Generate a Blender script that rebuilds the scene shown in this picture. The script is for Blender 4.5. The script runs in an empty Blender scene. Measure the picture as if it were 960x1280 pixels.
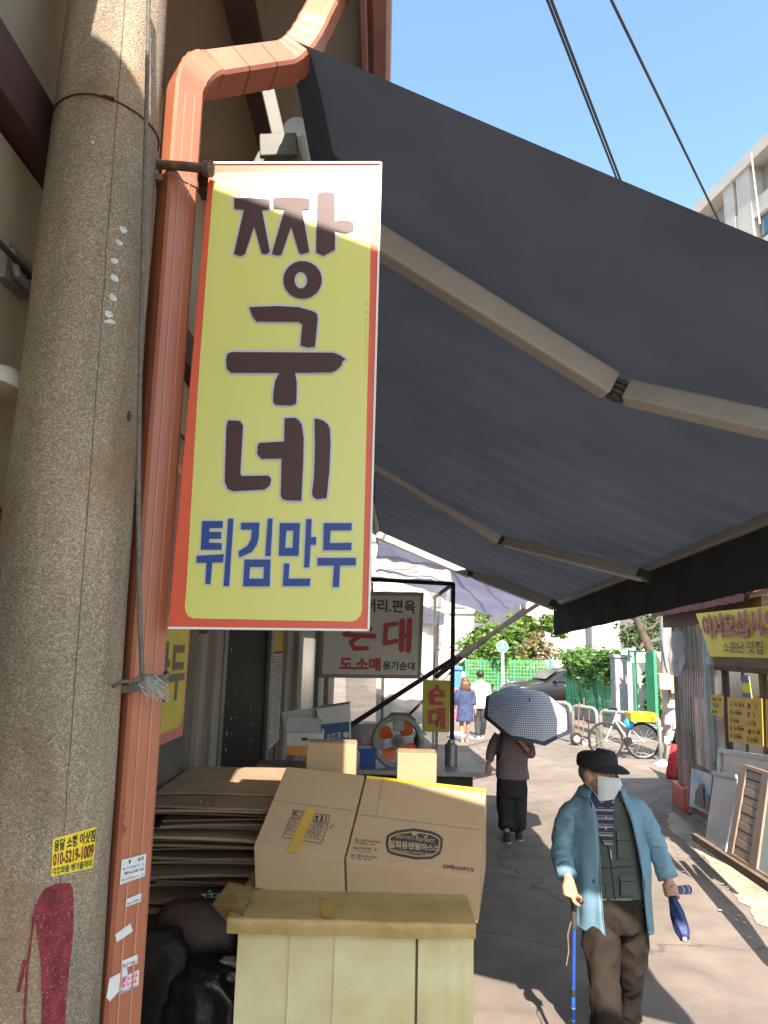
import bpy, bmesh, math, random
from mathutils import Vector, Matrix, noise
from mathutils.geometry import tessellate_polygon
random.seed(7)
SC = bpy.context.scene
COL = SC.collection
R = math.radians
# ------------------------------------------------------------ camera
F, CAMZ, PITCH, ROLL = 900.0, 2.25, R(10.6), R(1.5)
C0 = Vector((0, 0, CAMZ))
_f = Vector((0, math.cos(PITCH), math.sin(PITCH)))
_r0 = Vector((1, 0, 0)); _u0 = Vector((0, -math.sin(PITCH), math.cos(PITCH)))
_u = _u0*math.cos(ROLL) - _r0*math.sin(ROLL)
_r = _r0*math.cos(ROLL) + _u0*math.sin(ROLL)
cam = bpy.data.cameras.new('camera'); camo = bpy.data.objects.new('camera', cam)
COL.objects.link(camo); SC.camera = camo
mw = Matrix((( _r.x, _u.x, -_f.x, 0), (_r.y, _u.y, -_f.y, 0), (_r.z, _u.z, -_f.z, CAMZ), (0, 0, 0, 1)))
camo.matrix_world = mw
cam.sensor_fit = 'VERTICAL'; cam.sensor_height = 36.0; cam.lens = F/1280*36.0
cam.clip_start = 0.05; cam.clip_end = 2000
# ------------------------------------------------------------ light
SUNV = Vector((.07, -.92, 1.0)).normalized()          # towards the sun
w = bpy.data.worlds.new('World'); SC.world = w; w.use_nodes = True
wn = w.node_tree.nodes; wl = w.node_tree.links
bg = wn['Background']; sky = wn.new('ShaderNodeTexSky'); sky.sky_type = 'NISHITA'
sky.sun_disc = False; sky.sun_elevation = math.asin(SUNV.z); sky.sun_rotation = math.atan2(SUNV.x, SUNV.y)
sky.air_density = 1.0; sky.dust_density = 2.2; sky.ozone_density = .55
tint = wn.new('ShaderNodeMix'); tint.data_type = 'RGBA'; tint.blend_type = 'MULTIPLY'; tint.inputs['Factor'].default_value = 1.0; tint.inputs[7].default_value = (.93, 1.07, 1.03, 1)
wl.new(sky.outputs[0], tint.inputs[6]); wl.new(tint.outputs[2], bg.inputs[0]); bg.inputs[1].default_value = 0.118
sl = bpy.data.lights.new('sun', 'SUN'); sl.energy = 5.0; sl.angle = R(0.53); sl.color = (1.0, .90, .77)
so = bpy.data.objects.new('sun', sl); COL.objects.link(so)
so.rotation_euler = (-SUNV).to_track_quat('-Z', 'Y').to_euler(); so.location = (0, -5, 20)
SC.view_settings.view_transform = 'Standard'; SC.view_settings.look = 'None'
SC.view_settings.exposure = 1.88; SC.view_settings.gamma = 1.0
SC.render.engine = 'CYCLES'
SC.cycles.max_bounces = 8; SC.cycles.transparent_max_bounces = 12
# ------------------------------------------------------------ pixel -> direction helpers (photo is 960 x 1280)
def ray(px, py): return _f + _r*((px-480)/F) + _u*((640-py)/F)
def PY(px, py, Y): d = ray(px, py); return C0 + d*((Y)/d.y)
def PX(px, py, X): d = ray(px, py); return C0 + d*(X/d.x)
def PZ(px, py, Z): d = ray(px, py); return C0 + d*((Z-CAMZ)/d.z)
def G(px, py): return PZ(px, py, 0)
def PP(px, py, p0, n): d = ray(px, py); return C0 + d*((Vector(p0)-C0).dot(n)/d.dot(n))
def V(*a): return Vector(a)
# ------------------------------------------------------------ materials
MATS = {}
def srgb(r, g, b):
    f = lambda c: (c/255/12.92) if c/255 <= .04045 else ((c/255+.055)/1.055)**2.4
    return (f(r), f(g), f(b))
def mat(name, col, rough=.75, var=.18, scale=6.0, bump=0.0, bscale=60.0, metal=0.0, col2=None, spec=.4,
        alpha=1.0, trans=0.0, stretch=None, detail=6, sss=0.0, contrast=(.35, .68), emit=None, speck=None, coat=0.0, transl=0.0):
    if name in MATS: return MATS[name]
    m = bpy.data.materials.new(name); m.use_nodes = True
    nt = m.node_tree; N = nt.nodes; L = nt.links; b = N['Principled BSDF']
    tc = N.new('ShaderNodeTexCoord'); src = tc.outputs['Object']
    if stretch:
        mp = N.new('ShaderNodeMapping'); mp.inputs['Scale'].default_value = stretch
        L.new(src, mp.inputs['Vector']); src = mp.outputs[0]
    nz = N.new('ShaderNodeTexNoise'); nz.inputs['Scale'].default_value = scale; nz.inputs['Detail'].default_value = detail
    nz.inputs['Roughness'].default_value = .62
    L.new(src, nz.inputs['Vector'])
    rp = N.new('ShaderNodeValToRGB')
    rp.color_ramp.elements[0].position = contrast[0]; rp.color_ramp.elements[1].position = contrast[1]
    c2 = col2 if col2 else tuple(min(1, c*(1+var)) for c in col)
    c1 = col if col2 else tuple(c*(1-var) for c in col)
    rp.color_ramp.elements[0].color = (*c1, 1); rp.color_ramp.elements[1].color = (*c2, 1)
    L.new(nz.outputs['Fac'], rp.inputs['Fac']); out = rp.outputs['Color']
    if speck:                                   # (scale, colour, threshold)
        vz = N.new('ShaderNodeTexNoise'); vz.inputs['Scale'].default_value = speck[0]; vz.inputs['Detail'].default_value = 3
        L.new(tc.outputs['Object'], vz.inputs['Vector'])
        r2 = N.new('ShaderNodeValToRGB'); r2.color_ramp.elements[0].position = speck[2]; r2.color_ramp.elements[1].position = speck[2]+.07
        r2.color_ramp.elements[0].color = (0, 0, 0, 1); r2.color_ramp.elements[1].color = (1, 1, 1, 1)
        L.new(vz.outputs['Fac'], r2.inputs['Fac'])
        mx = N.new('ShaderNodeMix'); mx.data_type = 'RGBA'; L.new(r2.outputs['Color'], mx.inputs['Factor'])
        L.new(out, mx.inputs[6]); mx.inputs[7].default_value = (*speck[1], 1); out = mx.outputs[2]
    L.new(out, b.inputs['Base Color'])
    b.inputs['Roughness'].default_value = rough; b.inputs['Metallic'].default_value = metal
    b.inputs['Specular IOR Level'].default_value = spec; b.inputs['Alpha'].default_value = alpha
    b.inputs['Coat Weight'].default_value = coat
    if trans: b.inputs['Transmission Weight'].default_value = trans
    if sss:
        b.inputs['Subsurface Weight'].default_value = sss; b.inputs['Subsurface Radius'].default_value = (.012, .005, .003)
    if emit: b.inputs['Emission Color'].default_value = (*emit[:3], 1); b.inputs['Emission Strength'].default_value = emit[3]
    if bump:
        n2 = N.new('ShaderNodeTexNoise'); n2.inputs['Scale'].default_value = bscale; n2.inputs['Detail'].default_value = 5
        L.new(src, n2.inputs['Vector'])
        bp = N.new('ShaderNodeBump'); bp.inputs['Strength'].default_value = bump; bp.inputs['Distance'].default_value = .02
        L.new(n2.outputs['Fac'], bp.inputs['Height']); L.new(bp.outputs[0], b.inputs['Normal'])
    if transl:
        tr = N.new('ShaderNodeBsdfTranslucent'); L.new(out, tr.inputs['Color'])
        ms = N.new('ShaderNodeMixShader'); ms.inputs[0].default_value = transl
        o = N['Material Output']; L.new(b.outputs[0], ms.inputs[1]); L.new(tr.outputs[0], ms.inputs[2]); L.new(ms.outputs[0], o.inputs[0])
    MATS[name] = m
    return m
# ------------------------------------------------------------ mesh builder
class MB:
    def __init__(s): s.v = []; s.f = []; s.mi = []; s.cur = 0
    def add(s, vs, fs):
        o = len(s.v); s.v += [Vector(v) for v in vs]
        for f in fs: s.f.append(tuple(i+o for i in f)); s.mi.append(s.cur)
        return s
    def box(s, a, b):
        (x0, y0, z0), (x1, y1, z1) = a, b
        return s.add([(x0,y0,z0),(x1,y0,z0),(x1,y1,z0),(x0,y1,z0),(x0,y0,z1),(x1,y0,z1),(x1,y1,z1),(x0,y1,z1)],
                     [(0,3,2,1),(4,5,6,7),(0,1,5,4),(1,2,6,5),(2,3,7,6),(3,0,4,7)])
    def obox(s, c, ux, uy, uz):                      # centre + half axes
        c, ux, uy, uz = Vector(c), Vector(ux), Vector(uy), Vector(uz)
        vs = [c+ux*i+uy*j+uz*k for k in (-1, 1) for (i, j) in ((-1,-1),(1,-1),(1,1),(-1,1))]
        return s.add(vs, [(0,3,2,1),(4,5,6,7),(0,1,5,4),(1,2,6,5),(2,3,7,6),(3,0,4,7)])
    def bar(s, p, q, wa, wb, up=(0,0,1)):            # rectangular bar p->q, full sizes wa (side) wb (up)
        p, q = Vector(p), Vector(q); d = (q-p); ax = d.normalized()
        sd = ax.cross(Vector(up)); sd = sd.normalized() if sd.length > 1e-5 else Vector((1,0,0))
        u2 = sd.cross(ax)
        return s.obox((p+q)/2, sd*wa/2, d/2, u2*wb/2)
    def quad(s, a, b, c, d): return s.add([a, b, c, d], [(0,1,2,3)])
    def slab(s, pts, vec):                           # polygon extruded by vec (both caps)
        n = len(pts); vec = Vector(vec); pts = [Vector(p) for p in pts]
        tri = tessellate_polygon([pts]) if n > 4 else ([(0,1,2),(0,2,3)] if n == 4 else [(0,1,2)])
        fs = [tuple(t) for t in tri] + [tuple(i+n for i in reversed(t)) for t in tri]
        fs += [(i, (i+1) % n, (i+1) % n+n, i+n) for i in range(n)]
        return s.add(pts+[p+vec for p in pts], fs)
    def tube(s, pts, rad, n=8, cap=True, flat=1.0):
        pts = [Vector(p) for p in pts]; rad = rad if isinstance(rad, (list, tuple)) else [rad]*len(pts)
        t0 = (pts[1]-pts[0]).normalized(); up = Vector((0,0,1)) if abs(t0.z) < .9 else Vector((0,1,0))
        a = t0.cross(up).normalized(); rings = []
        for i, p in enumerate(pts):
            t = (pts[min(i+1, len(pts)-1)]-pts[max(i-1, 0)]).normalized()
            a = (a - t*a.dot(t)).normalized(); b = t.cross(a)
            rings.append([p + (a*math.cos(2*math.pi*k/n) + b*math.sin(2*math.pi*k/n)*flat)*rad[i] for k in range(n)])
        return s.loft(rings, cap)
    def loft(s, rings, cap=True, closed=True):
        n = len(rings[0]); vs = [v for r in rings for v in r]; fs = []
        for i in range(len(rings)-1):
            for k in range(n if closed else n-1):
                k2 = (k+1) % n
                fs.append((i*n+k, i*n+k2, (i+1)*n+k2, (i+1)*n+k))
        if cap: fs.append(tuple(range(n-1, -1, -1))); fs.append(tuple((len(rings)-1)*n+k for k in range(n)))
        return s.add(vs, fs)
    def sphere(s, c, r, nu=16, nv=10, sc=(1,1,1), M=None):
        c = Vector(c); rings = []
        for i in range(1, nv):
            t = math.pi*i/nv
            ring = [Vector((math.sin(t)*math.cos(2*math.pi*k/nu)*sc[0]*r, math.sin(t)*math.sin(2*math.pi*k/nu)*sc[1]*r, math.cos(t)*sc[2]*r)) for k in range(nu)]
            rings.append([c+(M @ v if M else v) for v in ring])
        top = c+(M @ Vector((0,0,r*sc[2])) if M else Vector((0,0,r*sc[2]))); bot = c+(M @ Vector((0,0,-r*sc[2])) if M else Vector((0,0,-r*sc[2])))
        o = len(s.v); s.loft(rings, False); n = len(s.v); s.v += [top, bot]
        for k in range(nu):
            s.f.append((o+(k+1) % nu, o+k, n)); s.mi.append(s.cur)
            b0 = o+(nv-2)*nu; s.f.append((b0+k, b0+(k+1) % nu, n+1)); s.mi.append(s.cur)
        return s
    def noise(s, amp, freq, start=0, vecn=None):
        for i in range(start, len(s.v)):
            p = s.v[i]; s.v[i] = p + noise.noise_vector(p*freq)*amp
        return s
    def xf(s, M, start=0):
        for i in range(start, len(s.v)): s.v[i] = M @ s.v[i]
        return s
    def poly(s, pts, holes=()):
        loops = [[Vector(p) for p in pts]]+[[Vector(p) for p in h] for h in holes]
        tri = tessellate_polygon(loops); vs = [v for l in loops for v in l]
        return s.add(vs, [tuple(t) for t in tri])
    def build(s, name, m, parent=None, smooth=False, bevel=0.0, local=False, remesh=0.0, subsurf=0, weld=False, fix=True):
        me = bpy.data.meshes.new(name)
        off = Vector((0,0,0))
        if parent is not None and not local:
            o = parent
            while o is not None: off += o.location; o = o.parent
        me.from_pydata([tuple(v-off) for v in s.v], [], s.f)
        ms = m if isinstance(m, (list, tuple)) else [m]
        for x in ms: me.materials.append(x)
        if len(ms) > 1: me.polygons.foreach_set('material_index', s.mi)
        if fix:
            bm = bmesh.new(); bm.from_mesh(me)
            if weld: bmesh.ops.remove_doubles(bm, verts=bm.verts, dist=1e-5)
            bmesh.ops.recalc_face_normals(bm, faces=bm.faces)
            if bevel:
                ed = [e for e in bm.edges if len(e.link_faces) == 2 and e.calc_face_angle(0) > R(40)]
                bmesh.ops.bevel(bm, geom=ed, offset=bevel, segments=2, profile=.5, affect='EDGES', clamp_overlap=True)
            bm.to_mesh(me); bm.free()
        ob = bpy.data.objects.new(name, me); COL.objects.link(ob)
        if parent is not None: ob.parent = parent
        mods = False
        if remesh:
            md = ob.modifiers.new('r', 'REMESH'); md.mode = 'VOXEL'; md.voxel_size = remesh; mods = True
            sm = ob.modifiers.new('s', 'SMOOTH'); sm.factor = .5; sm.iterations = 4
        if subsurf:
            md = ob.modifiers.new('u', 'SUBSURF'); md.levels = subsurf; md.render_levels = subsurf; mods = True
        if mods:
            dg = bpy.context.evaluated_depsgraph_get(); me2 = bpy.data.meshes.new_from_object(ob.evaluated_get(dg))
            ob.modifiers.clear(); ob.data = me2; me2.name = name; bpy.data.meshes.remove(me); me = me2
        if smooth or remesh:
            me.polygons.foreach_set('use_smooth', [True]*len(me.polygons))
            if smooth == 'auto': me.set_sharp_from_angle(angle=R(40))
        me.update()
        return ob
def tag(o, label=None, cat=None, group=None, kind=None):
    if label: o['label'] = label
    if cat: o['category'] = cat
    if group: o['group'] = group
    if kind: o['kind'] = kind
    return o
def thing(name, loc, label, cat, group=None, rz=0.0):
    o = bpy.data.objects.new(name, None); COL.objects.link(o); o.location = loc; o.rotation_euler = (0, 0, rz)
    o.empty_display_size = .1
    return tag(o, label, cat, group)
def base_at(o, p):                                   # move origin of a single-mesh thing to p (mesh given in world coords)
    p = Vector(p); o.data.transform(Matrix.Translation(-p)); o.location = p; return o
def copy_tree(o, parent=None):
    c = o.copy(); COL.objects.link(c); c.parent = parent
    for ch in list(o.children): copy_tree(ch, c)
    return c
# ------------------------------------------------------------ lettering
_tc = bpy.data.curves.new('t', 'FONT'); _tc.resolution_u = 4; _to = bpy.data.objects.new('t', _tc); _tcache = {}
def text2d(body, bold=0.0, spacing=1.0):
    key = (body, bold, spacing)
    if key in _tcache: return _tcache[key]
    if body[0] == '~':                               # print too small to read in the photograph: stroke marks only
        n = int(body[1:]); rn = random.Random(n*31+len(_tcache)); uv, fs = [], []
        def rc(x0, y0, x1, y1): k = len(uv); uv.extend([(x0, y0), (x1, y0), (x1, y1), (x0, y1)]); fs.append((k, k+1, k+2, k+3))
        for i in range(n):
            if rn.random() < .12: continue
            x, w_ = i/n, .8/n
            rc(x, .42+rn.uniform(-.1, .1), x+w_*rn.uniform(.6, 1), .60); rc(x+w_*rn.uniform(.3, .8), .0, x+w_*rn.uniform(.85, 1), rn.uniform(.4, .9))
            if rn.random() < .7: rc(x+w_*.1, .82, x+w_*rn.uniform(.5, .8), 1.0)
            if rn.random() < .6: rc(x, .05, x+w_*.45, .2)
        _tcache[key] = (uv, fs); return _tcache[key]
    _tc.body = body; _tc.offset = bold; _tc.space_character = spacing; me = bpy.data.meshes.new_from_object(_to)
    vs = [v.co.copy() for v in me.vertices]; fs = [tuple(p.vertices) for p in me.polygons]; bpy.data.meshes.remove(me)
    x0 = min(v.x for v in vs); x1 = max(v.x for v in vs); y0 = min(v.y for v in vs); y1 = max(v.y for v in vs)
    _tcache[key] = ([((v.x-x0)/(x1-x0), (v.y-y0)/(y1-y0)) for v in vs], fs)
    return _tcache[key]
def text_on(mb, body, bl, br, tr, tl, bold=0.0, spacing=1.0):   # fit text in a 3D quad
    uv, fs = text2d(body, bold, spacing); bl, br, tr, tl = map(Vector, (bl, br, tr, tl))
    mb.add([bl*(1-u)*(1-v)+br*u*(1-v)+tr*u*v+tl*(1-u)*v for u, v in uv], fs)
    return mb
def offset_poly(p, d):
    n = len(p); A = sum(p[i][0]*p[(i+1) % n][1]-p[(i+1) % n][0]*p[i][1] for i in range(n)); sg = 1 if A > 0 else -1
    out = []
    for i in range(n):
        a, b, c = Vector(p[i-1]), Vector(p[i]), Vector(p[(i+1) % n])
        e1 = (b-a).normalized(); e2 = (c-b).normalized()
        n1 = Vector((e1.y, -e1.x))*sg; n2 = Vector((e2.y, -e2.x))*sg
        m = n1+n2; m = m.normalized() if m.length > 1e-4 else n1
        out.append(tuple(b+m*min(d/max(m.dot(n1), .35), d*2.2)))
    return out
# ------------------------------------------------------------ ground
def ground_mat():
    m = bpy.data.materials.new('asphalt'); m.use_nodes = True; nt = m.node_tree; N = nt.nodes; L = nt.links; b = N['Principled BSDF']
    tc = N.new('ShaderNodeTexCoord')
    def nz(s, d=6, rough=.6):
        n = N.new('ShaderNodeTexNoise'); n.inputs['Scale'].default_value = s; n.inputs['Detail'].default_value = d; n.inputs['Roughness'].default_value = rough
        L.new(tc.outputs['Object'], n.inputs['Vector']); return n.outputs['Fac']
    def ramp(f, a, b_, c1, c2):
        r = N.new('ShaderNodeValToRGB'); r.color_ramp.elements[0].position = a; r.color_ramp.elements[1].position = b_
        r.color_ramp.elements[0].color = (*c1, 1); r.color_ramp.elements[1].color = (*c2, 1); L.new(f, r.inputs['Fac']); return r.outputs['Color']
    def mix(f, a, b_, mode='MIX'):
        x = N.new('ShaderNodeMix'); x.data_type = 'RGBA'; x.blend_type = mode
        if isinstance(f, float): x.inputs['Factor'].default_value = f
        else: L.new(f, x.inputs['Factor'])
        L.new(a, x.inputs[6]); L.new(b_, x.inputs[7]); return x.outputs[2]
    big = ramp(nz(.35, 4), .35, .7, (.145, .122, .108), (.215, .182, .160))
    med = ramp(nz(2.3, 6), .3, .72, (.72, .72, .74), (1.12, 1.1, 1.06))
    c = mix(1.0, big, med, 'MULTIPLY')
    grain = ramp(nz(130, 3), .35, .68, (.62, .62, .64), (1.3, 1.27, 1.22))
    c = mix(1.0, c, grain, 'MULTIPLY')
    st = ramp(nz(1.1, 3), .62, .72, (0, 0, 0), (1, 1, 1))           # darker oily patches
    dk = N.new('ShaderNodeRGB'); dk.outputs[0].default_value = (.075, .068, .064, 1)
    sc = N.new('ShaderNodeMath'); sc.operation = 'MULTIPLY'; sc.inputs[1].default_value = .7; L.new(st, sc.inputs[0])
    c = mix(sc.outputs[0], c, dk.outputs[0])
    vo = N.new('ShaderNodeTexVoronoi'); vo.feature = 'DISTANCE_TO_EDGE'; vo.inputs['Scale'].default_value = .42
    wv = N.new('ShaderNodeTexNoise'); wv.inputs['Scale'].default_value = 1.7; wv.inputs['Detail'].default_value = 5
    L.new(tc.outputs['Object'], wv.inputs['Vector'])
    va = N.new('ShaderNodeVectorMath'); va.operation = 'MULTIPLY_ADD'; va.inputs[1].default_value = (.9, .9, .9)
    L.new(wv.outputs['Color'], va.inputs[0]); L.new(tc.outputs['Object'], va.inputs[2]); L.new(va.outputs[0], vo.inputs['Vector'])
    cr = ramp(vo.outputs['Distance'], .002, .010, (1, 1, 1), (0, 0, 0))
    s2 = N.new('ShaderNodeMath'); s2.operation = 'MULTIPLY'; s2.inputs[1].default_value = .8; L.new(cr, s2.inputs[0])
    c = mix(s2.outputs[0], c, dk.outputs[0])
    L.new(c, b.inputs['Base Color']); b.inputs['Roughness'].default_value = .9; b.inputs['Specular IOR Level'].default_value = .25
    bp = N.new('ShaderNodeBump'); bp.inputs['Strength'].default_value = .5; bp.inputs['Distance'].default_value = .01
    L.new(nz(150, 4), bp.inputs['Height']); L.new(bp.outputs[0], b.inputs['Normal'])
    return m
MATS['asphalt'] = ground_mat()
g = MB(); n = 24
for i in range(n+1):
    for j in range(n+1): g.v.append(V(-140+280*i/n, -30+330*j/n, 0))
for i in range(n):
    for j in range(n): g.f.append((i*(n+1)+j, (i+1)*(n+1)+j, (i+1)*(n+1)+j+1, i*(n+1)+j+1)); g.mi.append(0)
tag(g.build('street', MATS['asphalt']), kind='structure')
m_conc = mat('old_concrete', (.30, .26, .20), .9, .3, 2.2, bump=.35, bscale=45, speck=(30, (.12, .10, .08), .62))
# concrete apron along the right-hand shops, irregular edge
edge = [(846,1008),(835,1024),(838,1040),(858,1052),(880,1075),(905,1100),(925,1128),(948,1150),(985,1185),(1080,1290),(1250,1480)]
inner = [(858,1000),(873,1012),(890,1024),(915,1042),(938,1062),(962,1082),(1000,1112),(1060,1162),(1130,1220),(1260,1330),(1500,1530)]
g = MB()
ea = [G(*e) for e in edge]; ia = [G(*e) for e in inner]
for k in range(len(ea)-1):
    for t in range(6):
        a = ea[k].lerp(ea[k+1], t/6); b = ea[k].lerp(ea[k+1], (t+1)/6)
        j0 = noise.noise(a*5)*.09; j1 = noise.noise(b*5)*.09
        c = ia[k].lerp(ia[k+1], (t+1)/6); d = ia[k].lerp(ia[k+1], t/6)
        ofs = lambda p, j: V(p.x+j, p.y, .006)
        g.quad(ofs(a, j0), ofs(b, j1), V(c.x, c.y, .05), V(d.x, d.y, .05))
tag(g.build('pavement', m_conc, weld=True), kind='structure')
# zebra paint by the far crossing
m_paint = mat('road_paint', (.62, .60, .56), .8, .15, 9, speck=(40, (.25, .23, .2), .6))
for k, q in enumerate([[(560,914),(584,916),(606,923),(572,925)], [(612,901),(640,899),(655,903),(628,908)], [(520,905),(552,906),(548,914),(516,914)]]):
    g = MB(); g.poly([G(*p)+V(0,0,.004+.0005*k) for p in q])
    tag(g.build('road_marking', m_paint), kind='structure')
# ------------------------------------------------------------ pole
PT, PB = PY(149, 0, 1.95), PY(79, 730, 1.95)
_ax = (PT-PB)/(PT.z-PB.z)
def pole_c(z): return PB + _ax*(z-PB.z)
def pole_r(z): return .166-(z-2.42)*.0115
def pole_hit(px, py, eps=.0015):
    d = ray(px, py); t = 1.7
    for _ in range(12):
        z = C0.z+d.z*t; c = pole_c(z); r = pole_r(z)+eps
        ox, oy = C0.x-c.x, C0.y-c.y; A = d.x*d.x+d.y*d.y; B = ox*d.x+oy*d.y; Cc = ox*ox+oy*oy-r*r
        D = B*B-A*Cc; t = (-B-math.sqrt(max(D, 0)))/A
    return C0+d*t
def agg_mat():
    m = bpy.data.materials.new('aggregate_concrete'); m.use_nodes = True; nt = m.node_tree; N = nt.nodes; L = nt.links; b = N['Principled BSDF']
    tc = N.new('ShaderNodeTexCoord'); o = tc.outputs['Object']
    vo = N.new('ShaderNodeTexVoronoi'); vo.inputs['Scale'].default_value = 300; L.new(o, vo.inputs['Vector'])
    r = N.new('ShaderNodeValToRGB'); cr = r.color_ramp; cr.interpolation = 'LINEAR'
    cr.elements[0].position = 0; cr.elements[0].color = (.17, .13, .095, 1); cr.elements[1].position = 1; cr.elements[1].color = (.44, .375, .295, 1)
    for p, c in ((.25, (.235, .186, .138)), (.55, (.275, .222, .166)), (.8, (.318, .262, .200))):
        e = cr.elements.new(p); e.color = (*c, 1)
    sp = N.new('ShaderNodeSeparateColor'); L.new(vo.outputs['Color'], sp.inputs[0]); L.new(sp.outputs[0], r.inputs['Fac'])
    n1 = N.new('ShaderNodeTexNoise'); n1.inputs['Scale'].default_value = 3.2; n1.inputs['Detail'].default_value = 5; L.new(o, n1.inputs['Vector'])
    r1 = N.new('ShaderNodeValToRGB'); r1.color_ramp.elements[0].position = .50; r1.color_ramp.elements[1].position = .70
    r1.color_ramp.elements[0].color = (0, 0, 0, 1); r1.color_ramp.elements[1].color = (.55, .55, .55, 1); L.new(n1.outputs['Fac'], r1.inputs['Fac'])
    mx = N.new('ShaderNodeMix'); mx.data_type = 'RGBA'; L.new(r1.outputs[0], mx.inputs['Factor']); L.new(r.outputs[0], mx.inputs[6]); mx.inputs[7].default_value = (.23, .115, .055, 1)
    n2 = N.new('ShaderNodeTexNoise'); n2.inputs['Scale'].default_value = 8; n2.inputs['Detail'].default_value = 6; mpg = N.new('ShaderNodeMapping'); mpg.inputs['Scale'].default_value = (1, 1, .16); L.new(o, mpg.inputs['Vector']); L.new(mpg.outputs[0], n2.inputs['Vector'])
    r2 = N.new('ShaderNodeValToRGB'); r2.color_ramp.elements[0].color = (.62, .62, .63, 1); r2.color_ramp.elements[1].color = (1.25, 1.21, 1.14, 1); r2.color_ramp.elements[0].position = .3; r2.color_ramp.elements[1].position = .7
    L.new(n2.outputs['Fac'], r2.inputs['Fac'])
    m2 = N.new('ShaderNodeMix'); m2.data_type = 'RGBA'; m2.blend_type = 'MULTIPLY'; m2.inputs['Factor'].default_value = 1; L.new(mx.outputs[2], m2.inputs[6]); L.new(r2.outputs[0], m2.inputs[7])
    L.new(m2.outputs[2], b.inputs['Base Color']); b.inputs['Roughness'].default_value = .9; b.inputs['Specular IOR Level'].default_value = .3
    bp = N.new('ShaderNodeBump'); bp.inputs['Strength'].default_value = .6; bp.inputs['Distance'].default_value = .004
    L.new(vo.outputs['Distance'], bp.inputs['Height']); bp.invert = True; L.new(bp.outputs[0], b.inputs['Normal'])
    return m
pole = thing('utility_pole', pole_c(0), 'thick rough aggregate concrete utility pole with red paint drip and yellow sticker', 'utility pole')
p = MB(); rings = []
for i in range(90):
    z = -.05+7.5*i/89; c = pole_c(z); r = pole_r(z)
    rings.append([c+V(math.cos(a), math.sin(a), 0)*(r+.0025*noise.noise(V(math.cos(a)*3, math.sin(a)*3, z*4))) for a in [2*math.pi*k/64 for k in range(64)]])
p.loft(rings); pb = p.build('shaft', agg_mat(), pole, smooth=True)
def pole_strip(rows, eps=.0015, nx=8):               # rows: (py, px0, px1)
    m = MB(); rr = []
    for (y, a, b) in rows: rr.append([pole_hit(a+(b-a)*k/nx, y, eps) for k in range(nx+1)])
    m.loft(rr, cap=False, closed=False); return m
m_red = mat('red_paint', (.20, .022, .035), .7, .35, 30, bump=.6, bscale=200, speck=(190, (.30, .15, .12), .60))
def dense(rows, k=5):
    out = []
    for i in range(len(rows)-1):
        for t in range(k):
            q = [rows[i][j]+(rows[i+1][j]-rows[i][j])*t/k for j in range(3)]
            q[1] += noise.noise(V(q[0]*.11, 3, 1))*1.5; q[2] += noise.noise(V(q[0]*.12, 9, 4))*1.5; out.append(tuple(q))
    return out+[rows[-1]]
a = dense([(1104,70,88),(1112,55,91),(1125,47,92),(1150,44,92),(1175,47,91),(1200,51,88),(1240,52,84),(1300,52,80),(1350,52,78)])
mm = pole_strip(a, .002)
for rows in ([(1130,43,47),(1160,39,42),(1200,34,37),(1215,32,35),(1280,29,32),(1320,28,30)], [(1200,28,35),(1212,27,31),(1238,21,26),(1240,22,24)]):
    m2 = pole_strip(dense(rows, 3), .0025, 2); mm.add(m2.v, m2.f)
mm.build('paint_drip', m_red, pole, smooth=True)
m_yel = mat('yellow_sticker', (.72, .52, .03), .55, .08, 20)
st = pole_strip([(1045+(1098-1045)*k/6, 66-.2*k, 121-.6*k) for k in range(7)], .002, 10)
# slanted sticker: rows tilted
rr = []
for k in range(7):
    t = k/6; rr.append([pole_hit(66-2*t+(55-3*t)*u, 1049+47*t-16*u*(1-.3*t), .002) for u in [j/10 for j in range(11)]])
st = MB(); st.loft(rr, cap=False, closed=False)
sticker = st.build('sticker', m_yel, pole, smooth=True)
m_ink = mat('black_ink', (.018, .016, .016), .6, .1)
m_inkred = mat('dark_red_ink', (.16, .02, .015), .6, .1)
def wrap_text(body, t0, t1, u0, u1, m, bold=.02):
    uv, fs = text2d(body, bold); mb = MB(); vs = []
    for (u, v) in uv:
        uu = u0+(u1-u0)*u; t = t1+(t0-t1)*v
        vs.append(pole_hit(66-2*t+(55-3*t)*uu, 1049+47*t-16*uu*(1-.3*t), .0032))
    mb.add(vs, fs); return mb.build('lettering', m, sticker)
wrap_text('용달 소형 이삿짐', .05, .36, .04, .99, m_ink, .03)
wrap_text('010-5219-1009', .40, .74, .03, .98, m_inkred, .035)
wrap_text('각종화물 폐기물처리', .78, .97, .02, .97, mat('green_ink', (.05, .10, .03), .6, .1), .03)
# wire band, seam, paint flecks, hole
m_wire = mat('dark_wire', (.03, .026, .024), .6, .2)
m = MB(); z = pole_hit(130, 122).z
pts = [pole_c(z)+V(math.cos(a), math.sin(a), 0)*(pole_r(z)+.003) + V(0, 0, .004*math.sin(3*a)) for a in [2*math.pi*k/48 for k in range(49)]]
m.tube(pts, .0028, 6); q = pole_hit(135, 122); m.tube([q+V(-.012,-.004,.002), q+V(.0,-.009,-.004), q+V(.02,-.006,-.006)], .004, 6); m.build('wire_band', m_wire, pole, smooth=True)
m_fl = mat('white_fleck', (.48, .50, .52), .8, .2, 40)
m = MB()
for (x, y, a, b) in [(154,287,5,5),(149,303,4,5),(143,326,5,4),(144,348,5,5),(141,372,5,5),(136,392,5,5),(138,402,7,3),(128,120,2,2),(116,178,2,2)]:
    k = [pole_hit(x+a*(.8+.4*random.random())*math.cos(t)+.4*b*math.sin(t), y+b*(.7+.5*random.random())*math.sin(t), .0015) for t in [2*math.pi*i/9 for i in range(9)]]
    m.poly(k)
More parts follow.
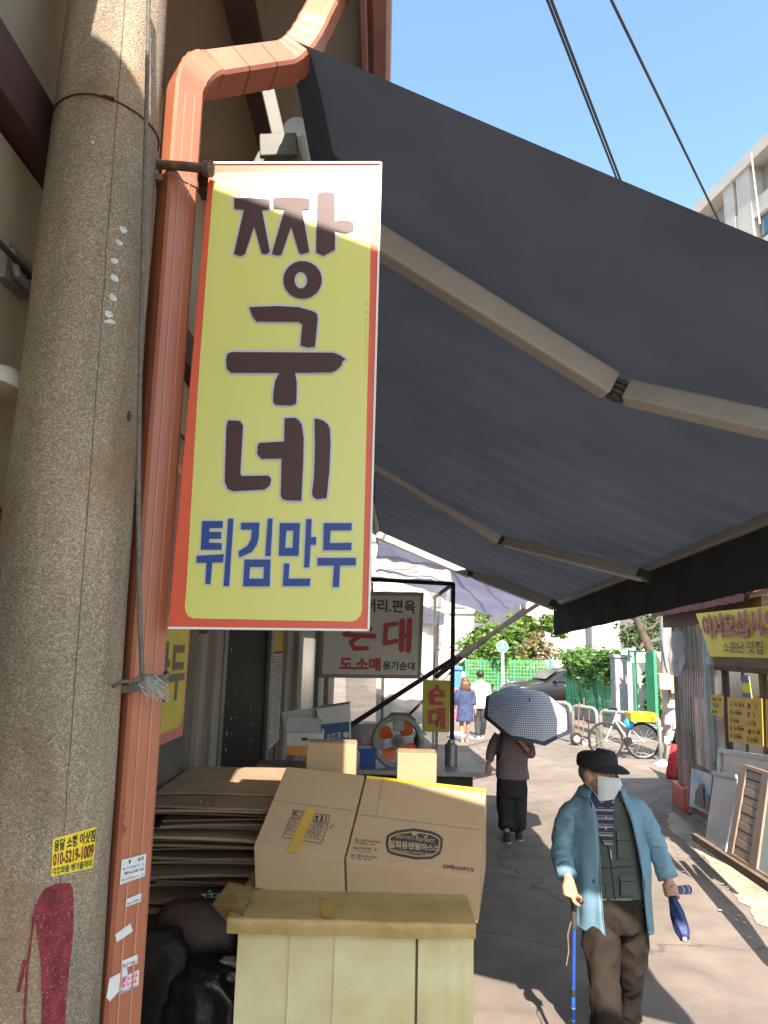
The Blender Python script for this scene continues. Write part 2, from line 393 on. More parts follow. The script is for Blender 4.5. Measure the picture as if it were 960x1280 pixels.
tag(m.build('paint_fleck', m_fl, pole), kind='stuff')
m = MB(); rows = []
for i in range(60):
    y = -20+i*22; x = 156-.073*y+1.6*noise.noise(V(y*.05, 2, 2))
    rows.append((y, x-.5-.5*abs(noise.noise(V(y*.2, 1, 1))), x+.6))
m = pole_strip(rows, .0012, 1); m.build('seam', mat('seam_dark', (.10, .08, .06), .9, .4, 60), pole)
m = MB(); q = pole_hit(161, 520); m.sphere(q, .013, 10, 8, (.5, .6, 1.2)); m.build('bolt_hole', m_wire, pole, smooth=True)
# ------------------------------------------------------------ downspout
m_cop = mat('copper_paint', (.27, .085, .046), .36, .14, 3, bump=.08, bscale=14, spec=.5, col2=(.36, .125, .068), stretch=(1, 1, .35))
m_copd = mat('seam_line', (.15, .05, .03), .6, .2)
dsp = thing('downspout', PY(140, 1280, 2.05).xy.to_3d(), 'copper brown square rain downspout with stickers tied to the concrete pole by rope', 'downspout')
A0, A1 = PY(150.5, 1194, 2.06), PY(221, 240, 2.06); _da = (A1-A0)/(A1.z-A0.z)
def dsp_c(z): return A0+_da*(z-A0.z)
S = .049
def sec(c, u, v, s=1.0, bv=.18):
    pts = []
    for (i, j) in ((-1,-1),(1,-1),(1,1),(-1,1)):
        a, b = (i*(1-bv), j), (i, j*(1-bv))
        if i*j > 0: a, b = b, a
        for (x, y) in (a, b): pts.append(c+u*S*s*x+v*S*s*y)
    return pts
ang = R(42); u0 = V(math.cos(ang), math.sin(ang), 0); v0 = V(-math.sin(ang), math.cos(ang), 0)
d = MB(); rings = []
zt = PY(226, 118, 2.06).z
for k in range(30): z = zt*k/29; rings.append(sec(dsp_c(z), u0, v0))
T1 = dsp_c(zt); H0 = PY(262, 94, 2.14); H1 = PY(352, 80, 2.30); T2 = PY(393, 34, 2.4); T3 = PY(432, -40, 2.55)
ctrl = [T1, T1+V(.005,.0,.06), H0, H1, H1.lerp(T2, .8)+V(.02,0,-.02), T2, T3]
def bez(a, b, c, t): return a*(1-t)**2+b*2*t*(1-t)+c*t*t
path = [bez(T1, T1+V(.012, .01, .085), H0, t/16) for t in range(1, 17)]
path += [H0.lerp(H1, t/6) for t in range(1, 7)]
e2 = H1+(H1-H0).normalized()*.085
path += [bez(H1, e2, T2, t/16) for t in range(1, 17)]+[T2.lerp(T3, t/4) for t in range(1, 5)]
up = V(0, 0, 1); prev_u = u0
for i, c in enumerate(path):
    t = ((path[i+1] if i+1 < len(path) else c)-(path[i-1] if i else T1)).normalized()
    w_ = min(1, i/16)
    side = (u0.lerp(V(.2, .98, 0), w_)).normalized()            # towards depth
    side = (v0.lerp(V(-.1, .99, 0), w_)).normalized()
    uu = side.cross(t).normalized() if i else u0
    side = t.cross(uu).normalized()
    wob = 1.0
    if 1 <= i < 15 or 22 <= i < 38: wob = 1.03 if i % 3 == 0 else (.985 if i % 3 == 1 else 1.0)
    rings.append(sec(c, uu, side, wob*(1+.16*min(1, i/10))))
d.loft(rings); d.build('duct', m_cop, dsp, smooth='auto')
# ribs on the right-hand face, joints on the run
m = MB()
for fr in (-.35, .3):
    for sgn in (1,):
        a = [dsp_c(z)+(-v0)*(S+.0012)+u0*S*fr for z in (0, zt-.03)]
        m.bar(a[0], a[1], .0045, .002, up=(-v0))
m.build('rib', mat('copper_edge', (.40, .17, .10), .45, .1), dsp)
for c, t in ((PY(290, 84, 2.2), 1), (PY(325, 79, 2.26), 1)):
    m = MB(); tdir = (H1-H0).normalized(); side = V(-.1, .99, 0); uu = side.cross(tdir).normalized()
    k = (c-H0).dot(tdir); c = H0+tdir*k
    m.loft([sec(c-tdir*.0025, uu, tdir.cross(uu), 1.18), sec(c+tdir*.0025, uu, tdir.cross(uu), 1.18)]); m.build('joint', m_copd, dsp)
z = PY(221, 236, 2.06).z; m = MB(); m.loft([sec(dsp_c(z), u0, v0, 1.06), sec(dsp_c(z+.022), u0, v0, 1.06)])
m.build('strap', mat('strap_metal', (.23, .12, .08), .55, .2), dsp, smooth='auto')
m = MB(); c = dsp_c(z+.011); m.bar(c-u0*.05, pole_c(z)+V(.1,.05,0), .02, .02); m.build('strap_bracket', mat('strap_metal', (0,0,0)), dsp)
# stickers on the right face
pl_n = -v0; pl_o = lambda z: dsp_c(z)+pl_n*(S+.0035)
def on_duct(px, py, e=0.0): return PP(px, py, pl_o(1.6)+pl_n*e, pl_n)
m_lab = mat('paper_sticker', (.52, .52, .54), .7, .08, 25)
def duct_sticker(c, txt=(), extra=None):
    m = MB(); m.poly([on_duct(*q) for q in c]); o = m.build('sticker', extra or m_lab, dsp)
    for (body, q, mm_) in txt:
        t = MB(); text_on(t, body, *[on_duct(x, y, .0012) for x, y in q], bold=.01); t.build('lettering', mm_, o)
    return o
m_grey = mat('grey_ink', (.16, .15, .16), .7, .1)
duct_sticker([(152,1075),(183,1067),(181,1095),(150,1106)], [('~5', [(160,1080),(180,1074.5),(181,1070),(161,1075)], m_ink),
  ('~11', [(153,1088),(181,1081),(181,1078),(154,1085)], m_grey), ('~12', [(155,1094),(180,1087.5),(180.5,1084),(156,1090)], m_ink), ('~11', [(152,1102),(180,1094),(180,1091),(153,1099)], m_grey)])
duct_sticker([(158,1124),(177,1116),(176,1127),(157,1134)], [('~8', [(159,1132),(175,1125.5),(175.5,1121.5),(159,1128)], m_grey)])
duct_sticker([(144,1168),(163,1154),(166,1164),(146,1178)])
duct_sticker([(153,1201),(172,1193),(172,1204),(152,1212)], [('~8', [(153.5,1209.5),(171,1203),(171,1199),(154,1205)], m_grey)])
duct_sticker([(137,1223),(150,1216),(158,1206),(160,1217),(150,1238),(137,1252),(133,1247)])
m_pink = mat('pink_print', (.58, .03, .12), .6, .1); m_blue = mat('blue_ink', (.06, .09, .30), .6, .1)
duct_sticker([(152,1222),(174,1212),(173,1232),(150,1243)], [('~4', [(153,1229),(173,1220),(173.5,1214),(153.5,1223)], m_pink),
  ('~4', [(152,1236),(172,1227.5),(172.5,1221.5),(152.5,1230.5)], m_pink), ('~8', [(151,1242),(172,1233),(172,1229.5),(151.5,1238)], m_blue)])
m = MB()
for pts in ([(152,1003),(157,1000),(153,1008),(158,1012)], [(151,1018),(156,1016),(152,1024),(158,1022)], [(151,1034),(155,1030),(154,1040),(158,1034),(152,1048)]):
    m.tube([on_duct(x, y, .001) for x, y in pts], .0007, 4)
m.build('scribble', m_ink, dsp)
# rusty rod carrying the sign
rod = MB(); q0 = pole_hit(191, 205, -.02); q1 = PY(258, 210.5, 1.96); dirq = (q1-q0).normalized()
rod.tube([q0, q0.lerp(q1, .5)+V(0,0,.001), q1], .0145, 12); rod.tube([q1-dirq*.004, q1+dirq*.016], .0245, 14); rod.noise(.0012, 60)
rodo = rod.build('sign_rod', mat('rusty_steel', (.10, .068, .05), .85, .45, 30, bump=.5, bscale=90), None, smooth='auto'); base_at(rodo, q0)
tag(rodo, 'rusty steel rod with round end head holding the yellow dumpling sign', 'rod')
# rope
m_rope = mat('grey_rope', (.15, .135, .12), .9, .25, 60, bump=.3, bscale=300)
rp = thing('rope', pole_hit(175, 800), 'grey twisted rope hanging down the concrete pole and knotted round the downspout', 'rope')
pxs = [(186,-40),(185,40),(183,140),(180,250),(178,340),(175.5,430),(174,520),(173,600),(173.5,700),(175,780),(178,846)]
ctr = []
for i in range(len(pxs)-1):
    for t in range(30):
        x = pxs[i][0]+(pxs[i+1][0]-pxs[i][0])*t/30; y = pxs[i][1]+(pxs[i+1][1]-pxs[i][1])*t/30
        ctr.append(PY(x, y, 1.80+.06*min(1, max(0, y/700))))
for ph in (0, 2.094, 4.189):
    m = MB(); pts = []; L_ = 0
    for i, c in enumerate(ctr):
        if i: L_ += (c-ctr[i-1]).length
        a = ph+L_*260; pts.append(c+V(math.cos(a), math.sin(a), 0)*.0034)
    # resample denser for a clean helix
    dp = []
    for i in range(len(ctr)-1):
        for t in range(3):
            c = ctr[i].lerp(ctr[i+1], t/3); Ls = (c-ctr[0]).length; a = ph+Ls*300
            dp.append(c+V(math.cos(a), math.sin(a), 0)*.0034)
    m.tube(dp, .0036, 5); m.build('strand', m_rope, rp, smooth=True)
zr = dsp_c(PY(178, 852, 2.0).z).z
m = MB(); cc = dsp_c(zr)
for k in range(3):
    pts = [cc+(u0*math.cos(a)+v0*math.sin(a))*(.072)+V(0, 0, .006*k-.01+.02*math.cos(a)) for a in [2*math.pi*i/28+.3*k for i in range(29)]]
    m.tube(pts, .0045, 6)
q = PY(141, 858, 1.9); m.tube([q, PY(152, 852, 1.89), PY(166, 851, 1.89), PY(176, 848, 1.89)], .005, 6)
m.build('loop', m_rope, rp, smooth=True)
m = MB(); kc = PY(180, 853, 1.93)
for k in range(5):
    pts = [kc+V(.02*math.cos(a+k), .012*math.sin(a*1.3+k), .016*math.sin(a+k*1.7)) for a in [.5*i for i in range(12)]]
    m.tube(pts, .0055, 6)
m.build('knot', m_rope, rp, smooth=True)
m = MB()
for k in range(70):
    q = PY(178+random.uniform(-4,8), 853+random.uniform(-4,6), 1.92); e = PY(200+random.uniform(-16,12), 866+random.uniform(-12,12), 1.91)
    md = (q+e)/2+V(random.uniform(-.012,.012), random.uniform(-.01,.01), random.uniform(-.006,.022)); m.tube([q, md, e], [.0016, .0014, .0008], 4)
m.build('frayed_end', mat('frayed_rope', (.36, .35, .33), .95, .2, 60), rp)
# ------------------------------------------------------------ main hanging sign
SY = 2.0
m_sred = mat('sign_orange_red', (.56, .075, .032), .42, .05, 3, spec=.45)
m_syel = mat('sign_yellow', (.54, .515, .13), .38, .05, 2, spec=.5, col2=(.54, .52, .155))
m_sbrn = mat('sign_brown', (.042, .009, .010), .5, .06)
m_sblu = mat('sign_blue', (.012, .042, .20), .5, .06)
m_swht = mat('sign_white', (.42, .43, .50), .5, .04)
def SP(px, py, e=0.0): return PY(px, py, SY-e)
sign = thing('hanging_sign', SP(336, 786), 'tall yellow and orange dumpling shop sign with big brown and small blue letters', 'sign')
cor = [(262,203.5),(477,203),(461.5,788.5),(209.5,785.5)]
m = MB(); m.slab([SP(*c) for c in cor], (0, .035, 0)); m.build('panel', m_sred, sign, bevel=.002)
m = MB()                                                                     # thin pale trim right, bottom, top
def sbar(a, b, w=.004): m.bar(SP(*a, .002), SP(*b, .002), .006, w, up=(0,0,1))
ins = [(262.5,204),(476.3,203.6),(460.7,787.6),(210.2,784.8)]
m.bar(SP(*ins[1], .001), SP(*ins[2], .001), .006, .006, up=(0,1,0)); m.bar(SP(*ins[2], .001), SP(*ins[3], .001), .006, .006, up=(0,1,0)); m.bar(SP(*ins[0], .001), SP(*ins[1], .001), .006, .006, up=(0,1,0))
m.build('edge_trim', mat('trim_white', (.66, .62, .66), .5, .05), sign)
# yellow field with rounded corners
def arc(cx, cy, r, a0, a1, n=7): return [(cx+r*math.cos(R(a0+(a1-a0)*i/n)), cy+r*math.sin(R(a0+(a1-a0)*i/n))) for i in range(n+1)]
yel = [(266,216),(462,215),(466,219)]+arc(441,764,14,0,90)+arc(243,761,13,90,180)+[(263,219)]
yel = [(267,221)]+[(271,216),(459,215),(464,220),(462.5,350)]+[(452.5,762),(451,769),(446,775),(440,777),(242,773),(236,771),(232,765),(231,758),(233,735),(247.6,480)]
m = MB(); m.poly([SP(x, y, .0015) for x, y in yel]); m.build('yellow_field', m_syel, sign)
K = 3.43
c3 = lambda L: [(210+x/K, 190+y/K) for x, y in L]
c4 = lambda L: [(210+x/K, 490+y/K) for x, y in L]
ell = lambda cx, cy, rx, ry: [(cx+rx*math.cos(2*math.pi*i/22), cy+ry*math.sin(2*math.pi*i/22)) for i in range(22)]
brown = [(c3([(283,198),(345,196),(437,203),(436,245),(403,249),(437,428),(420,438),(402,434),(370,318),(330,437),(310,446),(282,436),(326,246),(285,243)]), None),
 (c3([(450,197),(530,193),(608,200),(606,243),(575,248),(606,428),(575,437),(562,432),(528,318),(487,440),(468,444),(445,435),(495,262),(497,245),(452,240)]), None),
 (c3([(640,178),(676,170),(715,178),(716,298),(740,292),(775,293),(797,306),(795,335),(765,348),(735,342),(716,336),(716,418),(690,432),(668,445),(635,430)]), None),
 (c3(ell(577,548,83,81)), c3(ell(570,549,27,36))),
 (c3([(348,665),(470,660),(560,665),(620,682),(638,692),(642,715),(636,780),(630,835),(600,838),(568,830),(572,780),(576,740),(560,728),(380,727),(362,705)]), None),
 (c3([(255,864),(275,857),(710,860),(740,872),(762,888),(748,898),(745,912),(735,925),(718,938),(700,945),(545,947),(552,985),(552,1029),(550,1078),(530,1087),(460,1084),(450,1070),(452,1029),(460,980),(478,947),(270,947),(252,930),(248,890)]), None),
 (c4([(258,122),(290,122),(310,125),(322,145),(316,250),(310,350),(316,360),(430,358),(443,372),(437,400),(415,418),(280,426),(255,415),(243,385),(250,150)]), None),
 (c4([(500,112),(545,110),(562,122),(574,140),(582,200),(580,300),(572,466),(510,465),(490,458),(483,445),(487,285),(400,287),(382,265),(384,232),(392,218),(498,212)]), None),
 (c4([(628,115),(640,114),(665,122),(685,138),(694,158),(697,220),(692,340),(680,455),(640,460),(624,452),(617,438),(626,360),(630,240)]), None)]
blue = [(c4(x), c4(h) if h else None) for x, h in [
 ([(147,553),(235,553),(235,582),(178,583),(178,600),(228,600),(228,629),(176,629),(176,645),(230,648),(230,676),(140,676)], None),
 ([(124,702),(240,695),(236,730),(190,731),(182,823),(160,822),(165,732),(122,732)], None), ([(258,543),(281,543),(262,832),(238,832)], None),
 ([(313,560),(392,560),(389,625),(380,655),(360,685),(305,710),(302,683),(340,660),(356,630),(360,590),(313,590)], None), ([(428,543),(449,543),(440,703),(417,703)], None),
 ([(328,718),(440,718),(436,833),(322,833)], [(352,750),(412,750),(409,800),(348,800)]),
 ([(480,562),(566,562),(560,702),(475,702)], [(508,594),(538,594),(534,668),(502,668)]),
 ([(593,545),(616,545),(613,622),(636,622),(634,655),(612,655),(606,752),(583,752)], None), ([(497,735),(521,735),(517,800),(610,800),(608,832),(492,832)], None),
 ([(668,562),(788,562),(787,593),(697,593),(694,648),(787,646),(786,678),(665,678)], None), ([(641,711),(806,711),(805,743),(738,744),(733,836),(706,836),(712,744),(640,744)], None)]]
for (lst, mt, od, nm) in ((brown, m_sbrn, 2.4, 'letter'), (blue, m_sblu, 1.7, 'small_letter')):
    for k, (o, h) in enumerate(lst):
        e = .0022+.00012*k
        ow = MB(); ow.poly([SP(x, y, e) for x, y in offset_poly(o, od)], [[SP(x, y, e) for x, y in offset_poly(h, -od*.8)]] if h else ())
        L_ = MB(); L_.poly([SP(x, y, .0046) for x, y in o], [[SP(x, y, .0046) for x, y in h]] if h else ())
        lo = L_.build(nm, mt, sign); ow.build('white_outline', m_swht, lo)
m = MB()
for k in range(26):
    x, y = 457+random.gauss(0, .5), 375+k*3.4+random.uniform(-2, 2); m.poly([SP(x+a, y+b, .0046) for a, b in ((0,0),(.6+random.random(),.2),(.5,1.2+random.random()))])
m.build('scuff', m_ink, sign)
# ------------------------------------------------------------ left building
WX = -1.12
m_wall = mat('beige_panel', (.33, .27, .19), .75, .12, 1.2, bump=.08, bscale=30)
m_wallb = mat('beige_joint', (.14, .11, .08), .9, .2)
m_brn = mat('brown_trim', (.055, .024, .02), .6, .2, 5)
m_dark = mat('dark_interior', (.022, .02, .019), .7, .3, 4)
bld = thing('shop_building', (WX, 5, 0), 'beige panelled shop building with brown eave behind the concrete pole', 'building')
m = MB(); m.box((WX-3.2, 2.3, 0), (WX-.04, 14.0, 5.0)); m.box((WX-3.2, -2.5, 0), (WX-.04, 2.299, 4.9)); m.build('wall', m_wallb, bld)
random.seed(11)
for (z0, z1, step, ph) in ((2.62, 3.66, 1.02, .1), (3.88, 4.86, 1.02, .55)):
    y = -2.4+ph
    while y < 13.5:
        m = MB(); j = random.uniform(0, .006); m.box((WX-.05, y, z0), (WX+j, y+step-.012, z1)); m.build('wall_panel', m_wall, bld, bevel=.003); y += step
m = MB(); m.box((WX-.05, -2.4, 3.68), (WX+.075, 13.8, 3.86)); m.build('band_beam', m_brn, bld, bevel=.006)
m = MB(); m.box((WX-.04, -2.4, 2.5), (WX+.03, 13.8, 2.6)); m.build('lintel', m_wallb, bld)
m = MB(); m.box((WX-.03, 2.25, 4.92), (-.16, 14, 4.96)); m.build('soffit', m_wall, bld)
for y in (2.32, 3.7, 5.2, 6.7, 8.2, 9.7, 11.2):
    m = MB(); m.box((WX, y, 4.80), (-.18, y+.13, 4.918)); m.build('soffit_beam', m_brn, bld, bevel=.004)
m = MB(); m.box((-.72, 2.28, 4.845), (-.60, 13.9, 4.916)); m.build('soffit_batten', m_brn, bld)
m_gut = mat('gutter_brown', (.30, .13, .09), .5, .15, 6)
m = MB(); m.box((-.155, 2.3, 4.84), (-.13, 14, 5.08)); m.build('fascia', m_gut, bld, bevel=.003)
m = MB(); prof = [(-.128,4.90),(-.10,4.87),(-.045,4.87),(-.028,4.90),(-.022,4.985),(-.028,4.985),(-.034,4.905),(-.05,4.88),(-.10,4.88),(-.12,4.905)]
m.loft([[V(x, yy, z) for x, z in prof] for yy in (2.3, 14.1)]); m.build('gutter', m_gut, bld)
m = MB(); rr = [[], []]                                                # corrugated roof sheet, waves at the eave
nW = 260
for i in range(nW+1):
    y = 2.3+11.8*i/nW; z = .018*math.sin(y*2*math.pi/.18)
    rr[0].append(V(-.075, y, 5.10+z)); rr[1].append(V(-3.6, y, 6.2+z))
m.loft(rr, cap=False, closed=False); m.build('roof_sheet', mat('roof_grey', (.30, .28, .27), .6, .2, 3), bld)
m = MB(); m.box((WX-2.4, -2.5, 4.76), (-.83, 2.2, 4.84)); m.build('added_shade_eave', m_brn, bld)  # unseen slab, added to shade the near wall and the pole's left side
# door openings and frontage seen under the sign
def wallq(px0, px1, z0, z1, x=WX+.006):                            # rectangle on the wall between two pixel columns
    y0 = PX(px0, 870, x).y; y1 = PX(px1, 870, x).y; return y0, y1
def wbox(name, px0, px1, z0, z1, mt, t=.02, x=WX, parent=bld, bevel=0.0):
    y0, y1 = wallq(px0, px1, z0, z1, x); m = MB(); m.box((x-.03, y0, z0), (x+t, y1, z1)); return m.build(name, mt, parent, bevel=bevel)
m_blackglass = mat('black_glass', (.005, .006, .006), .6, .2, 6, spec=.06)
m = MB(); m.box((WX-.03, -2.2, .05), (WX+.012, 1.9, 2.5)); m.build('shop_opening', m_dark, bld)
dr = wbox('door', 272, 330, .04, 2.48, m_blackglass, .015)
for a, b in ((268, 272.5), (329.5, 333)): wbox('door_frame', a, b, .04, 2.5, mat('dark_frame', (.07, .062, .055), .5, .2), .05, bevel=.004)
m = MB()
for k in range(46):                                                  # peeled tape remains on the glass
    px = random.choice([310, 312, 314, 316, 285, 290])+random.uniform(-3, 3); py = 945-abs(random.gauss(0, 45)); y = PX(px, 870, WX).y; z = PX(px, py, WX+.016).z
    s = random.uniform(.006, .022); m.poly([V(WX+.0165, y+random.uniform(-s, s)*1.4, z+random.uniform(-s, s)*1.6) for _ in range(3)])
tag(m.build('tape_remains', mat('tape_white', (.35, .36, .34), .6, .2), dr), kind='stuff')
m_pale = mat('pale_board', (.16, .14, .12), .8, .25, 9, stretch=(1, 1, .2))
for (a, b, z0, z1, mt, t) in ((240, 246, .7, 2.3, m_pale, .05), (247, 257, .8, 2.5, mat('brown_board', (.13, .09, .065), .8, .25, 9), .03), (258, 267, .3, 2.5, m_pale, .045),
                              (196, 240, .2, 2.5, mat('dim_board', (.10, .085, .07), .85, .3, 3), .012)):
    wbox('wall_board', a, b, z0, z1, mt, t, bevel=.004)
ps = wbox('posted_paper', 336, 349, 1.2, 2.15, mat('old_paper', (.38, .37, .35), .85, .2, 14), .02)
m = MB()
for r_ in range(30):
    z = 1.24+r_*.03
    for c in range(5):
        if random.random() < .75:
            y0, y1 = wallq(337, 348, 0, 1); yy = y0+(y1-y0)*(c+.1)/5; m.quad(V(WX+.0215, yy, z), V(WX+.0215, yy+(y1-y0)*.15, z), V(WX+.0215, yy+(y1-y0)*.15, z+.016), V(WX+.0215, yy, z+.016))
m.build('print_lines', m_grey, ps)
wbox('yellow_notice', 336, 348, 2.17, 2.45, mat('notice_yellow', (.40, .28, .02), .7, .1), .02)
m_post = mat('grey_post', (.16, .14, .12), .7, .3, 5, stretch=(2, 2, .3))
for i, (a, b, t) in enumerate(((350, 354, .06), (356, 361, .03), (363, 367, .08), (369, 372, .05), (374, 390, .01), (391, 395, .09), (397, 401, .05), (403, 408, .11), (410, 414, .06))):
    wbox('frontage_post', a, b, .1, 2.5, [m_post, mat('brown_post', (.12, .085, .06), .75, .3, 5), m_pale][i % 3], t, bevel=.004)
y0, y1 = wallq(374, 390, 0, 1); m = MB(); m.box((WX+.005, y0, 1.25), (WX+.03, y1, 2.35)); m.build('window_pane', mat('dusty_glass', (.10, .10, .095), .3, .3, 4), bld)
# wall banner with the same design
bn = thing('wall_banner', V(WX+.05, 3.2, 1.6), 'yellow wall banner with pink border and grey dumpling letters beside the downspout', 'banner')
xb = WX+.055; W_ = lambda px, py, e=0: PX(px, py, xb+e)
yb0, yb1 = PX(150, 900, xb).y, PX(231, 880, xb).y
zb = PX(231, 918, xb).z
m = MB(); m.box((xb-.02, yb0, zb), (xb, yb1, 3.2)); m.build('panel', mat('banner_pink', (.45, .13, .12), .6, .08), bn)
m = MB(); m.poly([V(xb+.003, yb1-.03, 3.15), V(xb+.003, yb1-.03, zb+.12), V(xb+.003, yb1-.06, zb+.07), V(xb+.003, yb1-.10, zb+.055), V(xb+.003, yb0+.05, zb+.055), V(xb+.003, yb0+.05, 3.15)]); m.build('yellow_field', mat('banner_yellow', (.42, .35, .05), .6, .08), bn)
m = MB(); m.poly([V(xb+.0045, yb1-.14, 3.1), V(xb+.0045, yb1-.14, zb+.78), V(xb+.0045, yb1-.5, zb+.62), V(xb+.0045, yb1-.9, zb+.8), V(xb+.0045, yb0+.06, zb+.7), V(xb+.0045, yb0+.06, 3.1)]); m.build('food_picture', mat('banner_picture', (.30, .14, .12), .6, .3, 5), bn)
m = MB(); yA, yB = PX(194, 880, xb).y, yb1-.07; text_on(m, '만두', V(xb+.006, yA-.1, zb+.2), V(xb+.006, yB, zb+.2), V(xb+.006, yB, zb+.5), V(xb+.006, yA-.1, zb+.5), bold=.03); m.build('lettering', mat('banner_ink', (.10, .085, .06), .6, .1), bn)
# conduit, bracket and dome lamp at far left
cd = thing('wall_conduit', PX(10, 312, WX+.05), 'thin dark conduit with scrolled bracket on the beige wall left of the pole', 'conduit')
m = MB(); a = PX(-40, 262, WX+.05); b = PX(60, 372, WX+.05); b = V(a.x, b.y, a.z); m.tube([a, V(a.x, 6, a.z)], .009, 8); m.build('pipe', m_wire, cd)
m = MB(); c = PX(22, 335, WX+.03); m.tube([c+V(0,-.05,.03), c+V(.02,-.03,-.04), c+V(.03,.02,-.05), c+V(.0,.06,.0), c+V(.02,.10,.02)], .012, 8); m.box(tuple(c+V(-.03,-.06,-.06)), tuple(c+V(.0,.08,.05))); m.build('bracket', mat('bracket_grey', (.17, .15, .13), .7, .2), cd, smooth='auto')
m = MB(); c = PX(8, 492, WX+.06); rr = []
for i in range(8):
    t = i/7*math.pi/2; rr.append([c+V(.012+.10*math.cos(t)*math.cos(a)*.5, .13*math.cos(t)*math.sin(a), .0)+V(0, 0, .07*math.sin(t)) for a in [2*math.pi*k/24 for k in range(24)]])
m.loft(rr); lo = m.build('wall_lamp', mat('lamp_white', (.42, .38, .32), .5, .1), None, smooth='auto'); base_at(lo, c); tag(lo, 'small cream dome lamp fixed low on the beige wall', 'lamp')
m = MB(); c = PX(-12, 503, WX+.05); m.tube([V(c.x, 1.0, PX(0, 465, WX+.05).z), V(c.x, 5.5, PX(0, 465, WX+.05).z)], .006, 6); wo = m.build('wall_cable', m_wire); base_at(wo, (c.x, 1.5, c.z)); tag(wo, 'thin black cable running along the beige wall above the dome lamp', 'cable')
# ------------------------------------------------------------ retractable awning
m_fab = mat('awning_fabric', (.052, .061, .080), .85, .16, 1.2, bump=.15, bscale=220, transl=.14, stretch=(1, 1, 1))
m_arm = mat('awning_arm', (.36, .345, .33), .5, .08, 4)
BX = 2.18
b1, b2 = PX(690, 756, BX), PX(960, 646, BX); bs = (b2-b1)/(b2.y-b1.y)
YN, YF = 2.28, b1.y
Bn, Bf = b1+bs*(2.06-b1.y), b1
Wn, Wf = PY(360, 47, YN), PY(474, 664, YF)
aw = thing('awning', (Wn.x, 6, 4.0), 'large dark grey retractable fabric awning on folding arms reaching over the alley', 'awning')
nrm = (Bf-Wn).cross(Bn-Wn).normalized()
if nrm.z < 0: nrm = -nrm
def fab(s, t):                                       # s wall->bar, t near->far
    a = Wn.lerp(Wf, t); b = Bn.lerp(Bf, t); p_ = a.lerp(b, s)
    sag = -.05*math.sin(math.pi*s)*(.3+.7*math.sin(math.pi*t))
    rip = .006*math.sin(t*2*math.pi*23+.6*math.sin(s*5))*(.25+.75*s)*(.3+.7*min(1, max(0, (t-.05)*4)))
    return p_+V(0, 0, sag+rip)
m = MB(); nt_, ns_ = 136, 14
rr = [[fab(s/ns_, t/nt_) for s in range(ns_+1)] for t in range(nt_+1)]
m.loft(rr, cap=False, closed=False); m.build('canopy_fabric', m_fab, aw, smooth=True)
m = MB(); m.bar(Bn, Bf, .055, .085); m.build('front_bar', m_arm, aw, bevel=.008)
m = MB(); rr = []
for i in range(81):
    t = i/80; p_ = Bn.lerp(Bf, t)+V(.018, 0, -.02); h = .37+.0*t
    rr.append([p_+V(.012*math.sin(t*60+j*.6)*j/5, 0, -h*j/5) for j in range(6)])
m.loft(rr, cap=False, closed=False); m.build('valance', mat('valance_fabric', (.045, .045, .050), .9, .15, 3), aw, smooth=True)
m = MB(); m.tube([Wn+V(-.03,.5,.03), Wf+V(-.03,0,.03)], .055, 14); m.build('roller_tube', m_arm, aw, smooth='auto')
m = MB(); m.bar(Wn+V(-.09,.7,.0), Wf+V(-.09,0,0), .05, .05); m.build('torsion_bar', m_arm, aw)
m_shoul = mat('bracket_metal', (.07, .066, .06), .55, .15)
def ap(px, py, e): return PP(px, py, Wn-nrm*e, nrm)
def armset(sh, el, tip, wd):
    e0 = .14; a, b, c = ap(*sh, e0), ap(*el, e0), ap(*tip, e0)
    m = MB(); m.bar(a, b-(b-a).normalized()*.04, wd, wd*1.15, up=nrm); ua = m.build('upper_arm', m_arm, aw, bevel=.014)
    m = MB(); m.bar(b+(c-b).normalized()*.045, c, wd*.85, wd*1.0, up=nrm); m.build('forearm', m_arm, aw, bevel=.012)
    m = MB()
    for k in (-1, 0, 1): m.tube([b+nrm*(k*.026-.010), b+nrm*(k*.026+.010)], wd*.52, 14)
    m.tube([b-nrm*.05, b+nrm*.05], wd*.3, 10); d0 = (b-a).normalized(); d1 = (c-b).normalized()
    m.bar(b-d0*.06, b, wd*.5, wd*.7, up=nrm); m.bar(b, b+d1*.06, wd*.5, wd*.6, up=nrm)
    m.build('elbow_joint', m_shoul, aw, bevel=.004)
    m = MB(); m.bar(c-d1*.02, c+d1*.05, wd*1.2, wd*.7, up=nrm); m.build('end_fitting', m_shoul, aw, bevel=.006)
    # fixing back to the building soffit
    m = MB(); m.bar(a-d0*.03, V(a.x-.10, a.y, a.z+.06), .06, .07); m.build('shoulder_bracket', m_shoul, aw, bevel=.005)
armset((385, 247), (772, 488), (1125, 568), .105)
armset((420, 551), (628, 676), (803, 719), .095)
armset((474, 668), (590, 717), (692, 756), .12)
# wall bracket showing above the sign
m = MB(); a = PY(336, 118, 2.62); b = PY(350, 178, 2.62); m.bar(a, b, .055, .06, up=(0,1,0)); m.bar(PY(326,188,2.6), PY(372,186,2.6), .07, .10); m.bar(PY(330,195,2.6), PY(320,215,2.6), .05, .04); m.bar(PY(362,175,2.6), PY(372,205,2.6), .02, .05)
m.build('mounting_bracket', m_shoul, aw, bevel=.005)
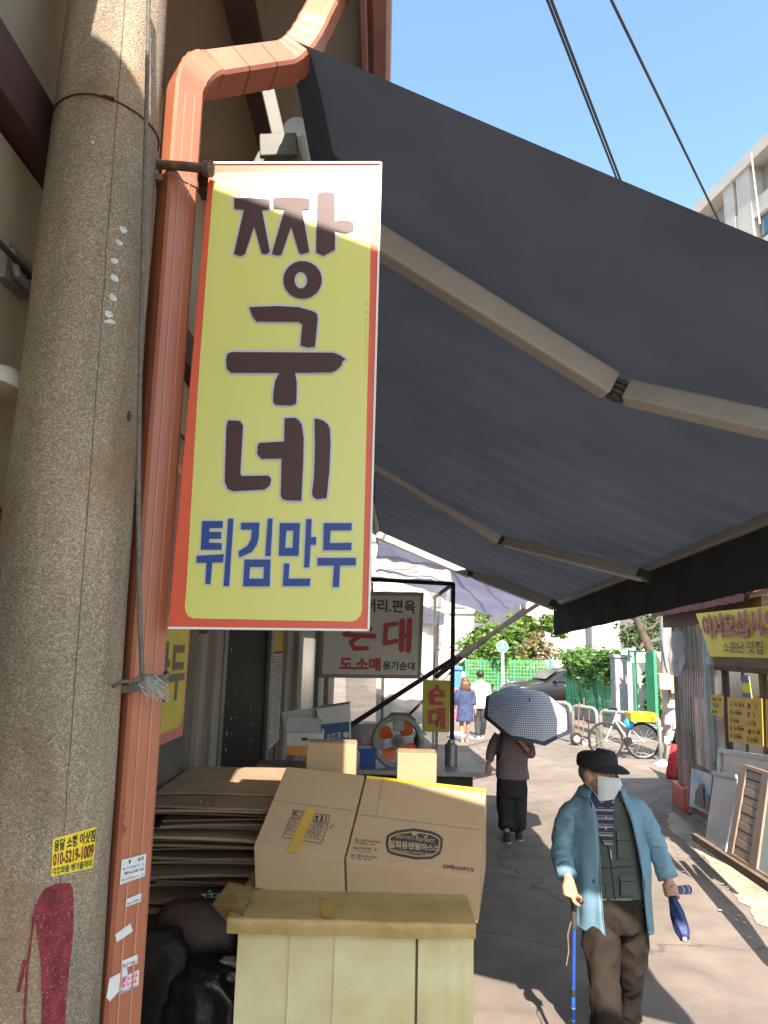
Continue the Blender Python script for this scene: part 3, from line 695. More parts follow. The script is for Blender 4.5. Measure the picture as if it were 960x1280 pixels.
# neighbouring awning over the photographer (casts the near shade)
m_fab2 = mat('neighbour_fabric', (.10, .10, .11), .85, .12, 2)
nb = thing('neighbour_awning', (-.9, -.4, 4.4), 'plain light grey awning on the neighbouring shop before the concrete pole', 'awning')
tx, ty = -.07, .92
def up_at(pt, Y):                                    # follow the sun ray from pt back to depth Y
    k = (pt.y-Y)/ty; return V(pt.x-tx*k, Y, pt.z+k)
q0, q1 = up_at(SP(262, 232), .55), up_at(SP(475, 312), .55)
sl_ = (q1-q0)/(q1.x-q0.x)
e0 = q0+sl_*(-1.3-q0.x); e1 = q0+sl_*(2.15-q0.x)
m = MB(); rr = []
for i in range(13):
    t = i/12; a = e0.lerp(e1, t); rr.append([a+V(0, -2.9*j/8, -.03*math.sin(math.pi*j/8)) for j in range(9)])
m.loft(rr, cap=False, closed=False); m.build('canopy_fabric', m_fab2, nb, smooth=True)
m = MB(); m.bar(e1+V(0,0,-.03), e1+V(0,-2.9,-.03), .06, .07); m.build('front_bar', m_arm, nb)
m = MB(); m.bar(e0+V(0,0,-.03), e0+V(0,-2.9,-.03), .06, .07); m.build('wall_bar', m_arm, nb)
# ------------------------------------------------------------ cardboard display stand and boxes
random.seed(21)
m_card = mat('cardboard', (.30, .195, .112), .85, .08, 3, bump=.08, bscale=30, col2=(.335, .22, .13))
m_card2 = mat('cardboard_dull', (.235, .155, .097), .88, .2, 3, bump=.10, bscale=40)
m_card3 = mat('cardboard_brown', (.185, .122, .078), .88, .22, 4, bump=.10, bscale=40)
m_cream = mat('wax_cardboard', (.48, .405, .21), .6, .14, 4, bump=.06, bscale=25, col2=(.58, .515, .32))
m_kraft = mat('kraft_paper', (.31, .20, .075), .5, .22, 7, bump=.35, bscale=18, col2=(.39, .27, .11))
m_tape = mat('brown_tape', (.40, .23, .045), .35, .12, 12)
m_ytape = mat('yellow_tape', (.62, .38, .03), .35, .12, 12)
m_print = mat('carton_print', (.032, .026, .022), .7, .2, 30)
YS = 2.97; zt_ = 1.255
xl, xr = PY(297, 1180, YS).x, PY(588, 1185, YS).x; xs = PY(520.5, 1200, YS).x
stand = thing('display_stand', ((xl+xr)/2, YS+.5, 0), 'cream cardboard covered stand with kraft paper top below the mask cartons', 'stand')
m = MB(); m.box((xl+.02, YS+.02, 0), (xr-.02, YS+1.25, zt_-.03)); m.build('core', m_card2, stand)
for a, b, y in ((xl, xs-.004, 0), (xs+.006, xr, -.004)):
    m = MB(); nx, nz = 14, 26; rr = []
    for i in range(nz+1):
        z = .01+(zt_-.06)*i/nz
        rr.append([V(a+(b-a)*k/nx, YS+y+.006*noise.noise(V(k*.5+a, z*3, 1))+(.004 if i in (18, 19) else 0), z) for k in range(nx+1)])
    m.loft(rr, cap=False, closed=False); m.build('front_panel', m_cream, stand, smooth=True)
for f in (.28, .52):
    x = xl+(xs-xl)*f*1.05; m = MB(); m.box((x, YS-.012, .02), (x+.004, YS-.008, zt_-.08)); m.build('crease', mat('crease_pale', (.60, .54, .34), .6, .1), stand)
m = MB(); m.box((xr-.001, YS+.0, .01), (xr+.012, YS+1.2, zt_-.05)); m.build('side_panel', m_cream, stand)
# kraft paper top: slab with drooping lip and a folded left flap
fl, fr_ = PY(303, 1141, YS-.06), PY(595, 1161, YS-.06); zt_ = (fl.z+fr_.z)/2
m = MB(); nx = 40; rr = []
bl = PY(286, 1103, 3.3)
for (yy, dz) in ((YS+1.2, 0.0), (YS+.8, .002), (YS+.35, .003), (YS+.1, .002), (YS-.05, 0), (YS-.058, -.002), (YS-.062, -.008), (YS-.060, -.03), (YS-.056, -.056)):
    row = []
    for k in range(nx+1):
        u = k/nx; x = fl.x-.055+(fr_.x-fl.x+.055)*u; wob = .0018*noise.noise(V(x*5, yy*3, 2))
        row.append(V(x, yy+wob*.6, zt_+dz*(1+.07*noise.noise(V(x*4, 0, 0)))+wob))
    rr.append(row)
m.loft(rr, cap=False, closed=False)
m.build('kraft_top', m_kraft, stand, smooth=True)
m = MB(); a, b, c, d = PY(303, 1136, YS-.05), PY(265, 1131, YS+.10), PY(286, 1102, YS+.35), PY(312, 1166, YS-.03)
e = PY(290, 1160, YS+.1)
m.add([a, b, c, d, e, PY(325,1110,YS+.3)], [(0, 1, 2), (0, 1, 4), (0, 4, 3), (0, 2, 5)]); m.build('folded_flap', m_kraft, stand)
for (px_, w2, mt_) in ((408, 16, m_tape), (470, 0, None)):
    if mt_:
        m = MB(); q_ = [PY(px_-w2/2, 1120, YS+.12), PY(px_+w2/2, 1121, YS+.12), PY(px_+w2/2+2, 1146, YS-.05), PY(px_-w2/2+2, 1145, YS-.05)]
        m.poly([V(v.x, v.y, zt_+.0045) for v in q_]); m.build('tape_strip', mt_, stand)
# open mask cartons
YB, YT = 3.22, 3.56
def carton(name, FBl, FBr, FTl, FTr, BTl, BTr, label, yo=0):
    p = [PY(*FBl, YB+yo), PY(*FBr, YB+yo), PY(*FTl, YB+yo), PY(*FTr, YB+yo), PY(*BTl, YT+yo), PY(*BTr, YT+yo)]
    root = thing(name, ((p[0]+p[1])/2).xy.to_3d()+V(0, .2, zt_), label, 'box')
    m = MB(); zz = zt_+.004
    n0 = (p[3]-p[2]).cross(p[4]-p[2]).normalized(); p[5] = PP(*BTr, p[2], n0)
    bbl, bbr = V(p[4].x, p[4].y+.02, zz), V(p[5].x, p[5].y+.02, zz); fb0, fb1 = p[0].copy(), p[1].copy(); fb0.z = min(fb0.z, zz+.03); fb1.z = min(fb1.z, zz+.03)
    m.add([fb0, fb1, p[3], p[2], p[4], p[5], bbr, bbl], [(0,1,2,3), (3,2,5,4), (4,5,6,7), (7,6,1,0), (0,3,4,7), (1,6,5,2)])
    m.build('carton_body', m_card, root, bevel=.004)
    nn = (p[3]-p[2]).cross(p[4]-p[2]).normalized()
    if nn.y > 0: nn = -nn
    return root, (lambda x, y, e=.0015: PP(x, y, p[2]+nn*e, nn)), p, nn
bxA, FA, pA, nA = carton('mask_carton', (319,1110), (431,1130), (317,1057), (429,1073), (358,958), (456,969), 'brown carton with handling symbols and tape strip on the kraft top')
bxB, FB, pB, nB = carton('mask_carton', (434,1130), (598,1153), (432,1074), (598,1098), (458.5,969), (608,986), 'brown carton with black dental mask logo and yellow tape edge', .004)
c5 = lambda x, y: (430+x/5.05, 960+y/5.05)
c6 = lambda x, y: (300+x/6, 940+y/6)
def fpoly(Fn, pts, mt, root, nm, e=.0015, holes=()):
    m = MB(); m.poly([Fn(*q, e) for q in pts], [[Fn(*q, e) for q in h] for h in holes]); return m.build(nm, mt, root)
def ftext(Fn, body, q, mt, root, e=.0018, bold=.0, sp=1.0, nm='lettering'):
    m = MB(); text_on(m, body, *[Fn(*x, e) for x in q], bold=bold, spacing=sp); return m.build(nm, mt, root)
logo = [c5(*q) for q in [(262,480),(270,428),(290,412),(330,395),(440,380),(560,400),(600,420),(625,445),(622,500),(605,545),(550,575),(450,578),(340,555),(300,545),(275,530)]]
lg = fpoly(FB, logo, m_print, bxB, 'logo_badge')
lo_in = offset_poly(logo, -1.6); lo_in2 = offset_poly(logo, -2.3)
fpoly(FB, lo_in, m_card, lg, 'badge_line', .002, [lo_in2])
ftext(FB, '일회용덴탈마스크', [c5(*q) for q in ((283,503),(605,528),(605,490),(285,452))], m_card, lg, .0023, .03)
ftext(FB, '새빛디덴스', [c5(*q) for q in ((322,442),(445,455),(447,432),(325,420))], m_card, lg, .0023, .01)
ftext(FB, 'Perfect', [c5(*q) for q in ((452,462),(568,470),(575,440),(456,430))], m_card, lg, .0023, .0)
ftext(FB, 'DISPOSABLE DENTAL MASK', [c5(*q) for q in ((303,527),(566,556),(568,541),(305,511))], m_card, lg, .0023, .01)
fpoly(FB, [c5(*q) for q in ((425,408),(440,402),(462,406),(468,414),(455,426),(436,428))], m_card, lg, 'apple_mark', .0023)
fpoly(FB, [c5(*q) for q in ((498,418),(512,432),(530,418),(520,440),(510,438))], m_card, lg, 'leaf_mark', .0023)
ftext(FB, '50매x20PCS', [c5(*q) for q in ((622,634),(818,656),(820,628),(625,604))], m_print, bxB, .0018, .025)
for k, (y, t1, t2) in enumerate(((452, '~13', '~12'), (500, '~12', '~10'), (548, '~13', '~8'))):
    x = 68-k*12
    ftext(FB, t1, [c5(*q) for q in ((x, y+10),(x+165, y+22),(x+166, y+6),(x+1, y-8))], m_print, bxB, .0018, .02)
    ftext(FB, t2, [c5(*q) for q in ((x, y+26),(x+130, y+36),(x+130, y+26),(x, y+15))], m_print, bxB, .0018, .0)
fpoly(FB, [(458.5,969.5),(607.5,986),(607,990.5),(457.5,973)], m_ytape, bxB, 'tape_strip')
m = MB(); m.poly([PY(x, y, YB-.003) for x, y in ((540,1141),(597,1150.5),(597.5,1154),(538,1145))]); m.build('tape_strip', m_ytape, bxB)
for (a, b, c, d) in (((478,974),(479.5,974),(470,1022),(469,1022)), ((446,1017),(600,1037),(600,1038),(446,1018.4))): fpoly(FB, (a, b, c, d), m_card2, bxB, 'crease')
fpoly(FA, ((342,999.5),(444,1013.4),(444,1014.6),(342,1001)), m_card2, bxA, 'crease')
tb = [c6(*q) for q in ((505,410),(580,420),(430,756),(350,742))]
# printed symbols + table
def frame(Fn, q, w, mt, root, e=.0015, nm='print_frame'): return fpoly(Fn, q, mt, root, nm, e, [offset_poly(q, -w)])
for i, (x, y) in enumerate(((388,432),(462,443),(548,458),(602,465))):
    frame(FA, [c6(*q) for q in ((x+10,y),(x+72,y+10),(x+60,y+68),(x-2,y+58))], .55, m_print, bxA)
ftext(FA, 'K', [c6(*q) for q in ((398,478),(440,486),(450,446),(406,440))], m_print, bxA, bold=.04)
for (x, y) in ((560,476),):
    fpoly(FA, [c6(*q) for q in ((x,y),(x+34,y+5),(x+20,y+28),(x+24,y+42),(x+2,y+40),(x+10,y+28))], m_print, bxA, 'glass_symbol')
for x in (614, 640): fpoly(FA, [c6(*q) for q in ((x+8,480),(x+16,490),(x+10,491),(x+4,520),(x-4,519),(x+2,489),(x-2,488))], m_print, bxA, 'arrow_symbol')
frame(FA, [c6(*q) for q in ((372,494),(662,542),(612,690),(316,640))], .5, m_print, bxA)
for k in range(1, 5):
    t = k/5; a = (372-56*t, 494+146*t); b = (662-50*t, 542+148*t)
    fpoly(FA, [c6(*q) for q in (a, b, (b[0]-1, b[1]+3), (a[0]-1, a[1]+3))], m_print, bxA, 'table_line')
    ftext(FA, ['~2', '~3', '~3', '~4'][k-1], [c6(*q) for q in ((a[0]+16, a[1]-4),(a[0]+62, a[1]+4),(a[0]+66, a[1]-12),(a[0]+20, a[1]-20))], m_print, bxA)
    ftext(FA, ['~7', '~8', '~11', '~8'][k-1], [c6(*q) for q in ((a[0]+160, a[1]+20),(a[0]+265, a[1]+38),(a[0]+268, a[1]+22),(a[0]+164, a[1]+4))], m_print, bxA)
fpoly(FA, tb, m_tape, bxA, 'tape_strip', .003)
fpoly(FA, [c6(*q) for q in ((670,560),(674,556),(682,566),(702,536),(704,540),(683,574))], m_print, bxA, 'tick_mark')
# two small upright cartons behind
def small_box(px0, px1, pt, Y, dpt, label, top_mat):
    a, b = PY(px0, pt, Y), PY(px1, pt, Y); r = thing('small_carton', ((a.x+b.x)/2, Y+dpt/2, zt_), label, 'box')
    m = MB(); m.box((a.x, Y, zt_+.004), (b.x, Y+dpt, a.z)); m.build('carton_body', m_card, r, bevel=.004)
    m = MB(); m.box((a.x+.004, Y+.004, a.z), (b.x-.004, Y+dpt-.004, a.z+.008)); m.build('lid', top_mat, r); return r
small_box(384, 446, 929, 3.70, .12, 'plain upright carton behind the carton with handling symbols', m_card2)
sb2 = small_box(497, 546, 941, 3.76, .11, 'plain upright carton behind the carton with mask logo', m_card3)
m = MB(); c = PY(525, 938, 3.8); m.box(tuple(c+V(-.014,-.02,-.012)), tuple(c+V(.014,.02,-.008))); m.build('paper_tag', m_lab, sb2)
# ------------------------------------------------------------ stack of flattened cartons by the wall
random.seed(5)
z = 1.08; k = 0
mats = [m_card2, m_card3, m_card2, m_card]
while z < 1.54:
    th = random.choice((.005, .007, .009, .012)); rot = random.gauss(0, .06); w_ = random.uniform(.62, .74); dp = random.uniform(.7, 1.0)
    yc = 3.98+random.gauss(0, .06); xc = -.75+random.gauss(0, .045)
    fy = yc-dp/2+random.uniform(-.05, .05)
    m = MB(); nx, ny = 6, 6; cs, sn = math.cos(rot), math.sin(rot)
    top, bot = [], []
    for j in range(ny+1):
        for i in range(nx+1):
            x = -w_/2+w_*i/nx; y = -dp/2+dp*j/ny; wz = .006*noise.noise(V(x*3+k, y*3, k*.7))-.006*(abs(x)/.35)**3
            p_ = V(xc+x*cs-y*sn, yc+x*sn+y*cs, z+wz); bot.append(p_); top.append(p_+V(0,0,th))
    N_ = len(bot); fs = []
    for j in range(ny):
        for i in range(nx):
            a = j*(nx+1)+i; fs.append((a, a+nx+1, a+nx+2, a+1)); fs.append((a+N_, a+1+N_, a+nx+2+N_, a+nx+1+N_))
    bd = [i for i in range(nx+1)]+[j*(nx+1)+nx for j in range(1, ny+1)]+[ny*(nx+1)+i for i in range(nx-1, -1, -1)]+[j*(nx+1) for j in range(ny-1, 0, -1)]
    for q in range(len(bd)): a, b = bd[q], bd[(q+1) % len(bd)]; fs.append((a, b, b+N_, a+N_))
    m.add(bot+top, fs); o = m.build('cardboard_sheet', mats[k % 4]); base_at(o, (xc, yc, z))
    tag(o, 'flattened brown carton in the tall stack between the downspout and mask cartons', 'cardboard', 'flattened cartons stacked by the wall')
    z += th+random.uniform(.003, .009); k += 1
zs = z
# loose folded flap piece on top of the stack
m = MB(); a = PY(285, 1002, 3.75); m.slab([a, a+V(.30,.02,.004), a+V(.36,.30,.006), a+V(.02,.34,.0)], (0,0,.012)); o = m.build('cardboard_sheet', m_card); base_at(o, a); tag(o, 'loose light brown carton flap lying on top of the flattened carton stack', 'cardboard')
m = MB(); rr = []
for i in range(14):
    t = i/13; c = PY(250+20*t, 1003+8*math.sin(t*3.4), 3.50-.03*t); rr.append([c+V(0, 0, .010), c+V(.004, -.03, -.008)])
m.loft(rr, cap=False, closed=False); o = m.build('tape_curl', m_tape, smooth=True); base_at(o, rr[0][0]); tag(o, 'curl of brown packing tape hanging from the flattened carton stack', 'tape')
# rack under the stack with dark clutter
rk = thing('storage_rack', (-.75, 3.95, 0), 'dark wire storage rack under the flattened cartons', 'rack')
m_rk = mat('rack_metal', (.10, .09, .085), .6, .2)
for x in (-1.06, -.44):
    for y in (3.5, 4.5): m = MB(); m.bar((x, y, 0), (x, y, 1.07), .025, .025, up=(0,1,0)); m.build('post', m_rk, rk)
for zz in (.12, .60, 1.055):
    m = MB(); m.box((-1.07, 3.49, zz), (-.43, 4.51, zz+.014)); m.build('shelf', mat('shelf_wood', (.10, .065, .045), .8, .3, 5), rk)
for zz in (.66, .70, .74, .86, .90, .94, .98): m = MB(); m.tube([(-1.06, 3.475, zz), (-.80, 3.475, zz)], .004, 6); m.build('wire', mat('wire_grey', (.30, .29, .27), .5, .1), rk)
cu_ = thing('stool', PY(245, 1230, 3.3).xy.to_3d(), 'dark maroon padded vinyl stool seat propped on its side by the rack', 'stool')
m = MB(); a, b_ = PY(196, 1124, 3.32), PY(296, 1222, 3.28); cx, cz, hw, hh_ = (a.x+b_.x)/2, (a.z+b_.z)/2, (b_.x-a.x)/2, (a.z-b_.z)/2
rr = []
for (dy, k_) in ((-.055,.86),(-.045,.95),(-.02,1.0),(.02,1.0),(.045,.95),(.055,.85)):
    rr.append([V(cx+hw*k_*math.copysign(abs(math.cos(t))**.55, math.cos(t)), 3.32+dy+.01*noise.noise(V(t*2,dy*9,0))+.10*math.sin(t)*hh_, cz+hh_*k_*math.copysign(abs(math.sin(t))**.55, math.sin(t))) for t in [2*math.pi*i/40 for i in range(40)]])
m.loft(rr); m.build('seat', mat('maroon_vinyl', (.040, .016, .013), .5, .25, 5, bump=.2, bscale=12), cu_, smooth='auto')
for x, z_ in ((-.6,-.5),(.6,-.5),(-.6,.5),(.6,.5)):
    m = MB(); p_ = V(cx+hw*x, 3.36, cz+hh_*z_); m.tube([p_, p_+V(0,.38,-.05)], .014, 8); m.build('leg', m_rk, cu_)
def bag(px, py, hw, hh, mt, lb, seed):
    c = PY(px, py, 3.14); m = MB(); m.sphere((0,0,0), 1, 44, 30)
    for i, v in enumerate(m.v):
        q = V(math.copysign(abs(v.x)**.7, v.x)*hw, math.copysign(abs(v.y)**.7, v.y)*hw*.7, math.copysign(abs(v.z)**.75, v.z)*hh); q.z = max(q.z, -hh*.9)
        k = v*1.0+V(seed, 0, 0); rd = 1-abs(noise.noise(k*1.7))*.38-abs(noise.noise(k*4.1+V(4,0,0)))*.13
        m.v[i] = c+V(q.x*rd, q.y*rd, q.z*(.75+.25*rd))
    o = m.build('plastic_bag', mt, smooth=True); base_at(o, (c.x, c.y, c.z-hh)); tag(o, lb, 'bag')
bag(258, 1262, .20, .20, mat('black_plastic', (.008,.008,.010), .28, .3, 8, bump=.25, bscale=22, spec=.3), 'black plastic bag slumped beside the cream stand', 1)
bag(196, 1240, .15, .24, mat('brown_plastic', (.016,.011,.009), .6, .3, 8, bump=.2, bscale=22, spec=.2), 'dark brown sack standing under the wire rack shelf', 5)
bag(286, 1216, .07, .06, mat('white_plastic', (.20,.20,.21), .35, .2, 8, bump=.5, bscale=30), 'crumpled white plastic bag on top of the black bag', 9)
m = MB(); a = PY(318, 1122, 3.36); pb_ = [PY(250, 1115, 3.42), PY(318, 1112, 3.38), PY(318, 1128, 3.38), PY(250, 1128, 3.42)]
m.slab(pb_, (0, .03, 0)); o = m.build('black_carton', mat('black_card', (.02, .02, .02), .6, .2)); base_at(o, pb_[3]); tag(o, 'black carton edge with pale green lettering under the cardboard stack', 'box')
m = MB(); text_on(m, '~3', PY(252, 1123, 3.405), PY(276, 1123, 3.395), PY(276, 1113, 3.395), PY(252, 1113, 3.405), bold=.02); m.build('lettering', mat('pale_green_ink', (.20, .42, .40), .6, .1), o)
# ------------------------------------------------------------ further carton pile with white and blue boxes
random.seed(9)
for k in range(11):
    w_, dp = random.uniform(.55, .7), random.uniform(.8, 1.0); z = .95+k*.036; rot = random.gauss(0, .06); xc, yc = -.66+random.gauss(0, .02), 5.75+random.gauss(0, .03)
    m = MB(); m.obox((xc, yc, z), V(math.cos(rot), math.sin(rot), 0)*w_/2, V(-math.sin(rot), math.cos(rot), 0)*dp/2, (0, 0, .011)); o = m.build('cardboard_sheet', mats[k % 3]); base_at(o, (xc, yc, z-.01)); tag(o, 'flattened carton in the low pile below the white and orange box', 'cardboard', 'flattened cartons in the far pile')
m = MB(); m.box((-1.0, 5.3, 0), (-.34, 6.2, .935)); o = m.build('plastic_pallet_box', mat('dark_crate', (.035, .032, .03), .7, .2), bevel=.01); base_at(o, (-.66, 5.75, 0)); tag(o, 'dark storage chest holding up the far flattened carton pile', 'chest')
m_whitebox = mat('white_carton', (.38, .36, .34), .7, .1, 5); m_orb = mat('orange_print', (.42, .16, .03), .6, .15); m_blb = mat('blue_print', (.02, .05, .13), .6, .15)
ob = thing('fruit_carton', PY(378, 944, 5.75), 'white carton with orange base and oval hand hole on the pile', 'box')
m = MB(); a, b = PY(357, 944, 5.7), PY(400, 944, 5.7); zt2 = PY(378, 916, 5.7).z; m.box((a.x, 5.7, a.z), (b.x, 6.05, zt2)); m.build('body', m_whitebox, ob, bevel=.004)
m = MB(); m.box((a.x-.003, 5.694, a.z+.002), (b.x+.003, 5.699, a.z+.07)); m.build('orange_band', m_orb, ob)
m = MB(); c = PY(381, 924, 5.697); m.loft([[c+V(.028*math.cos(t), d, .011*math.sin(t)) for t in [2*math.pi*i/16 for i in range(16)]] for d in (-.003, .002)]); m.build('hand_hole', m_ink, ob)
m = MB(); m.slab([PY(357,917,5.72), PY(400,917,5.72), PY(402,899,5.85), PY(360,895,5.85)], (0,.006,0)); m.build('lid_flap', m_whitebox, ob)
bb = thing('blue_carton', PY(418, 925, 6.2), 'white carton with dark blue lower half and upside down lettering', 'box')
m = MB(); m.slab([PY(399,926,6.2), PY(437,927,6.2), PY(436,880,6.2), PY(396,886,6.2)], (0,.3,0)); m.build('body', m_whitebox, bb)
m = MB(); m.poly([PY(399.5,925.5,6.19), PY(437,926.5,6.19), PY(436.3,902,6.19), PY(398,906,6.19)]); pbm = m.build('blue_panel', m_blb, bb)
m = MB(); text_on(m, '오고추', PY(427,914,6.185), PY(408,917,6.185), PY(408,925,6.185), PY(427,923,6.185), bold=.02); m.build('lettering', m_whitebox, pbm); m = MB(); m.loft([[PY(432.5+3.6*math.cos(t), 918.5+4*math.sin(t), 6.187-d) for t in [2*math.pi*i/14 for i in range(14)]] for d in (0, .001)]); m.build('round_mark', m_whitebox, pbm)
m = MB(); m.slab([PY(356,914,6.3), PY(398,905,6.3), PY(398,884,6.3), PY(352,890,6.3)], (0,.01,0)); o = m.build('leaning_cardboard', m_whitebox); base_at(o, PY(378,910,6.3)); tag(o, 'pale grey carton panel leaning behind the white and orange box', 'cardboard')
# ------------------------------------------------------------ sundae stall
m_stl = mat('dark_steel', (.022, .019, .018), .75, .25, 8, spec=.12)
YV = 9.2
tbz = PY(560, 966, 8.3).z
stl = thing('food_stall', PY(500, 960, 8.9).xy.to_3d(), 'sundae stall with dark steel frame, grey counter and clear vinyl walls', 'stall')
xa, xb_ = PY(436, 966, 8.4).x, PY(606, 972, 8.4).x
m = MB(); m.box((xa, 8.35, tbz-.05), (xb_, 9.9, tbz)); m.build('counter_top', mat('counter_grey', (.22, .21, .20), .5, .2, 5), stl, bevel=.008)
m = MB(); m.box((xa+.05, 8.5, .02), (xb_-.12, 9.8, tbz-.052)); m.build('counter_base', m_dark, stl)
pT, pBm = PY(568, 730, YV), PY(563, 968, YV); px_ = (pT.x+pBm.x)/2
m = MB(); m.bar((px_, YV, 0), (px_, YV, pT.z), .05, .05, up=(0,1,0)); m.build('corner_post', m_stl, stl)
m = MB(); m.bar(PY(440, 723, YV), V(px_, YV, pT.z), .05, .05); m.build('top_rail', m_stl, stl)
m = MB(); m.bar((px_, YV, pT.z), (px_, 12.6, pT.z+.05), .04, .04); m.build('top_rail', m_stl, stl)
m = MB(); m.bar((px_+.02, 12.6, 0), (px_+.02, 12.6, pT.z+.05), .04, .04, up=(0,1,0)); m.build('corner_post', m_stl, stl)
for a, b, ya, yb, w_ in (((422,917),(690,744),9.5,11.4,.05),((545,846),(655,762),9.9,11.6,.05),((520,835),(560,880),11.5,11.6,.03),((500,905),(566,838),11.0,11.6,.03)):
    m = MB(); m.bar(PY(*a, ya), PY(*b, yb), w_, w_); m.build('strut', m_stl, stl)
m_vin = mat('dusty_vinyl', (.42, .38, .36), .45, .25, 3, alpha=.42, bump=.3, bscale=6, spec=.5)
def sheet(nm, c, mt, root, amp=.05, n_=14, fr=3.0):
    c = [Vector(x) for x in c]; m = MB(); rr = []; nn = (c[1]-c[0]).cross(c[3]-c[0]).normalized()
    for i in range(n_+1):
        v = i/n_; rr.append([(c[0]*(1-u)+c[1]*u)*(1-v)+(c[3]*(1-u)+c[2]*u)*v + nn*amp*noise.noise(V(u*fr*3, v*fr, c[0].x)) for u in [k/n_ for k in range(n_+1)]])
    m.loft(rr, cap=False, closed=False); return m.build(nm, mt, root, smooth=True)
sheet('vinyl_wall', (PY(432,948,11.2), PY(560,952,11.2), PY(562,735,11.2), PY(432,735,11.2)), m_vin, stl)
sheet('vinyl_roof', (PY(440,727,9.25), PY(567,731,9.25), PY(560,707,12.2), PY(440,690,12.2)), mat('dirty_vinyl', (.34, .30, .28), .5, .35, 4, alpha=.75, bump=.3, bscale=6), stl, .06)
sheet('back_cloth', (PY(432,955,12.0), PY(480,955,12.0), PY(480,905,12.0), PY(432,905,12.0)), mat('brown_cloth', (.10, .075, .06), .8, .2), stl)
for i in range(7):
    x = 440+i*4.2; m = MB(); m.bar(PY(x, 745, 9.6), PY(x, 728, 9.6), .03, .02, up=(0,1,0)); m.build('hook_rail', mat('hook_grey', (.22,.2,.19), .5, .2), stl)
# tarp beyond
tp = sheet('blue_tarp', (PY(470,652,11.25), PY(678,742,11.3), PY(617,772,15.0), PY(470,716,15.0)), mat('tarp_blue', (.19, .19, .29), .6, .12, 2, transl=.35, bump=.25, bscale=5), None, .10, 18)
base_at(tp, PY(560,720,12)); tag(tp, 'blue violet tarpaulin stretched behind the grey awning over the sundae stall', 'tarpaulin')
# big sundae sign
YG = 9.0; sg = thing('sundae_sign', PY(470, 845, YG), 'grey white sign board with large red sundae letters hanging under the awning', 'sign')
m_sgw = mat('sign_grey', (.42, .41, .40), .55, .1, 3); m_sgr = mat('sign_red_ink', (.30, .03, .035), .55, .1)
cs_ = [(398,847),(526,848.5),(530,740.5),(402,738)]
m = MB(); m.slab([PY(x, y, YG) for x, y in cs_], (0, .12, 0)); m.build('cabinet', mat('sign_frame', (.16, .15, .15), .5, .2), sg, bevel=.006)
m = MB(); m.poly([PY(x, y, YG-.004) for x, y in offset_poly(cs_, -3.0)]); m.build('face', m_sgw, sg)
q8 = lambda x, y: (410+x/6.4, 720+y/6.4)
def sgt(body, q, mt, bold): m = MB(); text_on(m, body, *[PY(*q8(*x), YG-.008) for x in q], bold=bold); m.build('lettering', mt, sg)
sgt('머리.편육', ((298,285),(700,300),(700,195),(300,180)), mat('sign_dark_ink', (.035,.035,.04), .6, .1), .025)
def stroke(pts, w_, k):
    m = MB()
    for i in range(len(pts)-1):
        a, b = Vector(pts[i]), Vector(pts[i+1]); d_ = (b-a).normalized(); nn_ = Vector((-d_.y, d_.x))*w_/2; L_ = []
        for j in range(7): t = math.pi/2+math.pi*j/6; L_.append(a+d_*math.cos(t)*w_/2+nn_*math.sin(t))
        for j in range(7): t = -math.pi/2+math.pi*j/6; L_.append(b+d_*math.cos(t)*w_/2+nn_*math.sin(t))
        m.poly([PY(*q8(*q), YG-.008-.0006*(k+i)) for q in L_])
    m.build('letter_stroke', m_sgr, sg)
for k, (pts, w_) in enumerate(((((250,345),(235,390),(160,440)),34), (((245,380),(340,425)),34), (((135,468),(368,482)),40), (((245,485),(185,530),(212,580),(312,578)),36),
    (((462,392),(548,382)),34), (((466,395),(455,540),(548,520)),36), (((596,362),(590,588)),42), (((600,475),(640,478)),30), (((655,355),(645,598)),40))): stroke(pts, w_, k*4)
sgt('도.소매', ((90,755),(420,762),(422,655),(95,645)), m_sgr, .05); sgt('용기순대', ((437,750),(695,757),(695,690),(440,678)), mat('sign_dark_ink', (0,0,0)), .03)
ys = thing('yellow_sundae_sign', PY(545, 915, 9.1), 'small olive yellow upright sign with two red sundae letters on the stall post', 'sign')
m = MB(); m.slab([PY(x, y, 9.1) for x, y in ((528,914.5),(562,915.5),(563,851),(529,850))], (0, .06, 0)); m.build('panel', mat('olive_yellow', (.30, .24, .02), .5, .1), ys, bevel=.004)
for b_, (y0_, y1_) in (('순', (881, 855)), ('대', (911, 884))):
    m = MB(); text_on(m, b_, PY(535, y0_, 9.094), PY(556.5, y0_+.5, 9.094), PY(557, y1_+.5, 9.094), PY(535.5, y1_, 9.094), bold=.05); m.build('lettering', m_sgr, ys)
# orange drum fan on the counter
fn = thing('drum_fan', PY(498, 957, 8.55), 'grey drum fan with orange blades standing on the stall counter', 'fan')
fc = PY(497, 927, 8.6); rF = .27; m_fan = mat('fan_grey', (.20, .19, .175), .5, .25, 8); m_or = mat('fan_orange', (.55, .10, .03), .45, .1)
m = MB(); m.tube([fc+V(rF*math.cos(t), 0, rF*math.sin(t)) for t in [2*math.pi*i/40 for i in range(41)]], .035, 10); m.build('ring', m_fan, fn, smooth=True)
for k in range(4):
    a = math.pi/4+k*math.pi/2+.2; m = MB(); pts = []
    for i in range(15):
        t = 2*math.pi*i/15; rr_ = .155+.085*math.cos(t); aa = a+.52*math.sin(t)*(.6+.5*rr_/.24); pts.append(fc+V(rr_*math.cos(aa), .01+.04*math.sin(t), rr_*math.sin(aa)))
    m.slab(pts, (0, .012, 0)); m.build('blade', m_or, fn)
for r_, y0 in ((.085, -.03), (.055, -.05), (.025, -.065)):
    m = MB(); m.tube([fc+V(0, y0, 0), fc+V(0, y0+.05, 0)], r_, 20); m.build('hub', [m_fan, m_rk, m_fan][0 if r_ > .06 else 1], fn)
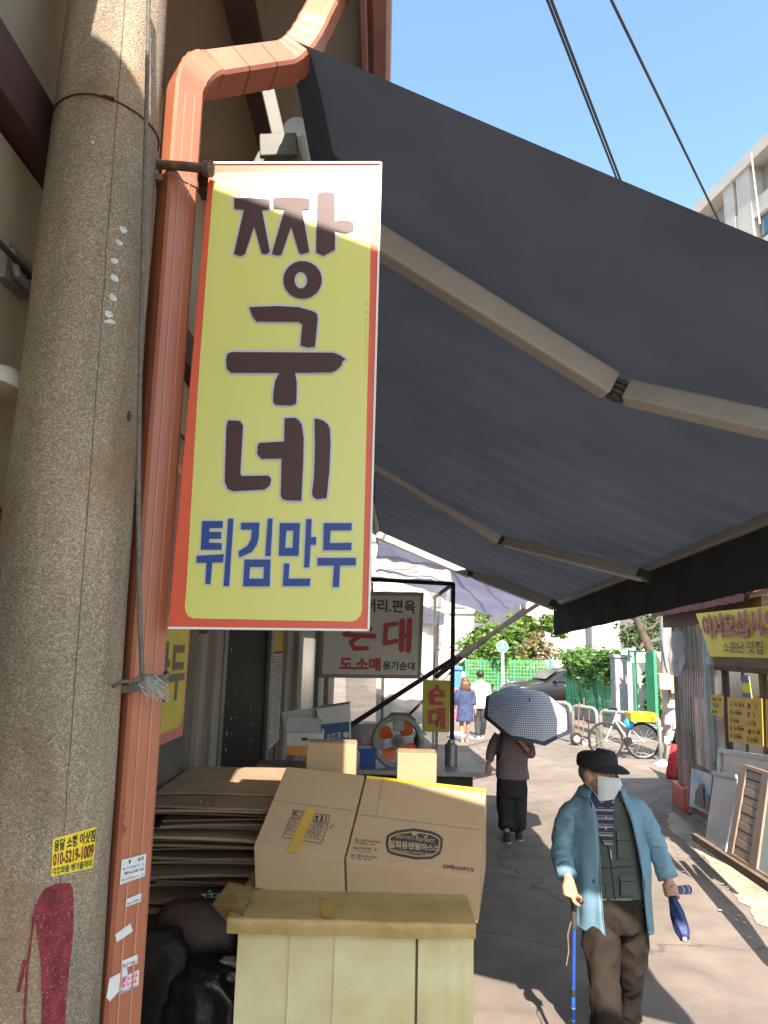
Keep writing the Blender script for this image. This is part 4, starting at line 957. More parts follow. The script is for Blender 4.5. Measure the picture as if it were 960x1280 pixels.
m = MB(); m.box(tuple(fc+V(-.06,-.03,.12)), tuple(fc+V(.07,.02,.25))); m.build('switch_box', m_fan, fn, bevel=.01)
m = MB(); m.tube([fc+V(-.12,0,.26), fc+V(-.08,0,.31), fc+V(.10,0,.31), fc+V(.2,0,.24)], .014, 8); m.build('handle', m_rk, fn)
m = MB(); m.box(tuple(fc+V(-.22,-.1,-.34)), tuple(fc+V(.22,.14,-.29))); m.build('foot', m_fan, fn, bevel=.01)
for (a, b, ya, mt, lb) in (((449,962),(470,937),8.5, mat('blue_crate', (.02,.05,.22), .5, .1), 'blue plastic box beside the drum fan'), ((556,958),(572,925),8.8, mat('steel_pot', (.25,.24,.24), .35, .2, metal=.6), 'small steel canister at the counter end beside the stall post'), ((517,935),(526,917),8.9, m_dark, 'dark bottle behind the drum fan')):
    c0, c1 = PY(*a, ya), PY(*b, ya); m = MB(); r_ = abs(c1.x-c0.x)/2; cx = (c0.x+c1.x)/2
    if mt is MATS['blue_crate']: m.box((c0.x, ya, tbz+.002), (c1.x, ya+.2, c1.z)); m.box((c0.x-.012, ya-.012, c1.z-.03), (c1.x+.012, ya+.212, c1.z+.01))
    else: m.tube([(cx, ya, tbz+.002), (cx, ya, c1.z-.05), (cx, ya, c1.z-.03), (cx, ya, c1.z)], [r_, r_, r_*.6, r_*.55], 18)
    o = m.build('container', mt, smooth='auto'); base_at(o, (cx, ya, tbz+.002)); tag(o, lb, 'container')
# ------------------------------------------------------------ right-hand shop
random.seed(31)
SA, SB = G(852, 1016), G(962, 1104); sd = (SB-SA).normalized(); sn = V(sd.y, -sd.x, 0)
if sn.x > 0: sn = -sn                                  # towards the alley
def SH(px, py, e=0.0): return PP(px, py, SA+sn*e, sn)
def shp(s_, z, e=0.0): return SA+sd*s_+V(0, 0, z)+sn*e
shop = thing('snack_shop', SA+sd*2, 'small shop with red tiled eave and clear plastic front across the alley', 'shop')
m_wood = mat('weathered_wood', (.13, .085, .06), .85, .3, 6, stretch=(1, 1, 6), bump=.2, bscale=20)
m_tile = mat('red_tile', (.13, .045, .036), .9, .35, 8, bump=.3, bscale=25)
m = MB()                                              # back room
a, b = shp(-.02, 0, -2.2), shp(8, 2.9, -2.2); m.quad(shp(-.02,0,-1.9), shp(3.9,0,-1.9), shp(3.9,2.8,-1.9), shp(-.02,2.8,-1.9)); m.quad(shp(3.9,0,-1.9), shp(3.9,0,-.02), shp(3.9,2.8,-.02), shp(3.9,2.8,-1.9)); m.quad(shp(0,0,-1.9), shp(0,0,-.02), shp(0,2.8,-.02), shp(0,2.8,-1.9)); m.build('room_wall', mat('room_brown', (.20, .15, .12), .8, .3, 2), shop)
m = MB(); m.obox(shp(1.95, .06, -1.0), sd*2.1, sn*1.1, V(0,0,.06)); m.build('plinth', m_conc, shop)
ez = SH(848, 760, .35).z; ez2 = SH(962, 738, .35).z
m = MB(); m.obox(shp(1.97, ez-.10, .10), sd*1.95, sn*.05, V(0,0,.10)); m.build('eave_beam', m_wood, shop, bevel=.01)
m = MB(); m.slab([shp(-.02, ez+.02, .26), shp(3.95, ez+.02, .26), shp(3.95, ez+.9, -2.2), shp(-.02, ez+.9, -2.2)], (0,0,-.05)); m.build('roof_deck', m_wood, shop)
for i in range(23):                                   # row of curved tiles at the eave, three courses
    for c in range(2):
        s0 = .0+i*.18; m = MB(); n_ = 6; rr = []
        z0, e0_ = ez+.04+c*.10, .30-c*.30
        jz = random.uniform(-.012, .012)
        for t in (0, 1):
            p0_ = shp(s0, z0+jz+t*.13, e0_-t*.38); rr.append([p0_+sd*(.095-.095*math.cos(math.pi*k/n_))+V(0,0,.05*math.sin(math.pi*k/n_)) for k in range(n_+1)])
        m.loft([r_+[q-V(0,0,.014) for q in reversed(r_)] for r_ in rr]); m.build('roof_tile', m_tile, shop)
m = MB(); rr = []
for i in range(40): s_ = .0+3.9*i/39; rr.append([shp(s_, ez+.03+.012*math.sin(i*1.9), .295), shp(s_, ez-.055+.02*noise.noise(V(i*.7,0,0)), .31)])
m.loft(rr, cap=False, closed=False); m.build('eave_cloth', mat('faded_red_cloth', (.20, .065, .05), .9, .3, 5), shop, smooth=True)
for s_, mt in ((.46, m_wood), (1.42, mat('light_blue_paint', (.30, .38, .42), .6, .15)), (3.85, m_wood)):
    m = MB(); m.bar(shp(s_, .1, -.05), shp(s_, ez-.1, -.05), .08, .08, up=sn); m.build('post', mt, shop, bevel=.006)
m = MB(); m.obox(shp(1.9, .42, -.06), sd*1.9, sn*.02, V(0,0,.32)); m.build('dado_panel', mat('dado_red', (.30, .035, .04), .6, .2), shop)
m = MB(); m.obox(shp(.92, 1.82, -.03), sd*.46, sn*.01, V(0,0,.14)); m.build('pink_valance', mat('pink_cloth', (.34, .12, .17), .8, .15), shop)
m = MB(); m.obox(shp(.92, 1.22, -.07), sd*.46, sn*.008, V(0,0,.44)); m.build('window_pane', mat('shop_glass', (.16, .15, .14), .15, .3, 3, spec=.6), shop)
for (s0, s1, z0, z1, mt) in ((1.5, 2.6, .9, 2.1, mat('teal_glass', (.10, .15, .14), .15, .25, 3, spec=.6)), (2.7, 3.8, .5, 2.1, MATS['teal_glass'])):
    m = MB(); m.obox(shp((s0+s1)/2, (z0+z1)/2, -.07), sd*(s1-s0)/2, sn*.008, V(0,0,(z1-z0)/2)); m.build('window_pane', mt, shop)
    for zz in (z0, z1): m = MB(); m.bar(shp(s0, zz, -.05), shp(s1, zz, -.05), .05, .06, up=(0,0,1)); m.build('window_frame', m_wood, shop)
    m = MB(); m.bar(shp((s0+s1)/2, z0, -.05), shp((s0+s1)/2, z1, -.05), .05, .05, up=sn); m.build('window_frame', m_wood, shop)
m = MB(); m.sphere(shp(.55, 1.36, -1.2), .09, 14, 10, (1, 1, .6)); m.build('ceiling_lamp', mat('lit_lamp', (.9, .85, .7), .5, .05, emit=(1, .86, .6, 6)), shop)
# clear plastic curtain with hanging folds
m = MB(); rr = []
for j in range(25):
    z = .16+(ez-.3)*j/24; row = []
    for i in range(81):
        s_ = .42+1.7*i/80; f_ = .035*math.sin(s_*26+1.2*noise.noise(V(s_*3, z, 0))*3)*(.4+.6*noise.noise(V(s_*2, 4, 1))**2*3)
        row.append(shp(s_, z, .10+f_*.8+.03*noise.noise(V(s_*3, z*2, 5))))
    rr.append(row)
m.loft(rr, cap=False, closed=False); m.build('plastic_curtain', mat('clear_plastic', (.55, .52, .50), .22, .2, 3, alpha=.20, spec=.7, bump=.25, bscale=10), shop, smooth=True)
m = MB(); rr = []
for j in range(13):
    z = 1.95+.62*j/12; rr.append([shp(.46+.5*i/24, z+.03*noise.noise(V(i*.3, 0, 3)), .14+.05*math.sin(i*.9+j*.2)+.04*noise.noise(V(i*.3, j*.3, 0))) for i in range(25)])
m.loft(rr, cap=False, closed=False); m.build('bunched_plastic', mat('cloudy_plastic', (.50, .46, .45), .35, .25, 4, alpha=.62, bump=.3, bscale=9), shop, smooth=True)
for i in range(9):
    s_ = 1.0+i*.11+random.uniform(-.03, .03); m = MB(); m.tube([shp(s_+.18, 2.05, .17), shp(s_+.06, 1.7, .16), shp(s_, 1.3-.03*i, .15)], [.004, .008, .003], 5); m.build('plastic_fold', mat('fold_white', (.6, .57, .55), .3, .1, alpha=.7), shop)
m = MB(); m.bar(shp(.40, .12, .1), shp(.40, ez-.2, .1), .05, .04, up=sn); m.build('curtain_post', mat('grey_wood', (.24, .20, .17), .8, .2), shop)
m = MB(); m.obox(shp(.42, .30, .10), sd*.33, sn*.05, V(0,0,.16)); m.build('red_ballast', mat('ballast_red', (.36, .03, .035), .5, .15), shop, bevel=.02)
# banner, menus
bnr = thing('welcome_banner', SH(920, 822, .33), 'yellow cloth banner with pink welcome lettering under the red eave', 'banner')
m_by = mat('banner_bright_yellow', (.78, .60, .04), .6, .08, 3)
sheet('cloth', (SH(888, 820.5, .32), SH(1010, 824, .32), SH(1010, 752, .32), SH(870, 767, .32)), m_by, bnr, .015)
def sht(body, q, mt, root, e, bold): m = MB(); text_on(m, body, *[SH(*x, e) for x in q], bold=bold); m.build('lettering', mt, root)
qb = ((880,799),(976,794),(974,758),(876,769))
sht('어서오십시오', qb, mat('banner_outline', (.10, .03, .06), .6, .1), bnr, .345, .05)
sht('어서오십시오', qb, mat('banner_pink_ink', (.50, .08, .13), .6, .1), bnr, .351, .02)
sht('소문난 맛집', ((904,815),(954,818),(953,801),(903,803)), m_ink, bnr, .345, .02)
def notice(name, q, mt, lines, lb, e=.2, ink=None):
    r = thing(name, SH(*q[0], e), lb, 'notice'); m = MB(); m.slab([SH(*x, e) for x in q], sn*-.006); m.build('sheet', mt, r)
    for body, x in lines: sht(body, x, ink or m_ink, r, e+.004, .0)
    return r
m_ny = mat('notice_amber', (.58, .34, .02), .6, .08, 5)
def rows(x0, x1, y0, y1, lst, sk=0):
    out = []; h_ = (y1-y0)/len(lst)
    for i, b_ in enumerate(lst): out.append((b_, ((x0, y0+(i+.75)*h_), (x1-(i % 3)*3, y0+(i+.75)*h_+sk), (x1-(i % 3)*3, y0+(i+.1)*h_+sk), (x0, y0+(i+.1)*h_))))
    return out
notice('menu_sheet', ((911,927),(954,933),(952,873),(909,871)), m_ny, rows(913, 930, 876, 925, ['~8', '~7', '~7', '~7', '~7'], 1)+rows(934, 951, 878, 930, ['~4', '~4', '~8', '~3', '~7'], 1), 'amber menu sheet covered in small handwriting on the plastic front')
notice('menu_sheet', ((889,893),(904,896),(904,869),(888,868)), m_ny, rows(890, 902, 870, 893, ['~3', '~2', '~3'], .6), 'small amber price note beside the large menu sheet')
notice('menu_sheet', ((958,935),(1000,940),(1000,876),(957,874)), m_ny, rows(960, 985, 878, 930, ['~6', '~5', '~5'], 1), 'amber sheet hung right beside the large menu sheet')
sb_ = thing('pennant_strip', SH(933, 872, .2), 'narrow yellow and navy pennant hanging above the large menu sheet', 'pennant')
m = MB(); m.slab([SH(*x, .18) for x in ((929,871),(940,873),(936,846),(926,846))], sn*-.004); m.build('sheet', m_by, sb_)
for y in (846, 868): m = MB(); m.slab([SH(*x, .186) for x in ((926+(y-846)*.14,y+7),(937+(y-846)*.13,y+7.5),(935+(y-846)*.13,y-2),(925+(y-846)*.14,y-2))], sn*-.002); m.build('navy_block', m_blue, sb_)
# sea picture poster
pt_ = thing('picture_poster', SH(876, 1010, .16), 'blue sky picture poster with dark rock hung low on the plastic front', 'poster')
sheet('sheet', (SH(862, 1007, .18), SH(886, 1018, .18), SH(890, 968, .18), SH(864, 960, .18)), mat('poster_blue', (.12, .30, .46), .4, .2, 4, col2=(.42, .50, .54), contrast=(.4, .62)), pt_, .006)
m = MB(); m.poly([SH(x, y, .2) for x, y in ((868,1005),(869,990),(873,984),(875,978),(878,982),(879,990),(880,1012))]); m.poly([SH(x, y, .2) for x, y in ((881,1013),(881,998),(884,992),(887,997),(886,1015))]); m.build('rock_picture', mat('poster_rock', (.07, .05, .07), .5, .3, 20), pt_)
# leaning boards
def lean(name, q, th, mt, lb, e0, e1):
    r = thing(name, SH(*q[0], e0).xy.to_3d(), lb, 'board'); p_ = [SH(*q[0], e0), SH(*q[1], e0), SH(*q[2], e1), SH(*q[3], e1)]; m = MB(); m.slab(p_, sn*-th); m.build('board', mt, r, bevel=.003); return r, p_
m_alu = mat('aluminium', (.45, .45, .46), .45, .1, 4)
r, p_ = lean('leaning_window', ((898,1000),(975,1025),(975,950),(901,938)), .02, mat('pale_glass', (.24, .25, .24), .25, .15, 3), 'aluminium framed glass panel leaning behind the grey board', .30, .22)
for i in range(4): m = MB(); m.bar(p_[i]+sn*.006, p_[(i+1) % 4]+sn*.006, .05, .04, up=sn); m.build('frame_bar', m_alu, r, bevel=.004)
r, p_ = lean('leaning_board', ((881,1052),(906,1068),(922,971),(893,966)), .03, mat('grey_laminate', (.33, .32, .33), .5, .1, 3), 'plain light grey laminate board leaning against the shopfront', .50, .30)
m = MB(); m.bar(p_[3]+sn*.01, p_[2]+sn*.01, .04, .03, up=sn); m.build('top_edge', m_alu, r)
sl_ = thing('slatted_door', SH(935, 1085, .6).xy.to_3d(), 'brown slatted door with pale teal panel leaning on the shopfront', 'door')
m_br = mat('brown_aluminium', (.17, .115, .085), .55, .12, 4); m_br2 = mat('brown_slat', (.21, .145, .11), .55, .12, 4)
dq = [(908,1066),(1010,1132),(1020,985),(928,955)]
def DP(u, v, e=0.0):                                    # u right, v up on the leaning door
    x = (dq[0][0]*(1-u)+dq[1][0]*u)*(1-v)+(dq[3][0]*(1-u)+dq[2][0]*u)*v; y = (dq[0][1]*(1-u)+dq[1][1]*u)*(1-v)+(dq[3][1]*(1-u)+dq[2][1]*u)*v
    return SH(x, y, .62-.25*v+e)
def dslab(nm, u0, u1, v0, v1, mt, e, th=.02, bevel=.003): m = MB(); m.slab([DP(u0, v0, e), DP(u1, v0, e), DP(u1, v1, e), DP(u0, v1, e)], sn*-th); return m.build(nm, mt, sl_, bevel=bevel)
for (u0, u1, v0, v1) in ((0, .06, 0, 1), (.27, .36, 0, 1), (0, 1, -.02, .03), (0, 1, .96, 1.0), (.94, 1, 0, 1)): dslab('stile', u0, u1, v0, v1, m_br, .016, .045)
for i in range(10): v = .04+i*.092; dslab('slat', .06, .275, v+.004, v+.086, m_br2, .004+.003*(i % 2), .02)
dslab('slat_backing', .06, .27, .03, .96, m_dark, -.02, .004, 0)
dslab('teal_panel', .36, .94, .03, .96, mat('pale_teal', (.30, .36, .35), .5, .1, 12, stretch=(14, 14, .2)), 0, .012)
m = MB(); m.bar(SH(868, 1046, .62)+V(0,0,.0), SH(1010, 1140, .68), .05, .07); o = m.build('sill_rail', m_wood); base_at(o, SH(900, 1070, .62)); tag(o, 'dark timber rail on the ground in front of the leaning boards', 'rail')
# closed red and black parasol
pr = thing('closed_parasol', G(846, 978), 'closed black and red parasol leaning at the shop corner', 'parasol')
Y0 = G(846, 978).y
def ring_(px, py, w_, n_=14, dep=.5): c = PY(px, py, Y0); r_ = w_*Y0/900; return [c+V(r_*math.cos(t)*(1+.12*math.sin(5*t)), r_*dep*math.sin(t), 0) for t in [2*math.pi*i/n_ for i in range(n_)]]
m = MB(); m.loft([ring_(854,866,1), ring_(853,890,4), ring_(851,915,7), ring_(849,932,9)]); m.build('black_cloth', mat('black_cloth', (.02, .018, .018), .85, .2), pr, smooth=True)
m = MB(); m.loft([ring_(848,930,8.5), ring_(846,950,10), ring_(845,968,11.5), ring_(845,974,10.5)]); m.build('red_cloth', mat('red_cloth', (.36, .025, .03), .8, .15), pr, smooth=True)
m = MB(); m.tube([G(846, 982), PY(857, 850, Y0)], .018, 8); m.build('shaft', m_stl, pr)
m = MB()
for i in range(90):                                   # litter of leaves and grit along the apron
    t = random.random(); c = ea[2].lerp(ea[8], t)+V(random.gauss(0, .22), random.gauss(0, .25), .012); s = random.uniform(.006, .03)
    m.poly([c+V(s*math.cos(k*2.1+i), s*math.sin(k*2.1+i), random.uniform(0, .012)) for k in range(3)])
tag(m.build('street_grit', mat('grit', (.30, .24, .17), .9, .4, 40)), kind='stuff')
m = MB(); c = G(824, 958); m.add([c, c+V(.30,.05,.01), c+V(.18,.3,.10), c+V(-.05,.2,.02), c+V(.12,.1,.13)], [(0,1,4),(1,2,4),(2,3,4),(3,0,4)]); o = m.build('paper_scrap', mat('paper_white', (.7,.7,.7), .8, .05)); base_at(o, c); tag(o, 'crumpled white paper scrap lying on the shaded street', 'litter')
# ------------------------------------------------------------ far side: fence, hedge, wall
m_grn = mat('green_paint', (.03, .30, .13), .45, .12, 5); m_lw = mat('low_wall', (.22, .20, .18), .85, .2, 3)
F0, F1 = G(704, 893), G(832, 929); fd = (F1-F0); fL = fd.length; fd = fd.normalized(); fn_ = V(-fd.y, fd.x, 0)
if fn_.y < 0: fn_ = -fn_
lw = MB(); lw.slab([F0-fd*6, F1, F1+fn_*.35, F0-fd*6+fn_*.35], (0, 0, .32)); o = lw.build('low_wall', m_lw, bevel=.02); base_at(o, (F0+F1)/2); tag(o, 'low grey concrete wall under the green fence', 'wall')
fnc = thing('green_fence', F0+V(0,0,.32), 'bright green steel mesh fence covered in climbing vines', 'fence')
def fpt(px): d = ray(px, 880); n2 = fn_; return C0+d*((F0+fn_*.15-C0).dot(n2)/d.dot(n2))
def fy(px, z): p_ = fpt(px); return V(p_.x, p_.y, z)
FZ0, FZ1 = .33, 2.15
for px in (710, 726.5, 746, 770):
    m = MB(); m.bar(fy(px, FZ0), fy(px, FZ1), .09, .09, up=(0,1,0)); m.build('post', m_grn, fnc)
for z in (.40, .62, FZ1-.03): m = MB(); m.bar(fy(710, z), fy(770, z), .05, .05); m.build('rail', m_grn, fnc)
m = MB()
for i in range(70): px = 710+60*i/69; m.bar(fy(px, FZ0), fy(px, FZ1), .014, .014, up=(0,1,0))
for i in range(16): z = FZ0+(FZ1-FZ0)*i/15; m.bar(fy(710, z), fy(770, z), .014, .014)
tag(m.build('mesh_wire', m_grn, fnc), kind='stuff')
def leaves(m, c, n_, rad, size, seed, flat=1.0, shell=.55):
    rnd = random.Random(seed); c = Vector(c)
    for _ in range(n_):
        v = V(rnd.gauss(0,1), rnd.gauss(0,1), rnd.gauss(0,1)).normalized(); r_ = (shell+(1-shell)*rnd.random()**.6)
        p_ = c+V(v.x*rad[0], v.y*rad[1], v.z*rad[2])*r_
        a = V(rnd.gauss(0,1), rnd.gauss(0,1), rnd.gauss(0,.5)).normalized(); b = a.cross(V(rnd.gauss(0,1), rnd.gauss(0,1), rnd.gauss(0,1))).normalized()
        s = size*rnd.uniform(.6, 1.3); m.add([p_-a*s, p_+b*s*.45, p_+a*s, p_-b*s*.45], [(0,1,2,3)])
m_vine = mat('vine_leaf', (.055, .12, .028), .6, .4, 1.6, col2=(.15, .26, .06), transl=.3)
m_tleaf = mat('tree_leaf', (.05, .11, .018), .6, .4, .9, col2=(.16, .24, .04), transl=.3)
m_pine = mat('pine_needle', (.035, .075, .022), .65, .4, 1.2, col2=(.09, .13, .04), transl=.2)
m_bark = mat('bark', (.075, .055, .042), .9, .3, 8, bump=.5, bscale=30)
vn = thing('vine', fy(740, .4), 'dense green climbing vines spilling over the green mesh fence', 'vine')
m = MB(); rnd = random.Random(4)
for i in range(95):
    px = rnd.uniform(707, 772); z = FZ1+.1-abs(rnd.gauss(0, .5)); c = fy(px, z)-fn_*rnd.uniform(-.15, .22); leaves(m, c, 42, (.32, .22, .26), .085, i, shell=.1)
m.build('foliage', m_vine, vn, fix=False)
m = MB()
for i in range(16):
    px = rnd.uniform(709, 770); m.tube([fy(px, .35), fy(px+rnd.uniform(-2,2), 1.0)-fn_*.08, fy(px+rnd.uniform(-4,4), 1.9)-fn_*.05], [.012, .009, .006], 5)
m.build('stems', m_bark, vn)
for (px, py, col) in ((725,832,(.45,.06,.05)), (744,829,(.5,.3,.28)), (765,834,(.5,.1,.1))):
    m = MB(); c = PY(px, py, fpt(px).y-.1); m.sphere(c, .10, 8, 6); m.noise(.04, 9); m.build('flower', mat('flower_%d' % px, col, .6, .2), vn)
pil = MB(); c = fpt(777); pil.box((c.x-.24, c.y-.25, .30), (c.x+.24, c.y+.25, 2.1)); pil.box((c.x-.28, c.y-.29, 2.1), (c.x+.28, c.y+.29, 2.2)); o = pil.build('gate_pillar', mat('granite', (.26, .25, .27), .8, .2, 12, speck=(60, (.12,.12,.13), .6)), bevel=.02); base_at(o, (c.x, c.y, .3)); tag(o, 'square grey granite gate pillar beside the green fence', 'pillar')
gt = thing('green_gate', fpt(805).xy.to_3d()+V(0,0,.3), 'open green steel gate frame right of the granite pillar', 'gate')
for px in (788, 796, 820.5):
    m = MB(); m.bar(fy(px, .3), fy(px, 2.35), .065, .065, up=(0,1,0)); m.build('post', m_grn, gt)
for z in (.4, 2.3): m = MB(); m.bar(fy(788, z), fy(820.5, z), .06, .06); m.build('rail', m_grn, gt)
for i in range(12): px = 809+i; m = MB(); m.bar(fy(px, .4), fy(px, 2.25), .02, .02, up=(0,1,0)); m.build('bar', m_grn, gt)
m = MB(); p_ = fy(802, 1.1); m.box((p_.x-.2, p_.y+.5, .3), (p_.x+.35, p_.y+.52, 2.0)); o = m.build('notice_board', mat('board_white', (.55,.55,.52), .6, .1)); base_at(o, p_); tag(o, 'pale notice board standing behind the green gate', 'board')
sh_ = thing('garden_shrub', fy(803, .3), 'small green shrub growing inside the green gate', 'shrub')
m = MB(); [leaves(m, fy(803+rnd.uniform(-3,5), .6+rnd.random()*1.0)+fn_*.3, 50, (.25,.2,.25), .09, 900+i, shell=.1) for i in range(14)]; m.build('foliage', m_vine, sh_, fix=False)
m = MB(); m.tube([fy(804, .2)+fn_*.3, fy(804, 1.5)+fn_*.3], .03, 6); m.build('stem', m_bark, sh_)
# rear green fence in front of the tree
YR = 36.0
rf = thing('rear_fence', PY(635, 866, YR).xy.to_3d(), 'light green mesh fence in front of the leafy tree', 'fence')
for px in (583, 601, 622, 643, 664, 688): m = MB(); m.bar(PY(px, 866, YR), PY(px, 824, YR), .07, .07, up=(0,1,0)); m.build('post', m_grn, rf)
for py in (826, 846, 866): m = MB(); m.bar(PY(581, py-1.3, YR), PY(690, py+1.5, YR), .04, .04); m.build('rail', m_grn, rf)
m = MB()
for i in range(60): px = 582+i*1.8; m.bar(PY(px, 866, YR), PY(px, 825, YR), .018, .018, up=(0,1,0))
for i in range(9): py = 828+i*4.4; m.bar(PY(582, py-1.3, YR), PY(690, py+1.5, YR), .018, .018)
tag(m.build('mesh_wire', mat('light_green', (.16, .42, .17), .5, .1), rf), kind='stuff')
# trees
def tree(name, lb, base, limbs, clumps, lm, n_, size, tr=.18):
    r = thing(name, base, lb, 'tree'); m = MB()
    for L_ in limbs: m.tube([p for p in L_[0]], [tr*L_[1]*(1-.75*k/(len(L_[0])-1)) for k in range(len(L_[0]))], 9)
    m.noise(.04, 3); m.build('trunk', m_bark, r, smooth=True)
    m = MB()
    for i, (c, rad) in enumerate(clumps):
        k = max(1, int(n_*rad[0]*rad[2]))
        for j in range(9):
            rn = random.Random(i*97+j); cc = c+V(rn.gauss(0,.45)*rad[0], rn.gauss(0,.45)*rad[1], rn.gauss(0,.45)*rad[2])
            leaves(m, cc, k//9+4, (rad[0]*.48, rad[1]*.48, rad[2]*.40), size, i*100+j, shell=.35)
    m.build('crown', lm, r, fix=False); return r
YT1 = 39.0; pt = lambda x, y, d=0: PY(x, y, YT1+d)
b0 = pt(640, 870).xy.to_3d()
cl = [((592,812),22,0),((608,795),24,0),((630,803),26,-1),((618,830),26,-1.5),((650,812),22,0),((660,790),15,.5),((685,779),15,0),((640,842),20,-1.5),((672,800),16,1),((590,838),18,-1),((700,790),10,0),((652,775),9,0),((604,850),18,-1)]
tree('leafy_tree', 'broad leafy green tree behind the light green fence', b0,
     [([b0, pt(642,840), pt(648,812), pt(660,785)], 1), ([pt(642,845), pt(625,820), pt(605,800)], .6), ([pt(646,825), pt(668,800), pt(690,776)], .5)],
     [(pt(x, y, d*1.5), (r_*YT1/900,)*3) for (x, y), r_, d in cl], m_tleaf, 800, .15)
b1_ = pt(668, 868).xy.to_3d()
tree('brown_shrub', 'brownish dry leaved shrub at the right side of the leafy tree', b1_, [([b1_, pt(668,850), pt(670,825)], .5)], [(pt(660,822,-2), (.9,.8,.7)), (pt(678,815,-2), (.8,.8,.8)), (pt(668,805,-2), (.7,.7,.6))], mat('dry_leaf', (.10,.075,.035), .7, .4, 1.5, col2=(.20,.17,.07), transl=.2), 500, .12, .1)
YP = 21.0; pq = lambda x, y, d=0: PY(x, y, YP+d)
b2_ = pq(828, 905).xy.to_3d()
tree('pine_tree', 'leaning dark pine tree behind the weathered utility pole', b2_, [([b2_, pq(826,870), pq(820,830), pq(806,800), pq(794,770), pq(786,740)], 1), ([pq(806,800), pq(800,812), pq(792,800)], .4), ([pq(800,790), pq(815,785), pq(825,775)], .35)],
     [(pq(785,797,1), (.45,.4,.28)), (pq(800,806,.5), (.4,.35,.25)), (pq(812,790,1), (.5,.4,.3)), (pq(815,775,1), (.5,.4,.3)), (pq(795,778,1.5), (.45,.4,.28)), (pq(855,785,2), (.4,.4,.3)), (pq(822,808,1), (.3,.3,.2))], m_pine, 2200, .07, .22)
# ------------------------------------------------------------ blue round sign
rs = thing('round_sign', PY(629, 872, 34).xy.to_3d(), 'round blue traffic sign with white arrows on a pale post', 'sign')
m = MB(); m.tube([PY(629, 872, 34).xy.to_3d(), PY(628, 800, 34)], .07, 10); m.build('post', mat('post_pale', (.5,.5,.48), .5, .1), rs)
c = PY(628, 808.5, 33.9); m_sb = mat('traffic_blue', (.05, .28, .55), .4, .05)
m = MB(); m.loft([[c+V(.27*math.cos(t), d, .27*math.sin(t)) for t in [2*math.pi*i/28 for i in range(28)]] for d in (0, .03)]); m.build('rim', mat('sign_rim', (.5,.62,.7), .4, .05), rs)
m = MB(); m.loft([[c+V(.235*math.cos(t), d, .235*math.sin(t)) for t in [2*math.pi*i/28 for i in range(28)]] for d in (-.012, -.004)]); m.build('disc', m_sb, rs)
for k in range(3):
    a = R(90+120*k); m = MB(); pts = []
    for (u, v) in ((-.03,-.09),(.03,-.09),(.03,.02),(.075,.02),(0,.10),(-.075,.02),(-.03,.02)):
        x, z = u, v; cc = c+V(.105*math.cos(a), -.018, .105*math.sin(a)); t = a+math.pi/3; pts.append(cc+V(x*math.cos(t)-z*math.sin(t), 0, x*math.sin(t)+z*math.cos(t))*.95)
    m.poly(pts); m.build('arrow', mat('arrow_white', (.75,.78,.8), .4, .03), rs)
